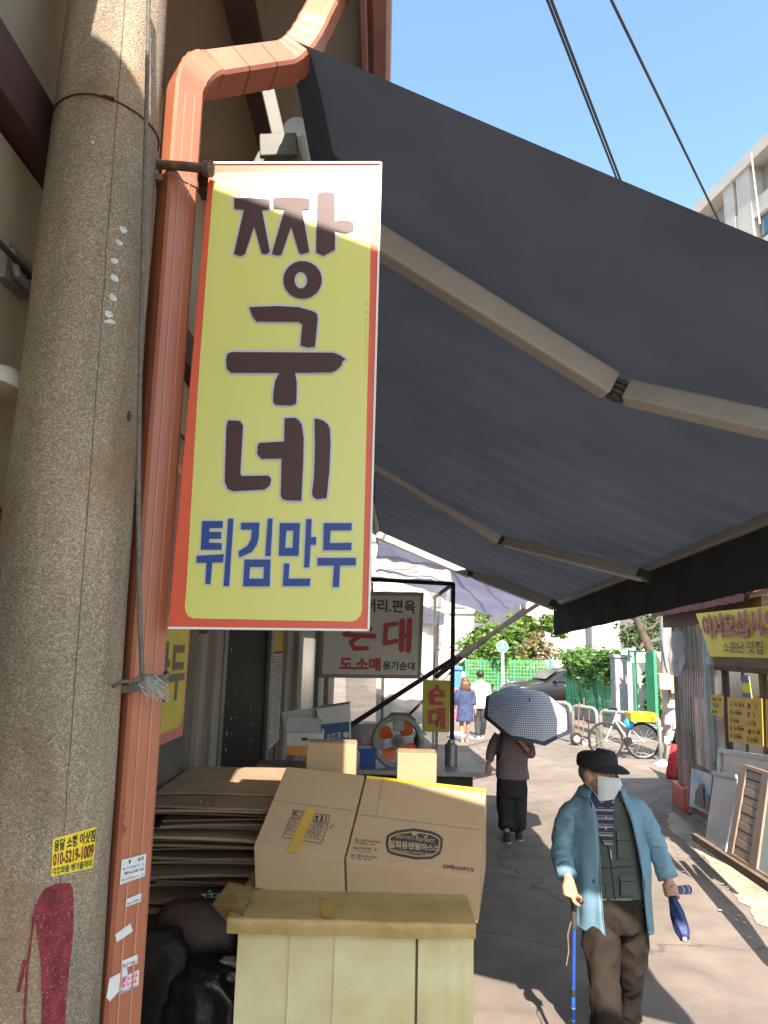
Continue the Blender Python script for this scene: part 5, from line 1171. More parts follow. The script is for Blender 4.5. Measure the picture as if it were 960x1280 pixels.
# ------------------------------------------------------------ cars
m_glass = mat('car_glass', (.012, .015, .018), .12, .1, spec=.45); m_tyre = mat('tyre', (.018,.018,.018), .85, .2); m_rim = mat('rim_metal', (.35,.35,.36), .35, .1, metal=.7)
def car(loc, rz, paint, lb, suv=0.0):
    r = thing('parked_car', loc, lb, 'car', 'cars parked by the green fence', rz)
    Lh, H = 2.3, 1.5+suv
    prof = [(-2.3,.45),(-2.28,.75),(-2.1,.95+suv*.5),(-1.0,1.0+suv*.6),(-.55,1.02+suv*.6)]
    secs = []                                            # along x: (x, zbottom, zbelt, ztop, half width belt, half width top)
    for x, zb_, zm, ztp, wb, wt in ((-2.3,.35,.55,.62,.70,.62),(-2.2,.28,.68,.80,.82,.74),(-1.9,.22,.78,.90,.90,.80),(-1.1,.2,.86,.98,.92,.80),(-.75,.2,.90,1.04,.92,.76),(-.25,.2,.92,1.32+suv,.92,.66),(.3,.2,.93,1.45+suv,.92,.64),(1.1,.2,.94,1.45+suv,.92,.64),(1.6,.2,.95,1.36+suv*1.1,.92,.64),(2.05,.24,.96,1.06+suv*.7,.90,.70),(2.25,.3,.85,.95,.84,.72),(2.32,.38,.6,.7,.76,.68)):
        secs.append([V(x,-wb*.93,zb_),V(x,-wb,(zb_+zm)/2),V(x,-wb,zm),V(x,-(wb*.35+wt*.65),zm+(ztp-zm)*.55),V(x,-wt,ztp-.03),V(x,-wt*.6,ztp),V(x,0,ztp+.012),V(x,wt*.6,ztp),V(x,wt,ztp-.03),V(x,(wb*.35+wt*.65),zm+(ztp-zm)*.55),V(x,wb,zm),V(x,wb,(zb_+zm)/2),V(x,wb*.93,zb_)])
    m = MB(); m.loft(secs); m.build('body', paint, r, local=True, smooth=True, subsurf=1)
    for s in (-1, 1):
        for (x0, x1, x2, x3) in ((-.62,-.12,.28,.24),(.34,.36,1.02,1.02),(1.10,1.10,1.45,1.62)):
            y0, y1 = s*.90, s*.735; z0, z1 = .99+suv*.3, 1.34+suv; m = MB(); m.slab([V(x0,y0,z0),V(x3,y0,z0),V(x2,y1,z1),V(x1 if x0 > 0 else -.05,y1,z1-.02)], V(0,s*.012,0)); m.build('side_window', m_glass, r, local=True)
        m = MB(); m.box((-.52, min(s*.93,s*1.08), .98), (-.40, max(s*.93,s*1.08), 1.1)); m.build('wing_mirror', paint, r, local=True, bevel=.02)
        for x in (-.1, .95): m = MB(); m.box((x, min(s*.925,s*.945), .86), (x+.16, max(s*.925,s*.945), .89)); m.build('door_handle', m_rim, r, local=True)
        m = MB(); m.sphere((-2.13, s*.62, .70), .13, 12, 8, (.7, 1.2, .6)); m.build('headlight', mat('lamp_glass', (.55,.57,.6), .1, .1, spec=.8), r, local=True, smooth=True)
        for x in (-1.42, 1.38):
            wr = thing('wheel', (x, s*.84, .33), None, None); wr.parent = r
            m = MB(); m.tube([(0,-.11,0),(0,-.10,0),(0,.10,0),(0,.11,0)], [.28,.33,.33,.28], 24); m.build('tyre', m_tyre, wr, local=True, smooth='auto')
            m = MB(); m.tube([(0,-.118,0),(0,.118,0)], .2, 18); m.build('rim', m_rim, wr, local=True)
    m = MB(); m.slab([V(-.80,-.72,1.06+suv*.5),V(-.80,.72,1.06+suv*.5),V(-.20,.60,1.36+suv),V(-.20,-.60,1.36+suv)], V(-.02,0,.012)); m.build('windscreen', m_glass, r, local=True)
    m = MB(); m.box((-2.34,-.5,.42),(-2.25,.5,.62)); m.build('grille', m_dark, r, local=True, bevel=.02)
    return r
m_blk = mat('black_paint', (.012,.012,.014), .3, .1, spec=.4, coat=.15); m_gry = mat('grey_paint', (.05,.05,.055), .3, .1, spec=.45, coat=.2)
car(G(705, 884)+V(-.2,.6,0), R(14), m_blk, 'black car with tinted windows half hidden behind the vine fence', .12)
car(G(673, 872)+V(.3,1.0,0), R(20), m_gry, 'dark grey car parked behind the black car')
# ------------------------------------------------------------ hoops, hand truck, bicycle
m_ss = mat('stainless', (.42,.40,.38), .35, .15, 10, metal=.55)
def hoop(a, b, hpx, lb):
    p0_, p1_ = G(*a), G(*b); h_ = hpx; r = thing('hoop_barrier', (p0_+p1_)/2, lb, 'barrier', 'steel hoop barriers along the kerb')
    m = MB(); d_ = (p1_-p0_).normalized(); pts = [p0_, p0_+V(0,0,h_-.15)]
    for t in range(1, 5): a_ = math.pi/2*t/4; pts.append(p0_+d_*.15*(1-math.cos(a_))+V(0,0,h_-.15+.15*math.sin(a_)))
    for t in range(0, 5): a_ = math.pi/2*t/4; pts.append(p1_-d_*.15*(1-math.sin(a_))+V(0,0,h_-.15+.15*math.cos(a_)))
    pts.append(p1_); m.tube(pts, .042, 10); m.build('tube', m_ss, r, smooth=True)
    for p_ in (p0_, p1_): m = MB(); m.tube([p_+V(0,0,.004), p_+V(0,0,.02)], .09, 12); m.build('base_plate', m_ss, r)
hoop((690,925), (714.5,929), .95, 'steel hoop barrier with yellow band beside the spread umbrella')
hoop((717,930), (747,936), .92, 'steel hoop barrier with the hand truck standing in it')
hoop((752,939), (826,951), .92, 'long steel hoop barrier that the bicycle leans on')
o = MB(); c0_, c1_ = G(695,924), G(712,928); o.slab([c0_+V(0,-.05,.5), c1_+V(0,-.05,.5), c1_+V(0,-.05,.85), c0_+V(0,-.05,.85)], (0,.02,0)); o = o.build('warning_plate', mat('plate_yellow', (.5,.38,.03), .5, .1)); base_at(o, c0_); tag(o, 'small yellow warning plate fixed between hoop barrier legs', 'plate')
YH = G(727, 931).y-.15
ht = thing('hand_truck', G(727, 931), 'rusty folding hand truck with two black wheels at the hoop barrier', 'hand truck')
m_rust = mat('rusty_frame', (.20,.12,.09), .7, .3, 20)
for a, b in (((722,921),(724,878)),((735,925),(737,882)),((722,921),(735,925)),((724,880),(737,884)),((723,900),(736,904)),((729,922),(730,872)),((720,929),(732,934))):
    m = MB(); m.tube([PY(*a, YH), PY(*b, YH-.08)], .014, 6); m.build('frame_tube', m_rust, ht)
for (px, py) in ((721,923.5),(731.5,928)):
    c = PY(px, py, YH); rw = 7.3*YH/900; m = MB(); m.tube([c+V(.0,.03,0)+V(-.025,-.03,0), c+V(.025,.03,0)+V(0,-.0,0)], rw, 20)
    m = MB(); m.tube([c+V(rw*.78*math.cos(t), 0, rw*.78*math.sin(t)) for t in [2*math.pi*i/24 for i in range(25)]], rw*.24, 8); m.build('tyre', m_tyre, ht, smooth=True)
    m = MB(); m.tube([c+V(0,-.02,0), c+V(0,.02,0)], rw*.55, 16); m.build('hub', mat('hub_pale', (.42,.40,.36), .5, .2), ht)
bk = thing('bicycle', G(780, 946), 'white mountain bicycle with blue seat cover leaning on the hoop barrier', 'bicycle')
YK = G(780, 946).y-.25; kp = lambda x, y, d=0.0: PY(x, y, YK+d); rw = 20*YK/900
m_bkw = mat('bike_white', (.30,.30,.31), .35, .1, spec=.6)
wc = [kp(757, 921), kp(803, 925)]
for c in wc:
    c.z = rw+.01; w_ = thing('wheel', c, None, None); w_.parent = bk; w_.location = c-bk.location
    m = MB(); m.tube([c+V(rw*math.cos(t), 0, rw*math.sin(t)) for t in [2*math.pi*i/40 for i in range(41)]], .030, 8); m.build('tyre', m_tyre, w_, smooth=True)
    m = MB(); m.tube([c+V(rw*.93*math.cos(t), 0, rw*.93*math.sin(t)) for t in [2*math.pi*i/40 for i in range(41)]], .008, 6); m.build('rim', m_ss, w_, smooth=True)
    m = MB()
    for i in range(18): t = 2*math.pi*i/18; m.tube([c+V(0,.03*(-1)**i,0), c+V(rw*.92*math.cos(t),0,rw*.92*math.sin(t))], .003, 4)
    tag(m.build('spokes', m_ss, w_), kind='stuff')
    m = MB(); m.tube([c+V(0,-.05,0), c+V(0,.05,0)], .03, 12); m.build('hub', m_ss, w_)
hd, bb_, st_, sd_ = kp(769,897), kp(785,926), kp(789,908), kp(788,903)
for nm, a, b, r_ in (('fork', wc[0], hd, .018), ('stem', hd, kp(771,889), .016), ('down_tube', kp(768,900), bb_, .028), ('top_tube', kp(769,898), kp(788,913), .024), ('seat_tube', bb_, st_, .02), ('chain_stay', bb_, wc[1], .014), ('seat_stay', kp(789,911), wc[1], .012)):
    m = MB(); m.tube([a, b], r_, 10); m.build(nm, m_bkw, bk, smooth='auto')
m = MB(); h_ = kp(771,888); m.tube([h_+V(-.24,-.16,.03), h_+V(-.08,-.03,.02), h_, h_+V(.05,.12,.02), h_+V(-.06,.30,.03)], .014, 8); m.build('handlebar', m_stl, bk, smooth=True)
m = MB(); c = kp(786,905); m.sphere(c, .10, 14, 10, (1.1,.8,1.1)); m.noise(.02, 12); m.build('seat_cover', mat('cyan_plastic', (.02,.25,.55), .35, .2), bk, smooth=True)
m = MB(); m.tube([bb_+V(0,-.03,0), bb_+V(0,.03,0)], .085, 18); m.build('chainring', m_stl, bk); m = MB(); m.tube([bb_+V(0,-.05,0), bb_+V(-.06,-.06,-.15)], .011, 6); m.box(tuple(bb_+V(-.12,-.12,-.18)), tuple(bb_+V(-.02,-.05,-.155))); m.build('crank', m_stl, bk)
m = MB(); a, b = kp(788,912), kp(823,914); m.bar(V(a.x,YK,.78), V(b.x,YK,.78), .10, .015); m.build('rear_rack', m_stl, bk)
ct = thing('yellow_crate', kp(806, 912, -.1), 'bright yellow plastic crate strapped on the bicycle rack', 'crate')
a, b = kp(790, 911, -.2), kp(822, 913, -.2); zc0, zc1 = a.z, kp(806, 891.5, -.2).z; zc0 = max(zc0, .80)
m_yc = mat('crate_yellow', (.70,.45,.01), .4, .08)
for nm, lo, hi in (('bottom', (a.x,YK-.2,zc0),(b.x,YK+.2,zc0+.015)), ('side_panel', (a.x,YK-.2,zc0+.016),(b.x,YK-.185,zc1-.06)), ('side_panel', (a.x,YK+.185,zc0+.016),(b.x,YK+.2,zc1-.06)), ('end_panel', (a.x,YK-.184,zc0+.016),(a.x+.015,YK+.184,zc1-.06)), ('end_panel', (b.x-.015,YK-.184,zc0+.016),(b.x,YK+.184,zc1-.06)), ('rim', (a.x-.012,YK-.212,zc1-.058),(b.x+.012,YK-.18,zc1)), ('rim', (a.x-.012,YK+.18,zc1-.058),(b.x+.012,YK+.212,zc1)), ('end_rim', (a.x-.012,YK-.179,zc1-.058),(a.x+.02,YK+.179,zc1)), ('end_rim', (b.x-.02,YK-.179,zc1-.058),(b.x+.012,YK+.179,zc1))):
    m = MB(); m.box(lo, hi); m.build(nm, m_yc, ct)
for i in range(9): x = a.x+(b.x-a.x)*(i+.5)/9; m = MB(); m.box((x-.006,YK-.208,zc0+.02),(x+.006,YK-.201,zc1-.062)); m.build('rib', m_yc, ct)
m = MB(); x = a.x+(b.x-a.x)*.82; m.loft([[V(x+.05*math.cos(t), YK-.2095-d, (zc0+zc1)/2-.02+.05*math.sin(t)) for t in [2*math.pi*i/16 for i in range(16)]] for d in (0,.001)]); m.build('emblem', mat('emblem_brown', (.25,.13,.01), .5, .1), ct)
# ------------------------------------------------------------ weathered utility pole with meter boxes, overhead wires
YU = 16.4; up2 = thing('weathered_pole', PY(844, 942, YU).xy.to_3d(), 'pale weathered concrete utility pole plastered with paper scraps and two meter boxes', 'utility pole')
pc0, pc1 = PY(844, 942, YU), PY(837, 780, YU); pc1d = (pc1-pc0)/(pc1.z-pc0.z); uc = lambda z: pc0+pc1d*(z-pc0.z)
m = MB(); m.loft([[uc(z)+V(math.cos(t),math.sin(t),0)*(.235-.007*z) for t in [2*math.pi*i/28 for i in range(28)]] for z in [10.2*k/30 for k in range(31)]]); m.build('shaft', mat('pale_concrete', (.40,.36,.33), .85, .2, 4, bump=.2, bscale=20, speck=(7, (.22,.17,.15), .63)), up2, smooth='auto')
for (px, py, s) in ((832,852,.15),(847,856,.16)):
    c = PY(px, py, YU-.33); m = MB(); m.box(tuple(c+V(-s,-.06,-s*1.15)), tuple(c+V(s,.12,s*1.15))); bx_ = m.build('meter_box', mat('meter_cream', (.45,.36,.24), .6, .15), up2, bevel=.02)
    m = MB(); m.tube([c+V(0,-.08,.04), c+V(0,-.06,.04)], s*.55, 14); m.build('dial', mat('dial_glass', (.55,.5,.4), .2, .1), bx_)
for (px, py, w_, h_) in ((840,880,10,9),(836,900,9,10),(846,905,8,12),(843,922,9,7),(834,925,7,8)):
    m = MB(); m.slab([PY(px-w_/2, py+h_/2, YU-.262), PY(px+w_/2, py+h_/2+.5, YU-.262), PY(px+w_/2, py-h_/2, YU-.262), PY(px-w_/2, py-h_/2-.6, YU-.262)], (0,.004,0)); m.build('paper_scrap', m_lab if px % 2 else m_fl, up2)
m = MB(); m.tube([PY(826,800,YU-.3), PY(832,835,YU-.3), PY(838,850,YU-.32), PY(836,878,YU-.28)], .02, 6); m.build('cable', m_wire, up2)
m = MB(); ztop = PY(847, 420, YU).z; m.bar(V(uc(ztop).x-.9, YU, ztop-.08), V(uc(ztop).x+.9, YU, ztop-.08), .09, .09); m.build('crossarm', m_stl, up2)
def wire(a, Ya, b, Yb, r_, lb):
    A_, B_ = PY(*a, Ya), PY(*b, Yb); d_ = B_-A_; A2 = A_-d_*.5; m = MB(); m.tube([A2+(B_-A2)*t/24+V(0,0,-.0*math.sin(math.pi*t/24)) for t in range(25)], r_, 6); o = m.build('overhead_wire', m_wire); base_at(o, B_); tag(o, lb, 'wire')
wire((684,0), 7, (848,422), YU, .016, 'black overhead wire of the close pair above the awning, upper one')
wire((689,0), 7, (852,424), YU, .019, 'black overhead wire of the close pair above the awning, thicker one')
wire((764,0), 7, (968,420), YU, .018, 'single black overhead wire crossing towards the apartment block')
# ------------------------------------------------------------ white tent dome behind the fence
dm = thing('white_tent', PY(795, 840, 31).xy.to_3d(), 'white domed tent canopy behind the green gate', 'tent')
m = MB(); rr = []
c = PY(800, 840, 31)
for i in range(9): t = math.pi/2*i/8; rr.append([c+V(1.55*math.cos(t)*math.cos(a), 1.2*math.cos(t)*math.sin(a), 1.0*math.sin(t)) for a in [2*math.pi*k/24 for k in range(24)]])
m.loft(rr); m.build('canopy', mat('tent_white', (.75,.74,.72), .6, .05), dm, smooth=True)
for s in (-1, 1): m = MB(); m.tube([V(c.x+1.3*s, c.y, 0), V(c.x+1.3*s, c.y, c.z+.1)], .04, 8); m.build('leg', m_ss, dm)
# ------------------------------------------------------------ background buildings
m_wt = mat('white_tile', (.60,.565,.54), .6, .05, 2); m_jt = mat('tile_joint', (.30,.28,.27), .8, .1); m_gt = mat('grey_tile', (.40,.385,.37), .65, .08, 2)
YW = 44.0
wb = thing('white_building', PY(790, 860, YW).xy.to_3d(), 'large white tiled building with recessed bays behind the cars', 'building')
X = lambda px, Y=YW: PY(px, 800, Y).x
m = MB(); m.box((X(655), YW+1.2, 0), (X(1150), YW+12, 19)); m.build('wall', m_jt, wb)
def tiles(x0, x1, z0, z1, y, mt, tw=1.75, th=1.35):
    nx = max(1, round((x1-x0)/tw)); nz = max(1, round((z1-z0)/th)); proto = None
    w_, h_ = (x1-x0)/nx, (z1-z0)/nz
    for i in range(nx):
        for k in range(nz):
            if proto is None:
                m = MB(); m.box((.03, 0, .03), (w_-.03, .08, h_-.03)); o = m.build('wall_tile', mt, wb, local=True); proto = o
            else: o = proto.copy(); COL.objects.link(o)
            o.location = V(x0+i*w_, y-.08, z0+k*h_)-wb.location
def pier(px0, px1, mt, y=YW, z1=18): m = MB(); m.box((X(px0), y, 0), (X(px1), YW+1.25, z1)); m.build('pier', m_jt, wb); tiles(X(px0), X(px1), 0, z1*.6, y, mt)
pier(658, 694, m_gt); pier(737, 758, m_wt, YW-.5); pier(758, 775, m_wt); pier(850, 905, m_wt)
m = MB(); m.box((X(694), YW+.6, 0), (X(737), YW+1.1, 6.2)); m.build('blind_panel', mat('pale_green_panel', (.34,.36,.32), .5, .06), wb)
m = MB(); m.box((X(775), YW+1.0, 0), (X(850), YW+1.19, 6.0)); m.build('recess_glass', mat('recess_dark', (.10,.10,.10), .2, .2), wb)
m = MB(); m.box((X(690), YW-.3, 6.2), (X(1150), YW+1.22, 7.4)); m.build('canopy_band', m_wt, wb); m = MB(); m.box((X(655), YW-.1, 7.401), (X(1150), YW+1.21, 18)); m.build('upper_wall', m_wt, wb)
for i in range(12): m = MB(); x = X(694)+i*4; m.box((x, YW-.14, 9), (x+2.4, YW-.09, 10.8)); m.build('window', m_glass, wb)
lb_ = thing('pale_block', PY(560, 850, 60).xy.to_3d(), 'pale cream apartment block far behind the leafy tree', 'building')
Xl = lambda px: PY(px, 790, 60).x
m = MB(); m.box((Xl(380), 60, 0), (Xl(652), 74, 16)); m.build('wall', mat('cream_wall', (.62,.57,.52), .7, .05, 1), lb_)
for k in range(5): m = MB(); z = 2.2+k*2.9; m.box((Xl(380), 59.8, z), (Xl(652), 59.99, z+.25)); m.build('floor_band', m_jt, lb_)
for k in range(5):
    for i in range(9): z = .9+2.9*k+1.8; x = Xl(384)+i*2; m = MB(); m.box((x, 59.85, z), (x+1.0, 59.98, z+1.2)); m.build('window', mat('far_window', (.20,.22,.24), .2, .1), lb_)
# apartment block top right
ZR = 36.0
Q0, Q1 = PZ(866, 264, ZR), PZ(962, 168, ZR); qd = (Q1-Q0); qL = qd.length; qd = qd.normalized(); qn = V(qd.y, -qd.x, 0)
if qn.dot(Q0) > 0: qn = -qn
ab = thing('apartment_block', Q0.xy.to_3d(), 'tall beige apartment block with recessed balconies rising above the awning', 'building')
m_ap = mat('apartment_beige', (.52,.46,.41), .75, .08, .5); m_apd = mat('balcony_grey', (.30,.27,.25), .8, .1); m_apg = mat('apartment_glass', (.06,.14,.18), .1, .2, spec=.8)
def AQ(px, py, e=0.0): return PP(px, py, Q0+qn*e, qn)
def aS(s, z, e=0.0): return V(Q0.x, Q0.y, 0)+qd*s+V(0,0,z)+qn*e
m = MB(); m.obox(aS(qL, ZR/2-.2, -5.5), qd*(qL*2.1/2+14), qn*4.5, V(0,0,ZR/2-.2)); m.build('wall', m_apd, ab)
sp = lambda px, py: (AQ(px, py)-V(Q0.x, Q0.y, 0)).dot(qd)
m = MB(); m.obox(aS(qL, ZR-.35, -.4), qd*(qL+13), qn*.6, V(0,0,.45)); m.build('parapet', m_ap, ab)
cols_px = [(909, 925, 919, 240)]
s_col = [(sp(910, 240), 1.1), (sp(928, 225), 1.4), (sp(928,225)+9, 1.2), (sp(910,240)-9, 1.0)]
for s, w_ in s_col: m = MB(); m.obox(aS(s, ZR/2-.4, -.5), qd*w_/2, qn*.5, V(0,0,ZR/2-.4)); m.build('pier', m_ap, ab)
for k in range(6):
    z = ZR-3.2-3.1*k; m = MB(); m.obox(aS(qL, z-.9, -.35), qd*(qL+12), qn*.25, V(0,0,.62)); m.build('balcony_band', m_ap if k else mat('apartment_cream', (.58,.52,.46), .75, .06, .5), ab)
    for s0, s1 in ((s_col[0][0]+.8, s_col[1][0]-.9), (s_col[1][0]+1.0, s_col[2][0]-.8), (s_col[3][0]+.8, s_col[0][0]-.8)):
        if s1 > s0:
            m = MB(); m.obox(aS((s0+s1)/2, z-2.2, -.45), qd*(s1-s0)/2, qn*.04, V(0,0,.72)); wdw = m.build('window', m_apg, ab)
            for t in (.33, .66): m = MB(); m.obox(aS(s0+(s1-s0)*t, z-2.2, -.40), qd*.05, qn*.03, V(0,0,.72)); m.build('mullion', m_wt, wdw)
m = MB(); s = sp(880, 238); m.obox(aS(s, ZR+.9, -3), qd*1.6, qn*1.2, V(0,0,1.1)); m.obox(aS(s-1.8, ZR+.5, -3), qd*1.0, qn*1.2, V(0,0,.7)); m.build('roof_tank', mat('tank_green', (.02,.20,.11), .5, .1), ab)
m = MB(); s = sp(952, 200); m.tube([aS(s, ZR-6, .5), aS(s-.3, ZR-.6, .5)], .05, 6); m.build('antenna', m_wt, ab)
# far stall tent and street clutter at the left end
tn = thing('navy_tent', PY(545, 890, 17).xy.to_3d(), 'navy topped market tent with white side curtain beyond the sundae sign', 'tent')
a, b = PY(440, 765, 17), PY(556, 768, 17)
m = MB(); m.box((a.x, 17, a.z-.22), (b.x, 20, a.z)); m.slab([V(a.x,17,a.z+.002), V(b.x,17,a.z+.002), V((a.x+b.x)/2,18.5,a.z+.5)], (0,.05,.02)); m.build('canopy', mat('navy_cloth', (.02,.025,.06), .8, .2), tn)
for px in (547, 480): m = MB(); p_ = PY(px, 800, 17.05); m.bar((p_.x,17.05,0), (p_.x,17.05,a.z-.22), .06, .06, up=(0,1,0)); m.build('post', m_stl, tn)
sheet('side_curtain', (PY(470,905,17.2), PY(546,905,17.2), PY(546,775,17.2), PY(470,775,17.2)), mat('curtain_white', (.55,.50,.46), .7, .1, 2, alpha=.92), tn, .15)
for (x0, y0_, x1, y1_, Y, mt, nm, lb, ct_) in ((553,822,566,804,24, mat('white_board', (.5,.46,.44), .6, .1), 'shop_sign', 'white shop sign with red lettering beyond the navy tent', 'sign'), (566,862,577,834,27, mat('blue_stall', (.05,.15,.40), .6, .2), 'blue_stall', 'small blue covered stall at the far street end', 'stall'), (553,880,572,862,24, mat('pink_goods', (.45,.10,.16), .6, .3), 'goods_rack', 'rack of pink goods below the far shop sign', 'rack')):
    p0_, p1_ = PY(x0, y0_, Y), PY(x1, y1_, Y); z0 = 0 if nm != 'shop_sign' else p0_.z
    m = MB(); m.box((p0_.x, Y, z0), (p1_.x, Y+.7, p1_.z)); m.box((p0_.x-.05, Y-.05, p1_.z-.12), (p1_.x+.05, Y+.75, p1_.z+.02)); o = m.build(nm, mt, bevel=.03); base_at(o, ((p0_.x+p1_.x)/2, Y, z0)); tag(o, lb, ct_)
    if nm == 'shop_sign': m = MB(); text_on(m, '~4', PY(555,819,Y-.06), PY(565,819,Y-.06), PY(565,812,Y-.06), PY(555,812,Y-.06), bold=.02); m.build('lettering', m_sgr, o)
# ------------------------------------------------------------ people
random.seed(3)
m_skin = mat('skin', (.36, .19, .12), .55, .12, 14, sss=.1, col2=(.42, .235, .155))
m_skin2 = mat('skin_tanned', (.30, .155, .098), .55, .12, 14, sss=.1, col2=(.36, .19, .125))
def cr(pts, k=5):                                     # Catmull-Rom resample of (Vector, radius) pairs
    out = []
    P_ = [Vector((*p, r)) if not isinstance(r, tuple) else None for p, r in pts]
    P_ = [P_[0]]+P_+[P_[-1]]
    for i in range(1, len(P_)-2):
        for t in [j/k for j in range(k)]:
            a, b, c, d = P_[i-1], P_[i], P_[i+1], P_[i+2]
            out.append(.5*((2*b)+(c-a)*t+(2*a-5*b+4*c-d)*t*t+(3*b-a-3*c+d)*t*t*t))
    out.append(P_[-2]); return [Vector(q[:3]) for q in out], [max(.002, q[3]) for q in out]
def limb(mb, pts, n=14, k=5, flat=1.0):
    a, b = cr(pts, k); mb.tube(a, b, n, True, flat); return mb
def wrinkle(ob, amp, fr, amp2=0.0, fr2=(1,1,1)):
    me = ob.data; nv = len(me.vertices); co = [0.0]*(3*nv); no = [0.0]*(3*nv)
    me.vertices.foreach_get('co', co); me.vertices.foreach_get('normal', no)
    for i in range(nv):
        c = Vector(co[3*i:3*i+3]); n_ = noise.noise(V(c.x*fr[0], c.y*fr[1], c.z*fr[2]))*amp
        if amp2: n_ += (1-abs(noise.noise(V(c.x*fr2[0]+3, c.y*fr2[1], c.z*fr2[2])))*2)*amp2
        co[3*i:3*i+3] = c+Vector(no[3*i:3*i+3])*n_
    me.vertices.foreach_set('co', co); me.update(); return ob
def ellrings(rows, n=40, p=2.4):                      # rows: (centre, rx, ry)
    rr = []
    for c, rx, ry in rows:
        ring = []
        for k in range(n):
            t = 2*math.pi*k/n; s_, c_ = math.sin(t), math.cos(t)
            ring.append(c+V(rx*math.copysign(abs(s_)**(2/p), s_), -ry*math.copysign(abs(c_)**(2/p), c_), 0))
        rr.append(ring)
    return rr
def head_into(mb, c, f, up, s=1.0, ears=True):        # head of ~0.23 m, c = centre of the cranium
    f = f.normalized(); r_ = f.cross(up).normalized(); u_ = r_.cross(f).normalized(); M_ = Matrix((r_, f, u_)).transposed()
    L_ = lambda x, y, z: c+(r_*x+f*y+u_*z)*s
    mb.sphere(c, s, 20, 14, (.077, .096, .102), M_); mb.sphere(L_(0,.025,-.055), s, 18, 12, (.062, .068, .070), M_); mb.sphere(L_(0,.055,-.098), s, 12, 8, (.034, .028, .024), M_)
    mb.tube([L_(0,.088,.005), L_(0,.104,-.022), L_(0,.116,-.042), L_(0,.098,-.052)], [.010*s,.012*s,.016*s,.012*s], 8)
    for x in (-.034, .034): mb.sphere(L_(x,.082,.020), s, 10, 7, (.024,.012,.009), M_); mb.sphere(L_(x*1.25,.062,-.03), s, 10, 7, (.026,.024,.028), M_)
    mb.sphere(L_(0,.088,-.070), s, 10, 7, (.026,.012,.006), M_); mb.sphere(L_(0,.086,-.080), s, 10, 7, (.022,.012,.007), M_)
    if ears:
        for x in (-1, 1): mb.sphere(L_(x*.080,-.008,-.020), s, 10, 8, (.012,.022,.036), M_); mb.sphere(L_(x*.086,-.016,-.012), s, 8, 6, (.007,.018,.026), M_)
    return L_, M_
# ---- older man with cane
YM = 4.62
mp = lambda x, y, d=0.0: PY(x, y, YM+d)
man = thing('person', mp(768, 1290).xy.to_3d(), 'older man in black cap, white mask, blue jacket and olive vest walking with a cane', 'person')
hc = mp(746.5, 965.5, 0.0); hf = V(.66, -.72, -.05); hu = V(.05, -.06, 1)
body = MB(); HL, HM = head_into(body, hc, hf, hu, 1.14)
limb(body, [(hc+V(-.01,.01,-.06), .055), (mp(751,1000,.03), .056), (mp(754,1016,.05), .075)])
for ring_rows in ([(mp(756,1008,.05), .13, .07), (mp(757,1040,.04), .17, .10), (mp(760,1090,.02), .16, .10), (mp(766,1130,.0), .13, .085), (mp(768,1146,.0), .10, .07)],): body.loft(ellrings(ring_rows, 24))
legA = [(mp(752,1150,-.01), .08), (mp(754,1214,-.10), .055), (V(mp(760,1290,-.33).x, YM-.33, .10), .04)]
legB = [(mp(784,1150,.02), .08), (mp(787,1214,.08), .055), (V(mp(782,1262,.24).x, YM+.24, .10), .04)]
limb(body, legA); limb(body, legB)
wA, wB = mp(711, 1100, -.15), mp(836.5, 1103, -.06)
armA = [(mp(724,1014,.03), .042), (mp(712,1026,.03), .040), (mp(706,1042,.03), .038), (mp(702,1060,.01), .034), (mp(704.5,1079,-.07), .030), (wA, .026)]
armB = [(mp(790,1013,.03), .042), (mp(801,1024,.04), .040), (mp(811,1041,.04), .038), (mp(820,1060,.03), .034), (mp(828,1080,-.02), .030), (wB, .026)]
limb(body, armA); limb(body, armB)
# cane hand
CH = mp(717.5, 1124, -.20); hd_ = V(.42, -.90, .06).normalized(); sx = V(.90, .42, 0); uz = V(0, 0, 1)
def fingers(mb, H, ax, sx, uz, rg, kn, lens=(1, 1.08, 1.03, .86), sp=.0205, r0=.0083):
    for i in range(4):
        o = ax*((1.5-i)*sp); L_ = lens[i]
        k0 = kn+o*.95; a1 = H+o+uz*(rg+.010)*1.0+sx*.008; a2 = H+o+sx*(rg+.012)+uz*.004; a3 = H+o+sx*(rg*.55)-uz*(rg+.011)*L_; a4 = H+o-sx*(rg*.6)-uz*(rg+.008)*L_
        limb(mb, [(k0, r0*1.15), (a1, r0*1.08), (a2, r0), (a3, r0*.92), (a4, r0*.82)], 8, 4)
knA = CH-sx*.022+uz*.030
pal = MB(); 
body.loft([[p_ for p_ in r_] for r_ in ellrings([(wA+V(0,0,.01), .027, .022), (wA.lerp(knA, .45)+V(-.004,0,0), .040, .028), (knA+V(0,0,-.004), .044, .030), (knA+sx*.012+V(0,0,-.018), .036, .030)], 16)])
fingers(body, CH, hd_, sx, uz, .014, knA)
limb(body, [(wA.lerp(knA, .4)+hd_*.02-sx*.01, .015), (CH-sx*.030+hd_*.034+uz*.006, .013), (CH-sx*.020+hd_*.050-uz*.012, .011), (CH+sx*.004+hd_*.052-uz*.020, .0095)], 8, 4)
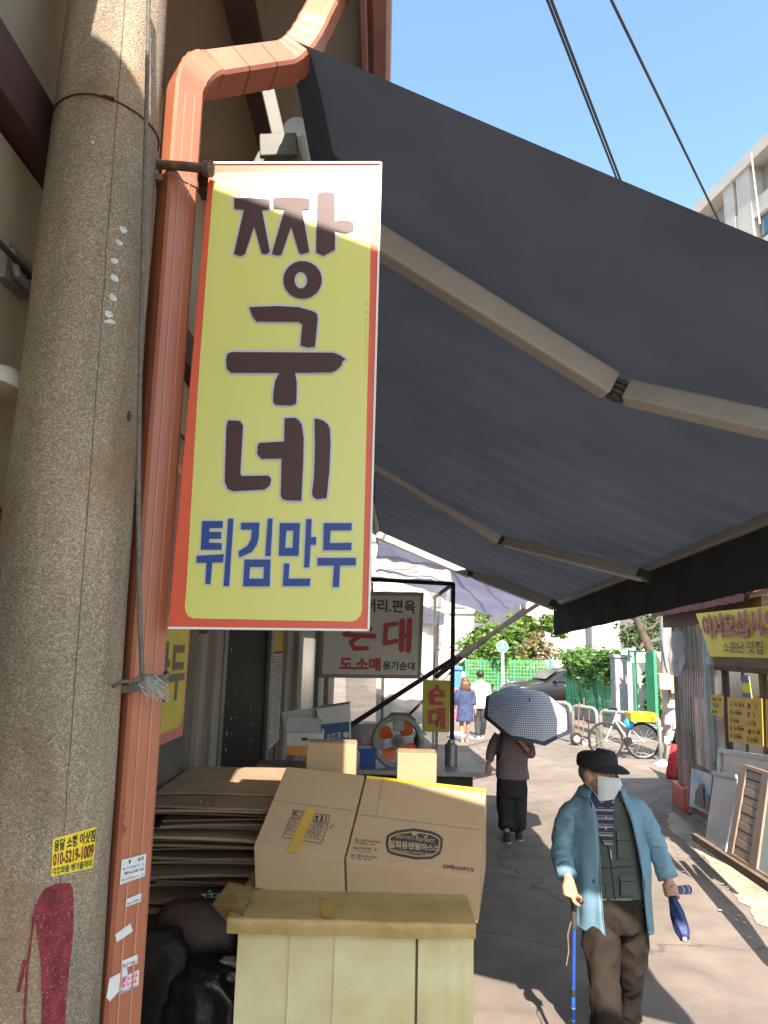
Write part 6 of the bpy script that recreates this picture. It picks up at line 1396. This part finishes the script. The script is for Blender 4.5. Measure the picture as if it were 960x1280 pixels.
# umbrella hand: closed fist round the shaft
U0, U1 = mp(838.5, 1116, -.08), mp(855.5, 1173, -.30); ua = (U1-U0).normalized()
UH = U0.lerp(U1, .02); s2 = ua.cross(V(0, 1, .2)).normalized(); z2 = s2.cross(ua).normalized()
if z2.y > 0: z2 = -z2
knB = UH-z2*-.02+s2*-.020+V(0, .0, .022)
body.loft(ellrings([(wB+V(0,0,.012), .028, .022), (wB.lerp(UH, .55), .042, .032), (UH+V(0,0,.01), .043, .034), (UH+V(0,0,-.016), .036, .030)], 16))
for i in range(4):
    o = ua*((i-1.6)*.0205); L_ = (1, 1.06, 1, .86)[i]
    limb(body, [(UH+o-s2*.034*1.0+V(0,.005,.010), .0112), (UH+o-s2*.034+z2*.022, .0105), (UH+o+z2*.036, .0098), (UH+o+s2*.026+z2*.026, .0092), (UH+o+s2*.030+z2*.004, .008)], 8, 4)
limb(body, [(wB.lerp(UH, .3)+s2*.016, .015), (UH+s2*.036-ua*.036+z2*.010, .0125), (UH+s2*.018-ua*.024+z2*.038, .011), (UH-s2*.008-ua*.006+z2*.044, .0095)], 8, 4)
bo = body.build('body', m_skin2, man, remesh=.0042); wrinkle(bo, .0012, (40,40,40))
# eyes
for x in (-.034, .034):
    m = MB(); m.sphere(HL(x, .088, .006), .0105, 10, 8, (1.2,.5,.7), HM); e_ = m.build('eye', mat('eye_white', (.5,.45,.42), .3, .05), man, smooth=True)
    m = MB(); m.sphere(HL(x, .0925, .005), .0052, 8, 6); m.build('iris', m_ink, e_)
m = MB(); m.sphere(HL(0,-.020,-.002), 1.14, 20, 14, (.0795,.084,.070), HM); m.noise(.003, 60); m.build('hair', mat('grey_hair', (.12,.11,.105), .7, .3, 60), man, smooth=True)
# cap
m_cap = mat('black_cap', (.014, .014, .015), .85, .25, 20, bump=.2, bscale=200)
rr = []
for (z, rx, ry, oy) in ((.028,.090,.112,-.002),(.045,.094,.114,-.002),(.075,.093,.112,-.002),(.098,.087,.104,-.004),(.110,.070,.085,-.006),(.114,.04,.05,-.008),(.116,.008,.01,-.008)):
    rr.append([HL(rx*math.cos(t), oy+ry*math.sin(t), z+.012*math.sin(t)*(z > .08)+.004*noise.noise(V(math.cos(t)*3, math.sin(t)*3, z*30))) for t in [2*math.pi*k/36 for k in range(36)]])
m = MB(); m.loft(rr); cap_ = m.build('cap', m_cap, man, smooth=True)
m = MB(); rr = []
for j in range(7):
    u = j/6; rr.append([HL((.091+.010*u)*math.cos(t), (.112)*math.sin(t)+u*.070*max(0, math.sin(t))**1.1, .044-.002*u-.022*u*u+.010*math.sin(t)) for t in [R(8)+R(164)*k/24 for k in range(25)]])
top = rr; m.loft([r_+[q-HM @ V(0,0,.006) for q in reversed(r_)] for r_ in rr]); m.build('visor', m_cap, cap_, smooth='auto')
m = MB(); m.tube([HL(-.06,-.098,.03), HL(-.08,-.105,.02), HL(-.088,-.10,.008), HL(-.085,-.102,.0)], .003, 6, flat=.5); m.build('strap_tail', m_cap, cap_)
# mask
m_mask = mat('mask_white', (.52,.52,.54), .8, .04, 8, bump=.1, bscale=90)
rr = []
for j in range(15):
    v = j/14; z = -.004-.110*v; row = []
    for i in range(25):
        a = R(-74+148*i/24); wv = 1-.16*abs(v-.45)
        rx = .080*(1-.18*v); ry = .100+.026*math.exp(-((v-.25)/.30)**2)*math.exp(-(a/.40)**2)-.020*v*v+.010*math.sin(v*math.pi)
        row.append(HL(rx*math.sin(a)*wv*1.04, ry*math.cos(a)**.85+.012+.0016*math.sin(v*28), z-.010*math.cos(a)*v+.016*abs(math.sin(a))**2*(.4-v)))
    rr.append(row)
m = MB(); m.loft(rr, cap=False, closed=False); mk = m.build('face_mask', m_mask, man, smooth=True)
for s_ in (-1, 1):
    ro = rr[1][0 if s_ < 0 else -1]; rl = rr[12][0 if s_ < 0 else -1]
    for q in (ro, rl): m = MB(); m.tube([q, (q+HL(s_*.088,-.012,-.03))/2+HM @ V(s_*.006,0,0), HL(s_*.090,-.020,-.018 if q is ro else -.045)], .0016, 5); m.build('ear_loop', m_mask, mk)
# trousers
m_trs = mat('brown_trousers', (.020, .0145, .0115), .9, .15, 10, bump=.1, bscale=160, spec=.12)
t_ = MB(); t_.loft(ellrings([(mp(767,1118,.0), .165, .115), (mp(767,1135,.0), .172, .120), (mp(768,1148,.0), .168, .116), (mp(768,1160,.0), .145, .104)], 30))
limb(t_, [(mp(750,1152,-.0), .098), (mp(751,1180,-.05), .098), (mp(754,1214,-.11), .082), (mp(757,1250,-.22), .076), (V(mp(760,1290,-.33).x, YM-.32, .07), .078)], 22)
limb(t_, [(mp(785,1152,.02), .100), (mp(787,1180,.05), .098), (mp(787,1214,.09), .082), (mp(784,1245,.17), .075), (V(mp(782,1264,.25).x, YM+.25, .075), .078)], 22)
to = t_.build('trousers', m_trs, man, remesh=.009); wrinkle(to, .010, (8,8,4), .013, (10,10,9))
for (q, dy) in ((V(mp(760,1290,-.33).x, YM-.33, 0), -1), (V(mp(782,1262,.24).x, YM+.24, 0), -1)):
    m = MB(); m.loft(ellrings([(q+V(.0,-.05,.002), .046, .125), (q+V(0,-.05,.025), .050, .132), (q+V(0,-.04,.055), .044, .105), (q+V(0,.0,.085), .040, .062), (q+V(0,.02,.105), .040, .045)], 22, 2.2)); m.build('shoe', mat('black_shoe', (.022,.020,.020), .4, .2), man, smooth='auto')
# vest + shirt torso
VR = [(988,752,20,.070),(996,753,29,.090),(1004,756,35,.106),(1020,757,41,.120),(1050,758,43,.130),(1080,760,44,.133),(1105,765,43,.133),(1124,768,40,.130)]
def vrow(py):
    for i in range(len(VR)-1):
        if py <= VR[i+1][0] or i == len(VR)-2:
            t = (py-VR[i][0])/(VR[i+1][0]-VR[i][0]); return [VR[i][k]+(VR[i+1][k]-VR[i][k])*t for k in range(4)]
pxm = lambda px, py, d=0: PY(480+px, py, YM+d).x-PY(480, py, YM+d).x
def vpt(px, py, e=0.0):
    _, xc, hw, ry = vrow(py); t = max(-.98, min(.98, (px-xc)/hw)); d = -ry*(1-abs(t)**2.4)**(1/2.4)*1.0+.03-e
    return mp(px, py, d)
m_vest = mat('olive_vest', (.052, .058, .052), .85, .14, 9, bump=.12, bscale=170)
m_shirt = bpy.data.materials.new('striped_shirt'); m_shirt.use_nodes = True
_N = m_shirt.node_tree.nodes; _L = m_shirt.node_tree.links; _tc = _N.new('ShaderNodeTexCoord'); _sp = _N.new('ShaderNodeSeparateXYZ'); _L.new(_tc.outputs['Object'], _sp.inputs[0])
_mm = _N.new('ShaderNodeMath'); _mm.operation = 'MULTIPLY_ADD'; _mm.inputs[1].default_value = 22.0; _mm.inputs[2].default_value = .3; _L.new(_sp.outputs['Z'], _mm.inputs[0])
_fr = _N.new('ShaderNodeMath'); _fr.operation = 'FRACT'; _L.new(_mm.outputs[0], _fr.inputs[0]); _rp = _N.new('ShaderNodeValToRGB'); _rp.color_ramp.interpolation = 'CONSTANT'
_rp.color_ramp.elements[0].color = (.012,.015,.04,1); _rp.color_ramp.elements[1].position = .45; _rp.color_ramp.elements[1].color = (.33,.30,.33,1)
for p_, c_ in ((.53,(.012,.015,.04,1)), (.60,(.33,.30,.33,1)), (.66,(.07,.022,.02,1)), (.86,(.30,.27,.28,1)), (.91,(.012,.015,.04,1))): e_ = _rp.color_ramp.elements.new(p_); e_.color = c_
_L.new(_fr.outputs[0], _rp.inputs['Fac']); _L.new(_rp.outputs[0], _N['Principled BSDF'].inputs['Base Color']); _N['Principled BSDF'].inputs['Roughness'].default_value = .85
rows_ = []
for py in [990+i*(1126-990)/26 for i in range(27)]:
    _, xc, hw, ry = vrow(py); rows_.append((mp(xc, py, .03), pxm(hw, py), ry))
m = MB(); m.loft(ellrings(rows_, 48)); vo_ = m.build('vest', m_vest, man, smooth=True); wrinkle(vo_, .004, (12,12,8), .003, (20,20,14))
def vgrid(nm, left, right, y0, y1, mt, e, root, n_=16, nx=8):
    rr = []
    for j in range(n_+1):
        y = y0+(y1-y0)*j/n_; rr.append([vpt(left(y)+(right(y)-left(y))*k/nx, y, e+.004*math.sin(math.pi*k/nx)*0) for k in range(nx+1)])
    m = MB(); m.loft(rr, cap=False, closed=False); return m.build(nm, mt, root, smooth=True)
lin = lambda pts: (lambda y: next((a[1]+(b[1]-a[1])*(y-a[0])/(b[0]-a[0]) for a, b in zip(pts, pts[1:]) if y <= b[0]), pts[-1][1]))
vgrid('shirt', lin([(994,735),(1020,735),(1056,756)]), lin([(994,768),(1020,767),(1056,766)]), 994, 1056, m_shirt, .012, man)
m_col = mat('navy_collar', (.014,.017,.045), .8, .1)
for (L_, R_, y0, y1) in ((lin([(988,735),(1012,739)]), lin([(988,741),(1004,751),(1012,745)]), 988, 1012), (lin([(990,757),(1008,756)]), lin([(990,769),(1008,763)]), 990, 1010)): vgrid('collar', L_, R_, y0, y1, m_col, .022, man, 8, 5)
m = MB(); m.tube([vpt(736,994,.026), vpt(742,1008,.026), vpt(746,1013,.026)], .0014, 5); m.build('collar_piping', m_mask, man)
for y in (1022, 1036): m = MB(); m.sphere(vpt(757.5, y, .018), .0055, 10, 8, (1,.5,1)); m.build('button', m_whitebox, man)
m_seam = mat('vest_seam', (.022,.026,.022), .85, .1); m_ves2 = mat('vest_flap', (.052,.060,.052), .85, .12, 9, bump=.12, bscale=170)
for pts in ([(735,1020),(744,1036),(756,1057)], [(767,994),(767.5,1020),(766,1054)], [(760,1057),(764,1080),(767,1105),(769,1126)]): m = MB(); m.tube([vpt(x, y, .010) for x, y in pts], .0028, 6); m.build('seam', m_seam, man)
m = MB(); m.tube([vpt(763,1062,.014), vpt(764.5,1074,.014)], .004, 6); m.build('zip_pull', m_ss, man)
def pocket(x0, x1, y0, y1, fy):
    vgrid('pocket', lambda y: x0, lambda y: x1, y0, y1, m_ves2, .013, man, 6, 6); vgrid('pocket_flap', lambda y: x0-.8, lambda y: x1+.8, y0-1, fy, m_ves2, .020, man, 3, 6)
    for ya, xa, xb2 in ((fy+.6, x0, x1), (y1, x0, x1)): m = MB(); m.tube([vpt(xa+(xb2-xa)*k/6, ya, .0145) for k in range(7)], .0016, 4); m.build('pocket_seam', m_seam, man)
    for xa in (x0, x1): m = MB(); m.tube([vpt(xa, y0+(y1-y0)*k/6, .0145) for k in range(7)], .0016, 4); m.build('pocket_seam', m_seam, man)
pocket(772, 792, 1039, 1074, 1050); pocket(739, 757, 1100, 1121, 1104); pocket(776, 794, 1096, 1120, 1101)
m = MB(); m.tube([vpt(740+k*5.4, 1084+math.sin(k*.5)*1.2, .011) for k in range(10)], .003, 6); m.build('waist_seam', m_seam, man)
m = MB(); m.tube([vpt(737+k*4.6, 1124.5, .006) for k in range(13)], .006, 6); m.build('vest_hem', mat('hem_pale', (.13,.14,.10), .8, .1), man)
# jacket shell (open front) and sleeves
m_jac = mat('blue_windbreaker', (.11, .19, .255), .6, .10, 6, bump=.2, bscale=120, col2=(.13, .22, .29), spec=.35)
JR = [(986,752,21,734,769,.085),(994,753,31,734,772,.110),(1003,755,40,735,775,.126),(1020,757,46,737,780,.144),(1050,758,49,738,786,.154),(1080,761,49,739.5,791,.158),(1110,764,48,741,796,.158),(1140,766,48,743.5,800,.156),(1158,767,48,745.5,803,.154)]
def jrow(py):
    for i in range(len(JR)-1):
        if py <= JR[i+1][0] or i == len(JR)-2:
            t = (py-JR[i][0])/(JR[i+1][0]-JR[i][0]); return [JR[i][k]+(JR[i+1][k]-JR[i][k])*t for k in range(6)]
rr = []; NJ = 64
for j in range(56):
    py = 986+(1158-986)*j/55; _, xc, hw, le, re, ry = jrow(py); c = mp(xc, py, .03); rx = pxm(hw, py); ry += .008
    tl = math.asin(max(-1, min(1, (le-xc)/hw))); tr_ = math.asin(max(-1, min(1, (re-xc)/hw)))
    row = []
    for k in range(NJ+1):
        t = tr_+(2*math.pi+tl-tr_)*k/NJ; edge_ = min(k, NJ-k); lift = .02*math.exp(-edge_/3.0)*(1 if py > 1010 else .4)
        fold = .007*math.sin(t*9+py*.02+1.5*noise.noise(V(t*2, py*.02, 0)))*min(1, max(0, (py-1020)/60))
        row.append(c+V((rx+fold)*math.sin(t), -(ry+fold+lift)*math.cos(t), 0))
    rr.append(row)
outer = rr
m = MB(); m.loft(outer, cap=False, closed=False); inner_ = []
o0 = len(m.v)
jk = m.build('jacket', m_jac, man, smooth=True)
wrinkle(jk, .004, (7,7,5), .013, (10,10,3.0))
md = jk.modifiers.new('s', 'SOLIDIFY'); md.thickness = .006; md.offset = -1
for kk in (0, -1):
    m = MB(); m.tube([r_[kk]+V(0,-.002,0) for r_ in rr], .0045, 6); m.build('front_zip', mat('jacket_facing', (.075,.13,.17), .6, .08, 8), man, smooth=True)
m = MB(); rr = []                                      # stand collar laid open
for k in range(25):
    t = R(40)+R(280)*k/24; c = mp(752, 989, .03); a_ = c+V(.098*math.sin(t), -.088*math.cos(t), .0); rr.append([a_, a_*1+V(.014*math.sin(t), -.014*math.cos(t), .030), a_+V(.040*math.sin(t), -.040*math.cos(t), .016), a_+V(.060*math.sin(t), -.055*math.cos(t), -.022)])
m.loft(rr, cap=False, closed=False); m.build('collar_fold', m_jac, man, smooth=True)
def sleeve(pts, cuff_d, nm):
    a, b = cr(pts, 14); m = MB(); m.tube(a, b, 40); so_ = m.build(nm, m_jac, man, smooth=True); wrinkle(so_, .006, (9,9,7), .011, (13,13,20))
    e_, d_ = a[-1], (a[-1]-a[-4]).normalized(); m = MB(); r_ = b[-1]
    m.tube([e_-d_*.055, e_-d_*.05, e_+d_*.004, e_+d_*.006, e_-d_*.03], [r_*1.02, r_*1.20, r_*1.22, r_*1.0, r_*.8], 24, cap=False); m.build('cuff', m_jac, man, smooth=True)
sleeve([(mp(735,1010,.03), .056), (mp(722,1013,.03), .066), (mp(712,1024,.03), .069), (mp(706,1042,.03), .065), (mp(702,1060,.01), .060), (mp(704,1077,-.06), .053), (mp(709,1094,-.13), .046)], 0, 'sleeve')
sleeve([(mp(779,1008,.03), .056), (mp(791,1011,.03), .066), (mp(801,1021,.04), .069), (mp(811,1040,.04), .065), (mp(820,1060,.03), .060), (mp(827,1077,-.01), .054), (mp(835,1097,-.05), .050)], 0, 'sleeve')
# cane
cn = thing('walking_cane', V(mp(714, 1285, -.2).x, YM-.2, 0), 'blue adjustable walking cane with dark handle held by the older man', 'cane')
cb = V(mp(713.5, 1280, -.22).x, YM-.24, .0); ctp = CH+V(0, 0, -.012)
m = MB(); limb(m, [(CH-hd_*.055+V(0,0,-.002), .010), (CH-hd_*.03, .013), (CH, .0135), (CH+hd_*.045, .0145), (CH+hd_*.068, .012)], 12); m.build('handle', mat('cane_handle', (.045,.016,.012), .35, .2), cn, smooth=True)
L_ = cb-ctp
for nm, t0, t1, r_, mt in (('grip_collar', .0, .16, .0165, mat('grip_grey', (.035,.03,.028), .6, .1)), ('shaft', .16, .52, .0115, mat('cane_blue', (.015,.045,.20), .3, .15, 30, spec=.6)), ('lock_ring', .52, .555, .0150, m_stl), ('lower_shaft', .555, .93, .0105, mat('cane_bright_blue', (.02,.09,.42), .3, .12, 30, spec=.6)), ('rubber_tip', .93, 1.0, .016, m_tyre)):
    m = MB(); m.tube([ctp+L_*t0, ctp+L_*(t1)], r_, 14); m.build(nm, mt, cn, smooth='auto')
m = MB()
for k in range(5): q = ctp+L_*(.62+.07*k); m.tube([q, q+L_.normalized()*.006], .0116, 12)
m.build('marking', m_whitebox, cn); m = MB(); m.tube([ctp+L_*.12+V(-.016,0,0), ctp+L_*.2+V(-.034,0,0), ctp+L_*.3+V(-.028,0,0), ctp+L_*.38+V(-.040,0,0)], .0035, 5); m.build('wrist_strap', m_rust, cn)
# folded umbrella in the other hand
fu = thing('folded_umbrella', U1, 'rolled navy umbrella with pale tip held in the older man\'s hand', 'umbrella')
m_nav = mat('navy_nylon', (.016,.030,.105), .55, .25, 25, bump=.3, bscale=60); rr = []
for j in range(22):
    t = j/21; c = U0.lerp(U1, t); r_ = .016+.022*min(1, t*2.2)-.012*max(0, t-.85)/.15
    rr.append([c+(s2*math.cos(a)+z2*math.sin(a))*r_*(1+.10*math.sin(a*6+t*7)) for a in [2*math.pi*k/36 for k in range(36)]])
m = MB(); m.loft(rr); m.build('rolled_cloth', m_nav, fu, smooth=True)
m = MB(); m.tube([U1-ua*.002, U1+ua*.012, U1+ua*.016], [.013,.012,.006], 12); m.build('tip', m_whitebox, fu)
m = MB(); e0_, e1_ = U0-ua*.015, mp(860, 1112, .10); m.tube([U0, e0_, e0_.lerp(e1_, .5), e1_], [.012,.016,.022,.027], 14); hh = m.build('handle', m_nav, fu, smooth='auto')
for t in (.55, .82): m = MB(); c = e0_.lerp(e1_, t); d_ = (e1_-e0_).normalized(); m.tube([c, c+d_*.007], .0282*(.8+.2*t), 14); m.build('white_band', m_whitebox, hh)
# ---- woman with open umbrella
YW_ = 9.25; wp = lambda x, y, d=0.0: PY(x, y, YW_+d)
wm = thing('person', wp(640, 1046).xy.to_3d(), 'woman in checked maroon shirt and wide black trousers walking under a patterned umbrella', 'person')
b = MB(); wh = wp(641, 901, .10); WL, WM = head_into(b, wh, V(.15, -.95, -.25), V(0, -.1, 1), .95)
limb(b, [(wh+V(0,.01,-.05), .05), (wp(640,915,.06), .052), (wp(640,922,.05), .07)]); b.loft(ellrings([(wp(639,920,.05), .13, .08), (wp(640,945,.03), .14, .10), (wp(640,970,.02), .14, .10), (wp(640,985,.0), .12, .09)], 20))
ank = [wp(633, 1041, -.02), wp(648, 1037, .12)]
for q, x in zip(ank, (634, 647)): limb(b, [(wp(x, 980, .02), .07), (wp(x, 1010, .02), .05), (V(q.x, q.y, .09), .036)])
wl, wr_ = wp(610, 958, -.05), wp(650, 927, -.14)
limb(b, [(wp(621,920,.05), .05), (wp(614,938,.06), .04), (wp(611.5,950,.0), .034), (wl, .026)]); limb(b, [(wp(657,921,.05), .05), (wp(663,940,.0), .04), (wp(658,936,-.10), .034), (wr_, .026)])
for hnd, dirv in ((wl, V(-.1,-.1,-1)), (wr_, V(-.3,-.3,.9))):
    dirv = dirv.normalized(); sd2 = dirv.cross(V(0,1,0)).normalized(); b.sphere(hnd+dirv*.04, 1, 12, 8, (.036,.024,.045))
    for i in range(4): o = sd2*((i-1.5)*.019); limb(b, [(hnd+dirv*.06+o, .0105), (hnd+dirv*.095+o+V(0,-.012,0), .0098), (hnd+dirv*(.118-.006*abs(i-1.2))+o*.9+V(0,-.030,0), .0085)], 8, 3)
    limb(b, [(hnd+dirv*.02+sd2*.028, .012), (hnd+dirv*.055+sd2*.046+V(0,-.014,0), .0105), (hnd+dirv*.08+sd2*.042+V(0,-.026,0), .009)], 8, 3)
b.build('body', m_skin2, wm, remesh=.0095)
m = MB(); m.sphere(wh+V(0,.012,.022), .105, 18, 12, (.86,1.0,.98)); m.noise(.008, 30); m.build('hair', mat('dark_hair', (.018,.014,.012), .5, .3, 40), wm, smooth=True)
def check_mat(name, c1, c2, sc, c3=None):
    mt = bpy.data.materials.new(name); mt.use_nodes = True; N = mt.node_tree.nodes; L = mt.node_tree.links; tc = N.new('ShaderNodeTexCoord'); sp_ = N.new('ShaderNodeSeparateXYZ'); L.new(tc.outputs['Object'], sp_.inputs[0]); outs = []
    for ax in ('X', 'Z'):
        a = N.new('ShaderNodeMath'); a.operation = 'MULTIPLY'; a.inputs[1].default_value = sc; L.new(sp_.outputs[ax], a.inputs[0]); f_ = N.new('ShaderNodeMath'); f_.operation = 'FRACT'; L.new(a.outputs[0], f_.inputs[0])
        g_ = N.new('ShaderNodeMath'); g_.operation = 'GREATER_THAN'; g_.inputs[1].default_value = .68; L.new(f_.outputs[0], g_.inputs[0]); outs.append(g_.outputs[0])
    mx = N.new('ShaderNodeMath'); mx.operation = 'MAXIMUM'; L.new(outs[0], mx.inputs[0]); L.new(outs[1], mx.inputs[1])
    mi = N.new('ShaderNodeMix'); mi.data_type = 'RGBA'; L.new(mx.outputs[0], mi.inputs['Factor']); mi.inputs[6].default_value = (*c1, 1); mi.inputs[7].default_value = (*c2, 1)
    bs_ = N['Principled BSDF']; L.new(mi.outputs[2], bs_.inputs['Base Color']); bs_.inputs['Roughness'].default_value = .85; return mt
m_chk = check_mat('maroon_check', (.075,.035,.042), (.20,.15,.16), 42)
s_ = MB(); s_.loft(ellrings([(wp(639,914,.05), .075, .065), (wp(639,919,.05), .165, .09), (wp(639,928,.04), .185, .115), (wp(640,945,.03), .185, .125), (wp(640,960,.02), .190, .130), (wp(641,973,.02), .205, .135)], 28))
limb(s_, [(wp(624,920,.05), .07), (wp(617,930,.05), .062), (wp(613,942,.03), .056), (wp(611.5,951,.0), .052)], 16); limb(s_, [(wp(654,921,.05), .07), (wp(661,932,.03), .062), (wp(663,942,-.02), .058), (wp(659.5,937,-.09), .052)], 16)
so2 = s_.build('shirt', m_chk, wm, remesh=.013); wrinkle(so2, .008, (10,10,7), .005, (18,18,14))
p2 = MB(); p2.loft(ellrings([(wp(640,966,.02), .17, .11), (wp(640,980,.02), .185, .12), (wp(640,995,.02), .19, .125)], 26))
for q, x, xb2 in zip(ank, (632, 648), (634, 647)): limb(p2, [(wp(x, 985, .02), .105), (wp(x, 1005, .03), .108), (wp(xb2, 1022, .04), .105), (V(q.x, q.y, .13), .095)], 20)
po = p2.build('trousers', mat('black_trousers', (.014,.013,.013), .85, .2, 8), wm, remesh=.014); wrinkle(po, .009, (9,9,3), .006, (14,14,6))
for q in ank: m = MB(); m.loft(ellrings([(V(q.x,q.y-.05,.004), .045, .12), (V(q.x,q.y-.05,.03), .048, .125), (V(q.x,q.y-.03,.06), .042, .09), (V(q.x,q.y,.085), .038, .05)], 18, 2.2)); sh2 = m.build('shoe', mat('grey_shoe', (.035,.033,.035), .6, .2), wm, smooth='auto'); m = MB(); m.loft(ellrings([(V(q.x,q.y-.05,.001), .047, .123), (V(q.x,q.y-.05,.018), .0495, .127)], 18, 2.2)); m.build('sole', m_whitebox, sh2)
m = MB(); m.tube([wp(627,913,.0), wp(627.5,920,-.075), wp(626,932,-.10), wp(624,944,-.09), wp(622,950,-.02)], .022, 8, flat=.3); m.build('bag_strap', m_dark, wm, smooth=True)
# open umbrella
um = thing('open_umbrella', wr_, 'open navy umbrella with fine white check and dark border held by the woman', 'umbrella')
uC = wp(658.5, 893, -.12); uA = V(.05, -.56, .83).normalized(); uX = V(1,0,0)-uA*uA.x; uX.normalize(); uYv = uA.cross(uX); UR = .555; UHt = .20
m_umb = check_mat('umbrella_check', (.055,.065,.115), (.42,.40,.42), 42); m_umb.node_tree.nodes['Principled BSDF'].inputs['Roughness'].default_value = .6
m_bord = mat('umbrella_border', (.014,.017,.035), .6, .1)
def upt(a, r_): z = UHt*(1-r_**1.9); return uC+(uX*math.cos(a)+uYv*math.sin(a))*UR*r_+uA*z
for k in range(8):
    rr, rb = [], []
    for j in range(13):
        r_ = .02+.98*j/12; row = []
        for i in range(9):
            u = i/8; a = 2*math.pi*(k+u)/8+R(12); dip = 1-.075*math.sin(math.pi*u)*r_**2; p_ = upt(a, r_*dip)-uA*.018*math.sin(math.pi*u)*r_; row.append(p_)
        rr.append(row)
    m = MB(); m.loft(rr[:12], cap=False, closed=False); pn = m.build('panel', m_umb, um, smooth=True); m = MB(); m.loft(rr[11:], cap=False, closed=False); m.build('border', m_bord, pn, smooth=True)
    m = MB(); a = 2*math.pi*k/8+R(12); m.tube([upt(a, .03+.97*j/8)-uA*.008 for j in range(9)], .004, 5); m.build('rib', m_ss, um)
m = MB(); m.tube([uC+uA*(UHt+.05), uC+uA*.0, wr_+V(0,0,.06), wr_+V(0,.0,-.04)], [.006,.007,.008,.012], 8); m.build('shaft', m_stl, um)
# ---- couple seen from behind
def walker(px, yh, yf, Y, lb, top_mat, top_len, leg_mat, hair_mat, long_hair, skirt, shoe_mat, sw):
    q = lambda x, y, d=0.0: PY(x, y, Y+d); H_ = yf-yh; g_ = V(q(px, yf).x, Y, 0); r = thing('person', g_, lb, 'person'); z_ = lambda f_: q(px, yh+H_*f_).z
    P_ = lambda x, f_, d=0.0: V(g_.x+x, Y+d, max(.02, (1-f_)*1.0*q(px, yh).z))
    b = MB(); Lh, Mh = head_into(b, P_(0, .068), V(.1, 1, -.05), V(0,0,1), .98)
    limb(b, [(P_(0,.10), .05), (P_(0,.16), .052), (P_(0,.19), .07)]); b.loft(ellrings([(P_(0,.18), .14, .08), (P_(0,.30), .15, .10), (P_(0,.45), .13, .09), (P_(0,.52), .14, .10)], 20))
    hand = []
    for s in (-1, 1):
        limb(b, [(P_(.08*s,.5), .078), (P_(.08*s,.72,-.03*s*sw), .055), (P_(.07*s,.95,.10*s*sw), .036)])
        w_ = P_(.25*s,.50,-.08*s*sw); limb(b, [(P_(.17*s,.20), .05), (P_(.22*s,.34,.03*s), .04), (w_, .026)]); b.sphere(w_+V(0,0,-.05), 1, 10, 8, (.026,.032,.05)); 
        for i in range(4): limb(b, [(w_+V(0,(i-1.5)*.016,-.08), .0105), (w_+V(-.01*s,(i-1.5)*.016,-.115), .0095), (w_+V(-.02*s,(i-1.5)*.015,-.14), .008)], 7, 3)
        limb(b, [(w_+V(0,-.03,-.04), .012), (w_+V(-.01*s,-.046,-.075), .010)], 7, 3)
        m = MB(); f_ = P_(.07*s,.95,.10*s*sw); m.loft(ellrings([(V(f_.x,f_.y+.04,.002), .045, .12), (V(f_.x,f_.y+.04,.04), .045, .12), (V(f_.x,f_.y,.075), .038, .05)], 16, 2.2)); m.build('shoe', shoe_mat, r, smooth='auto')
    b.build('body', m_skin, r, remesh=.012)
    m = MB(); c = P_(0, .065); m.sphere(c+V(0,-.012,.02), .108, 16, 12, (.92,1.0,.98))
    if long_hair: m.loft(ellrings([(c+V(0,-.02,.03), .10, .09), (c+V(0,-.04,-.05), .115, .085), (c+V(0,-.05,-.14), .135, .08), (c+V(0,-.05,-.21), .13, .06), (c+V(0,-.05,-.24), .09, .03)], 20))
    m.noise(.012, 22); m.build('hair', hair_mat, r, smooth=True)
    t_ = MB(); t_.loft(ellrings([(P_(0,.155), .08, .07), (P_(0,.18), .17, .095), (P_(0,.26), .195, .115), (P_(0,.42), .185, .115), (P_(0,top_len), .215 if skirt else .20, .145 if skirt else .12)], 26))
    for s in (-1, 1): limb(t_, [(P_(.16*s,.20), .075), (P_(.215*s,.32,.02*s), .066), (P_(.235*s,.42,-.03*s), .058)], 14)
    to_ = t_.build('top', top_mat, r, remesh=.016); wrinkle(to_, .010, (8,8,5), .006, (14,14,9))
    if not skirt:
        p2 = MB(); p2.loft(ellrings([(P_(0,.48), .16, .11), (P_(0,.56), .17, .115)], 22))
        for s in (-1, 1): limb(p2, [(P_(.08*s,.53), .098), (P_(.08*s,.72,-.03*s*sw), .082), (P_(.07*s,.94,.09*s*sw), .07)], 16)
        wrinkle(p2.build('trousers', leg_mat, r, remesh=.016), .008, (9,9,4))
    return r
walker(581, 847, 922, 18.4, 'woman with shoulder length brown hair in a loose blue dress walking away', mat('blue_dress', (.032,.045,.105), .8, .15, 8), .68, None, mat('brown_hair', (.10,.045,.03), .5, .3, 40), True, True, m_skin, .8)
walker(600.5, 838, 917, 19.2, 'person in a pale cream shirt and dark trousers walking beside the blue dress', mat('cream_shirt', (.62,.56,.36), .8, .08, 8), .56, mat('charcoal_trousers', (.03,.03,.035), .85, .15, 8), mat('dark_hair', (0,0,0)), False, False, m_whitebox, 1.0)
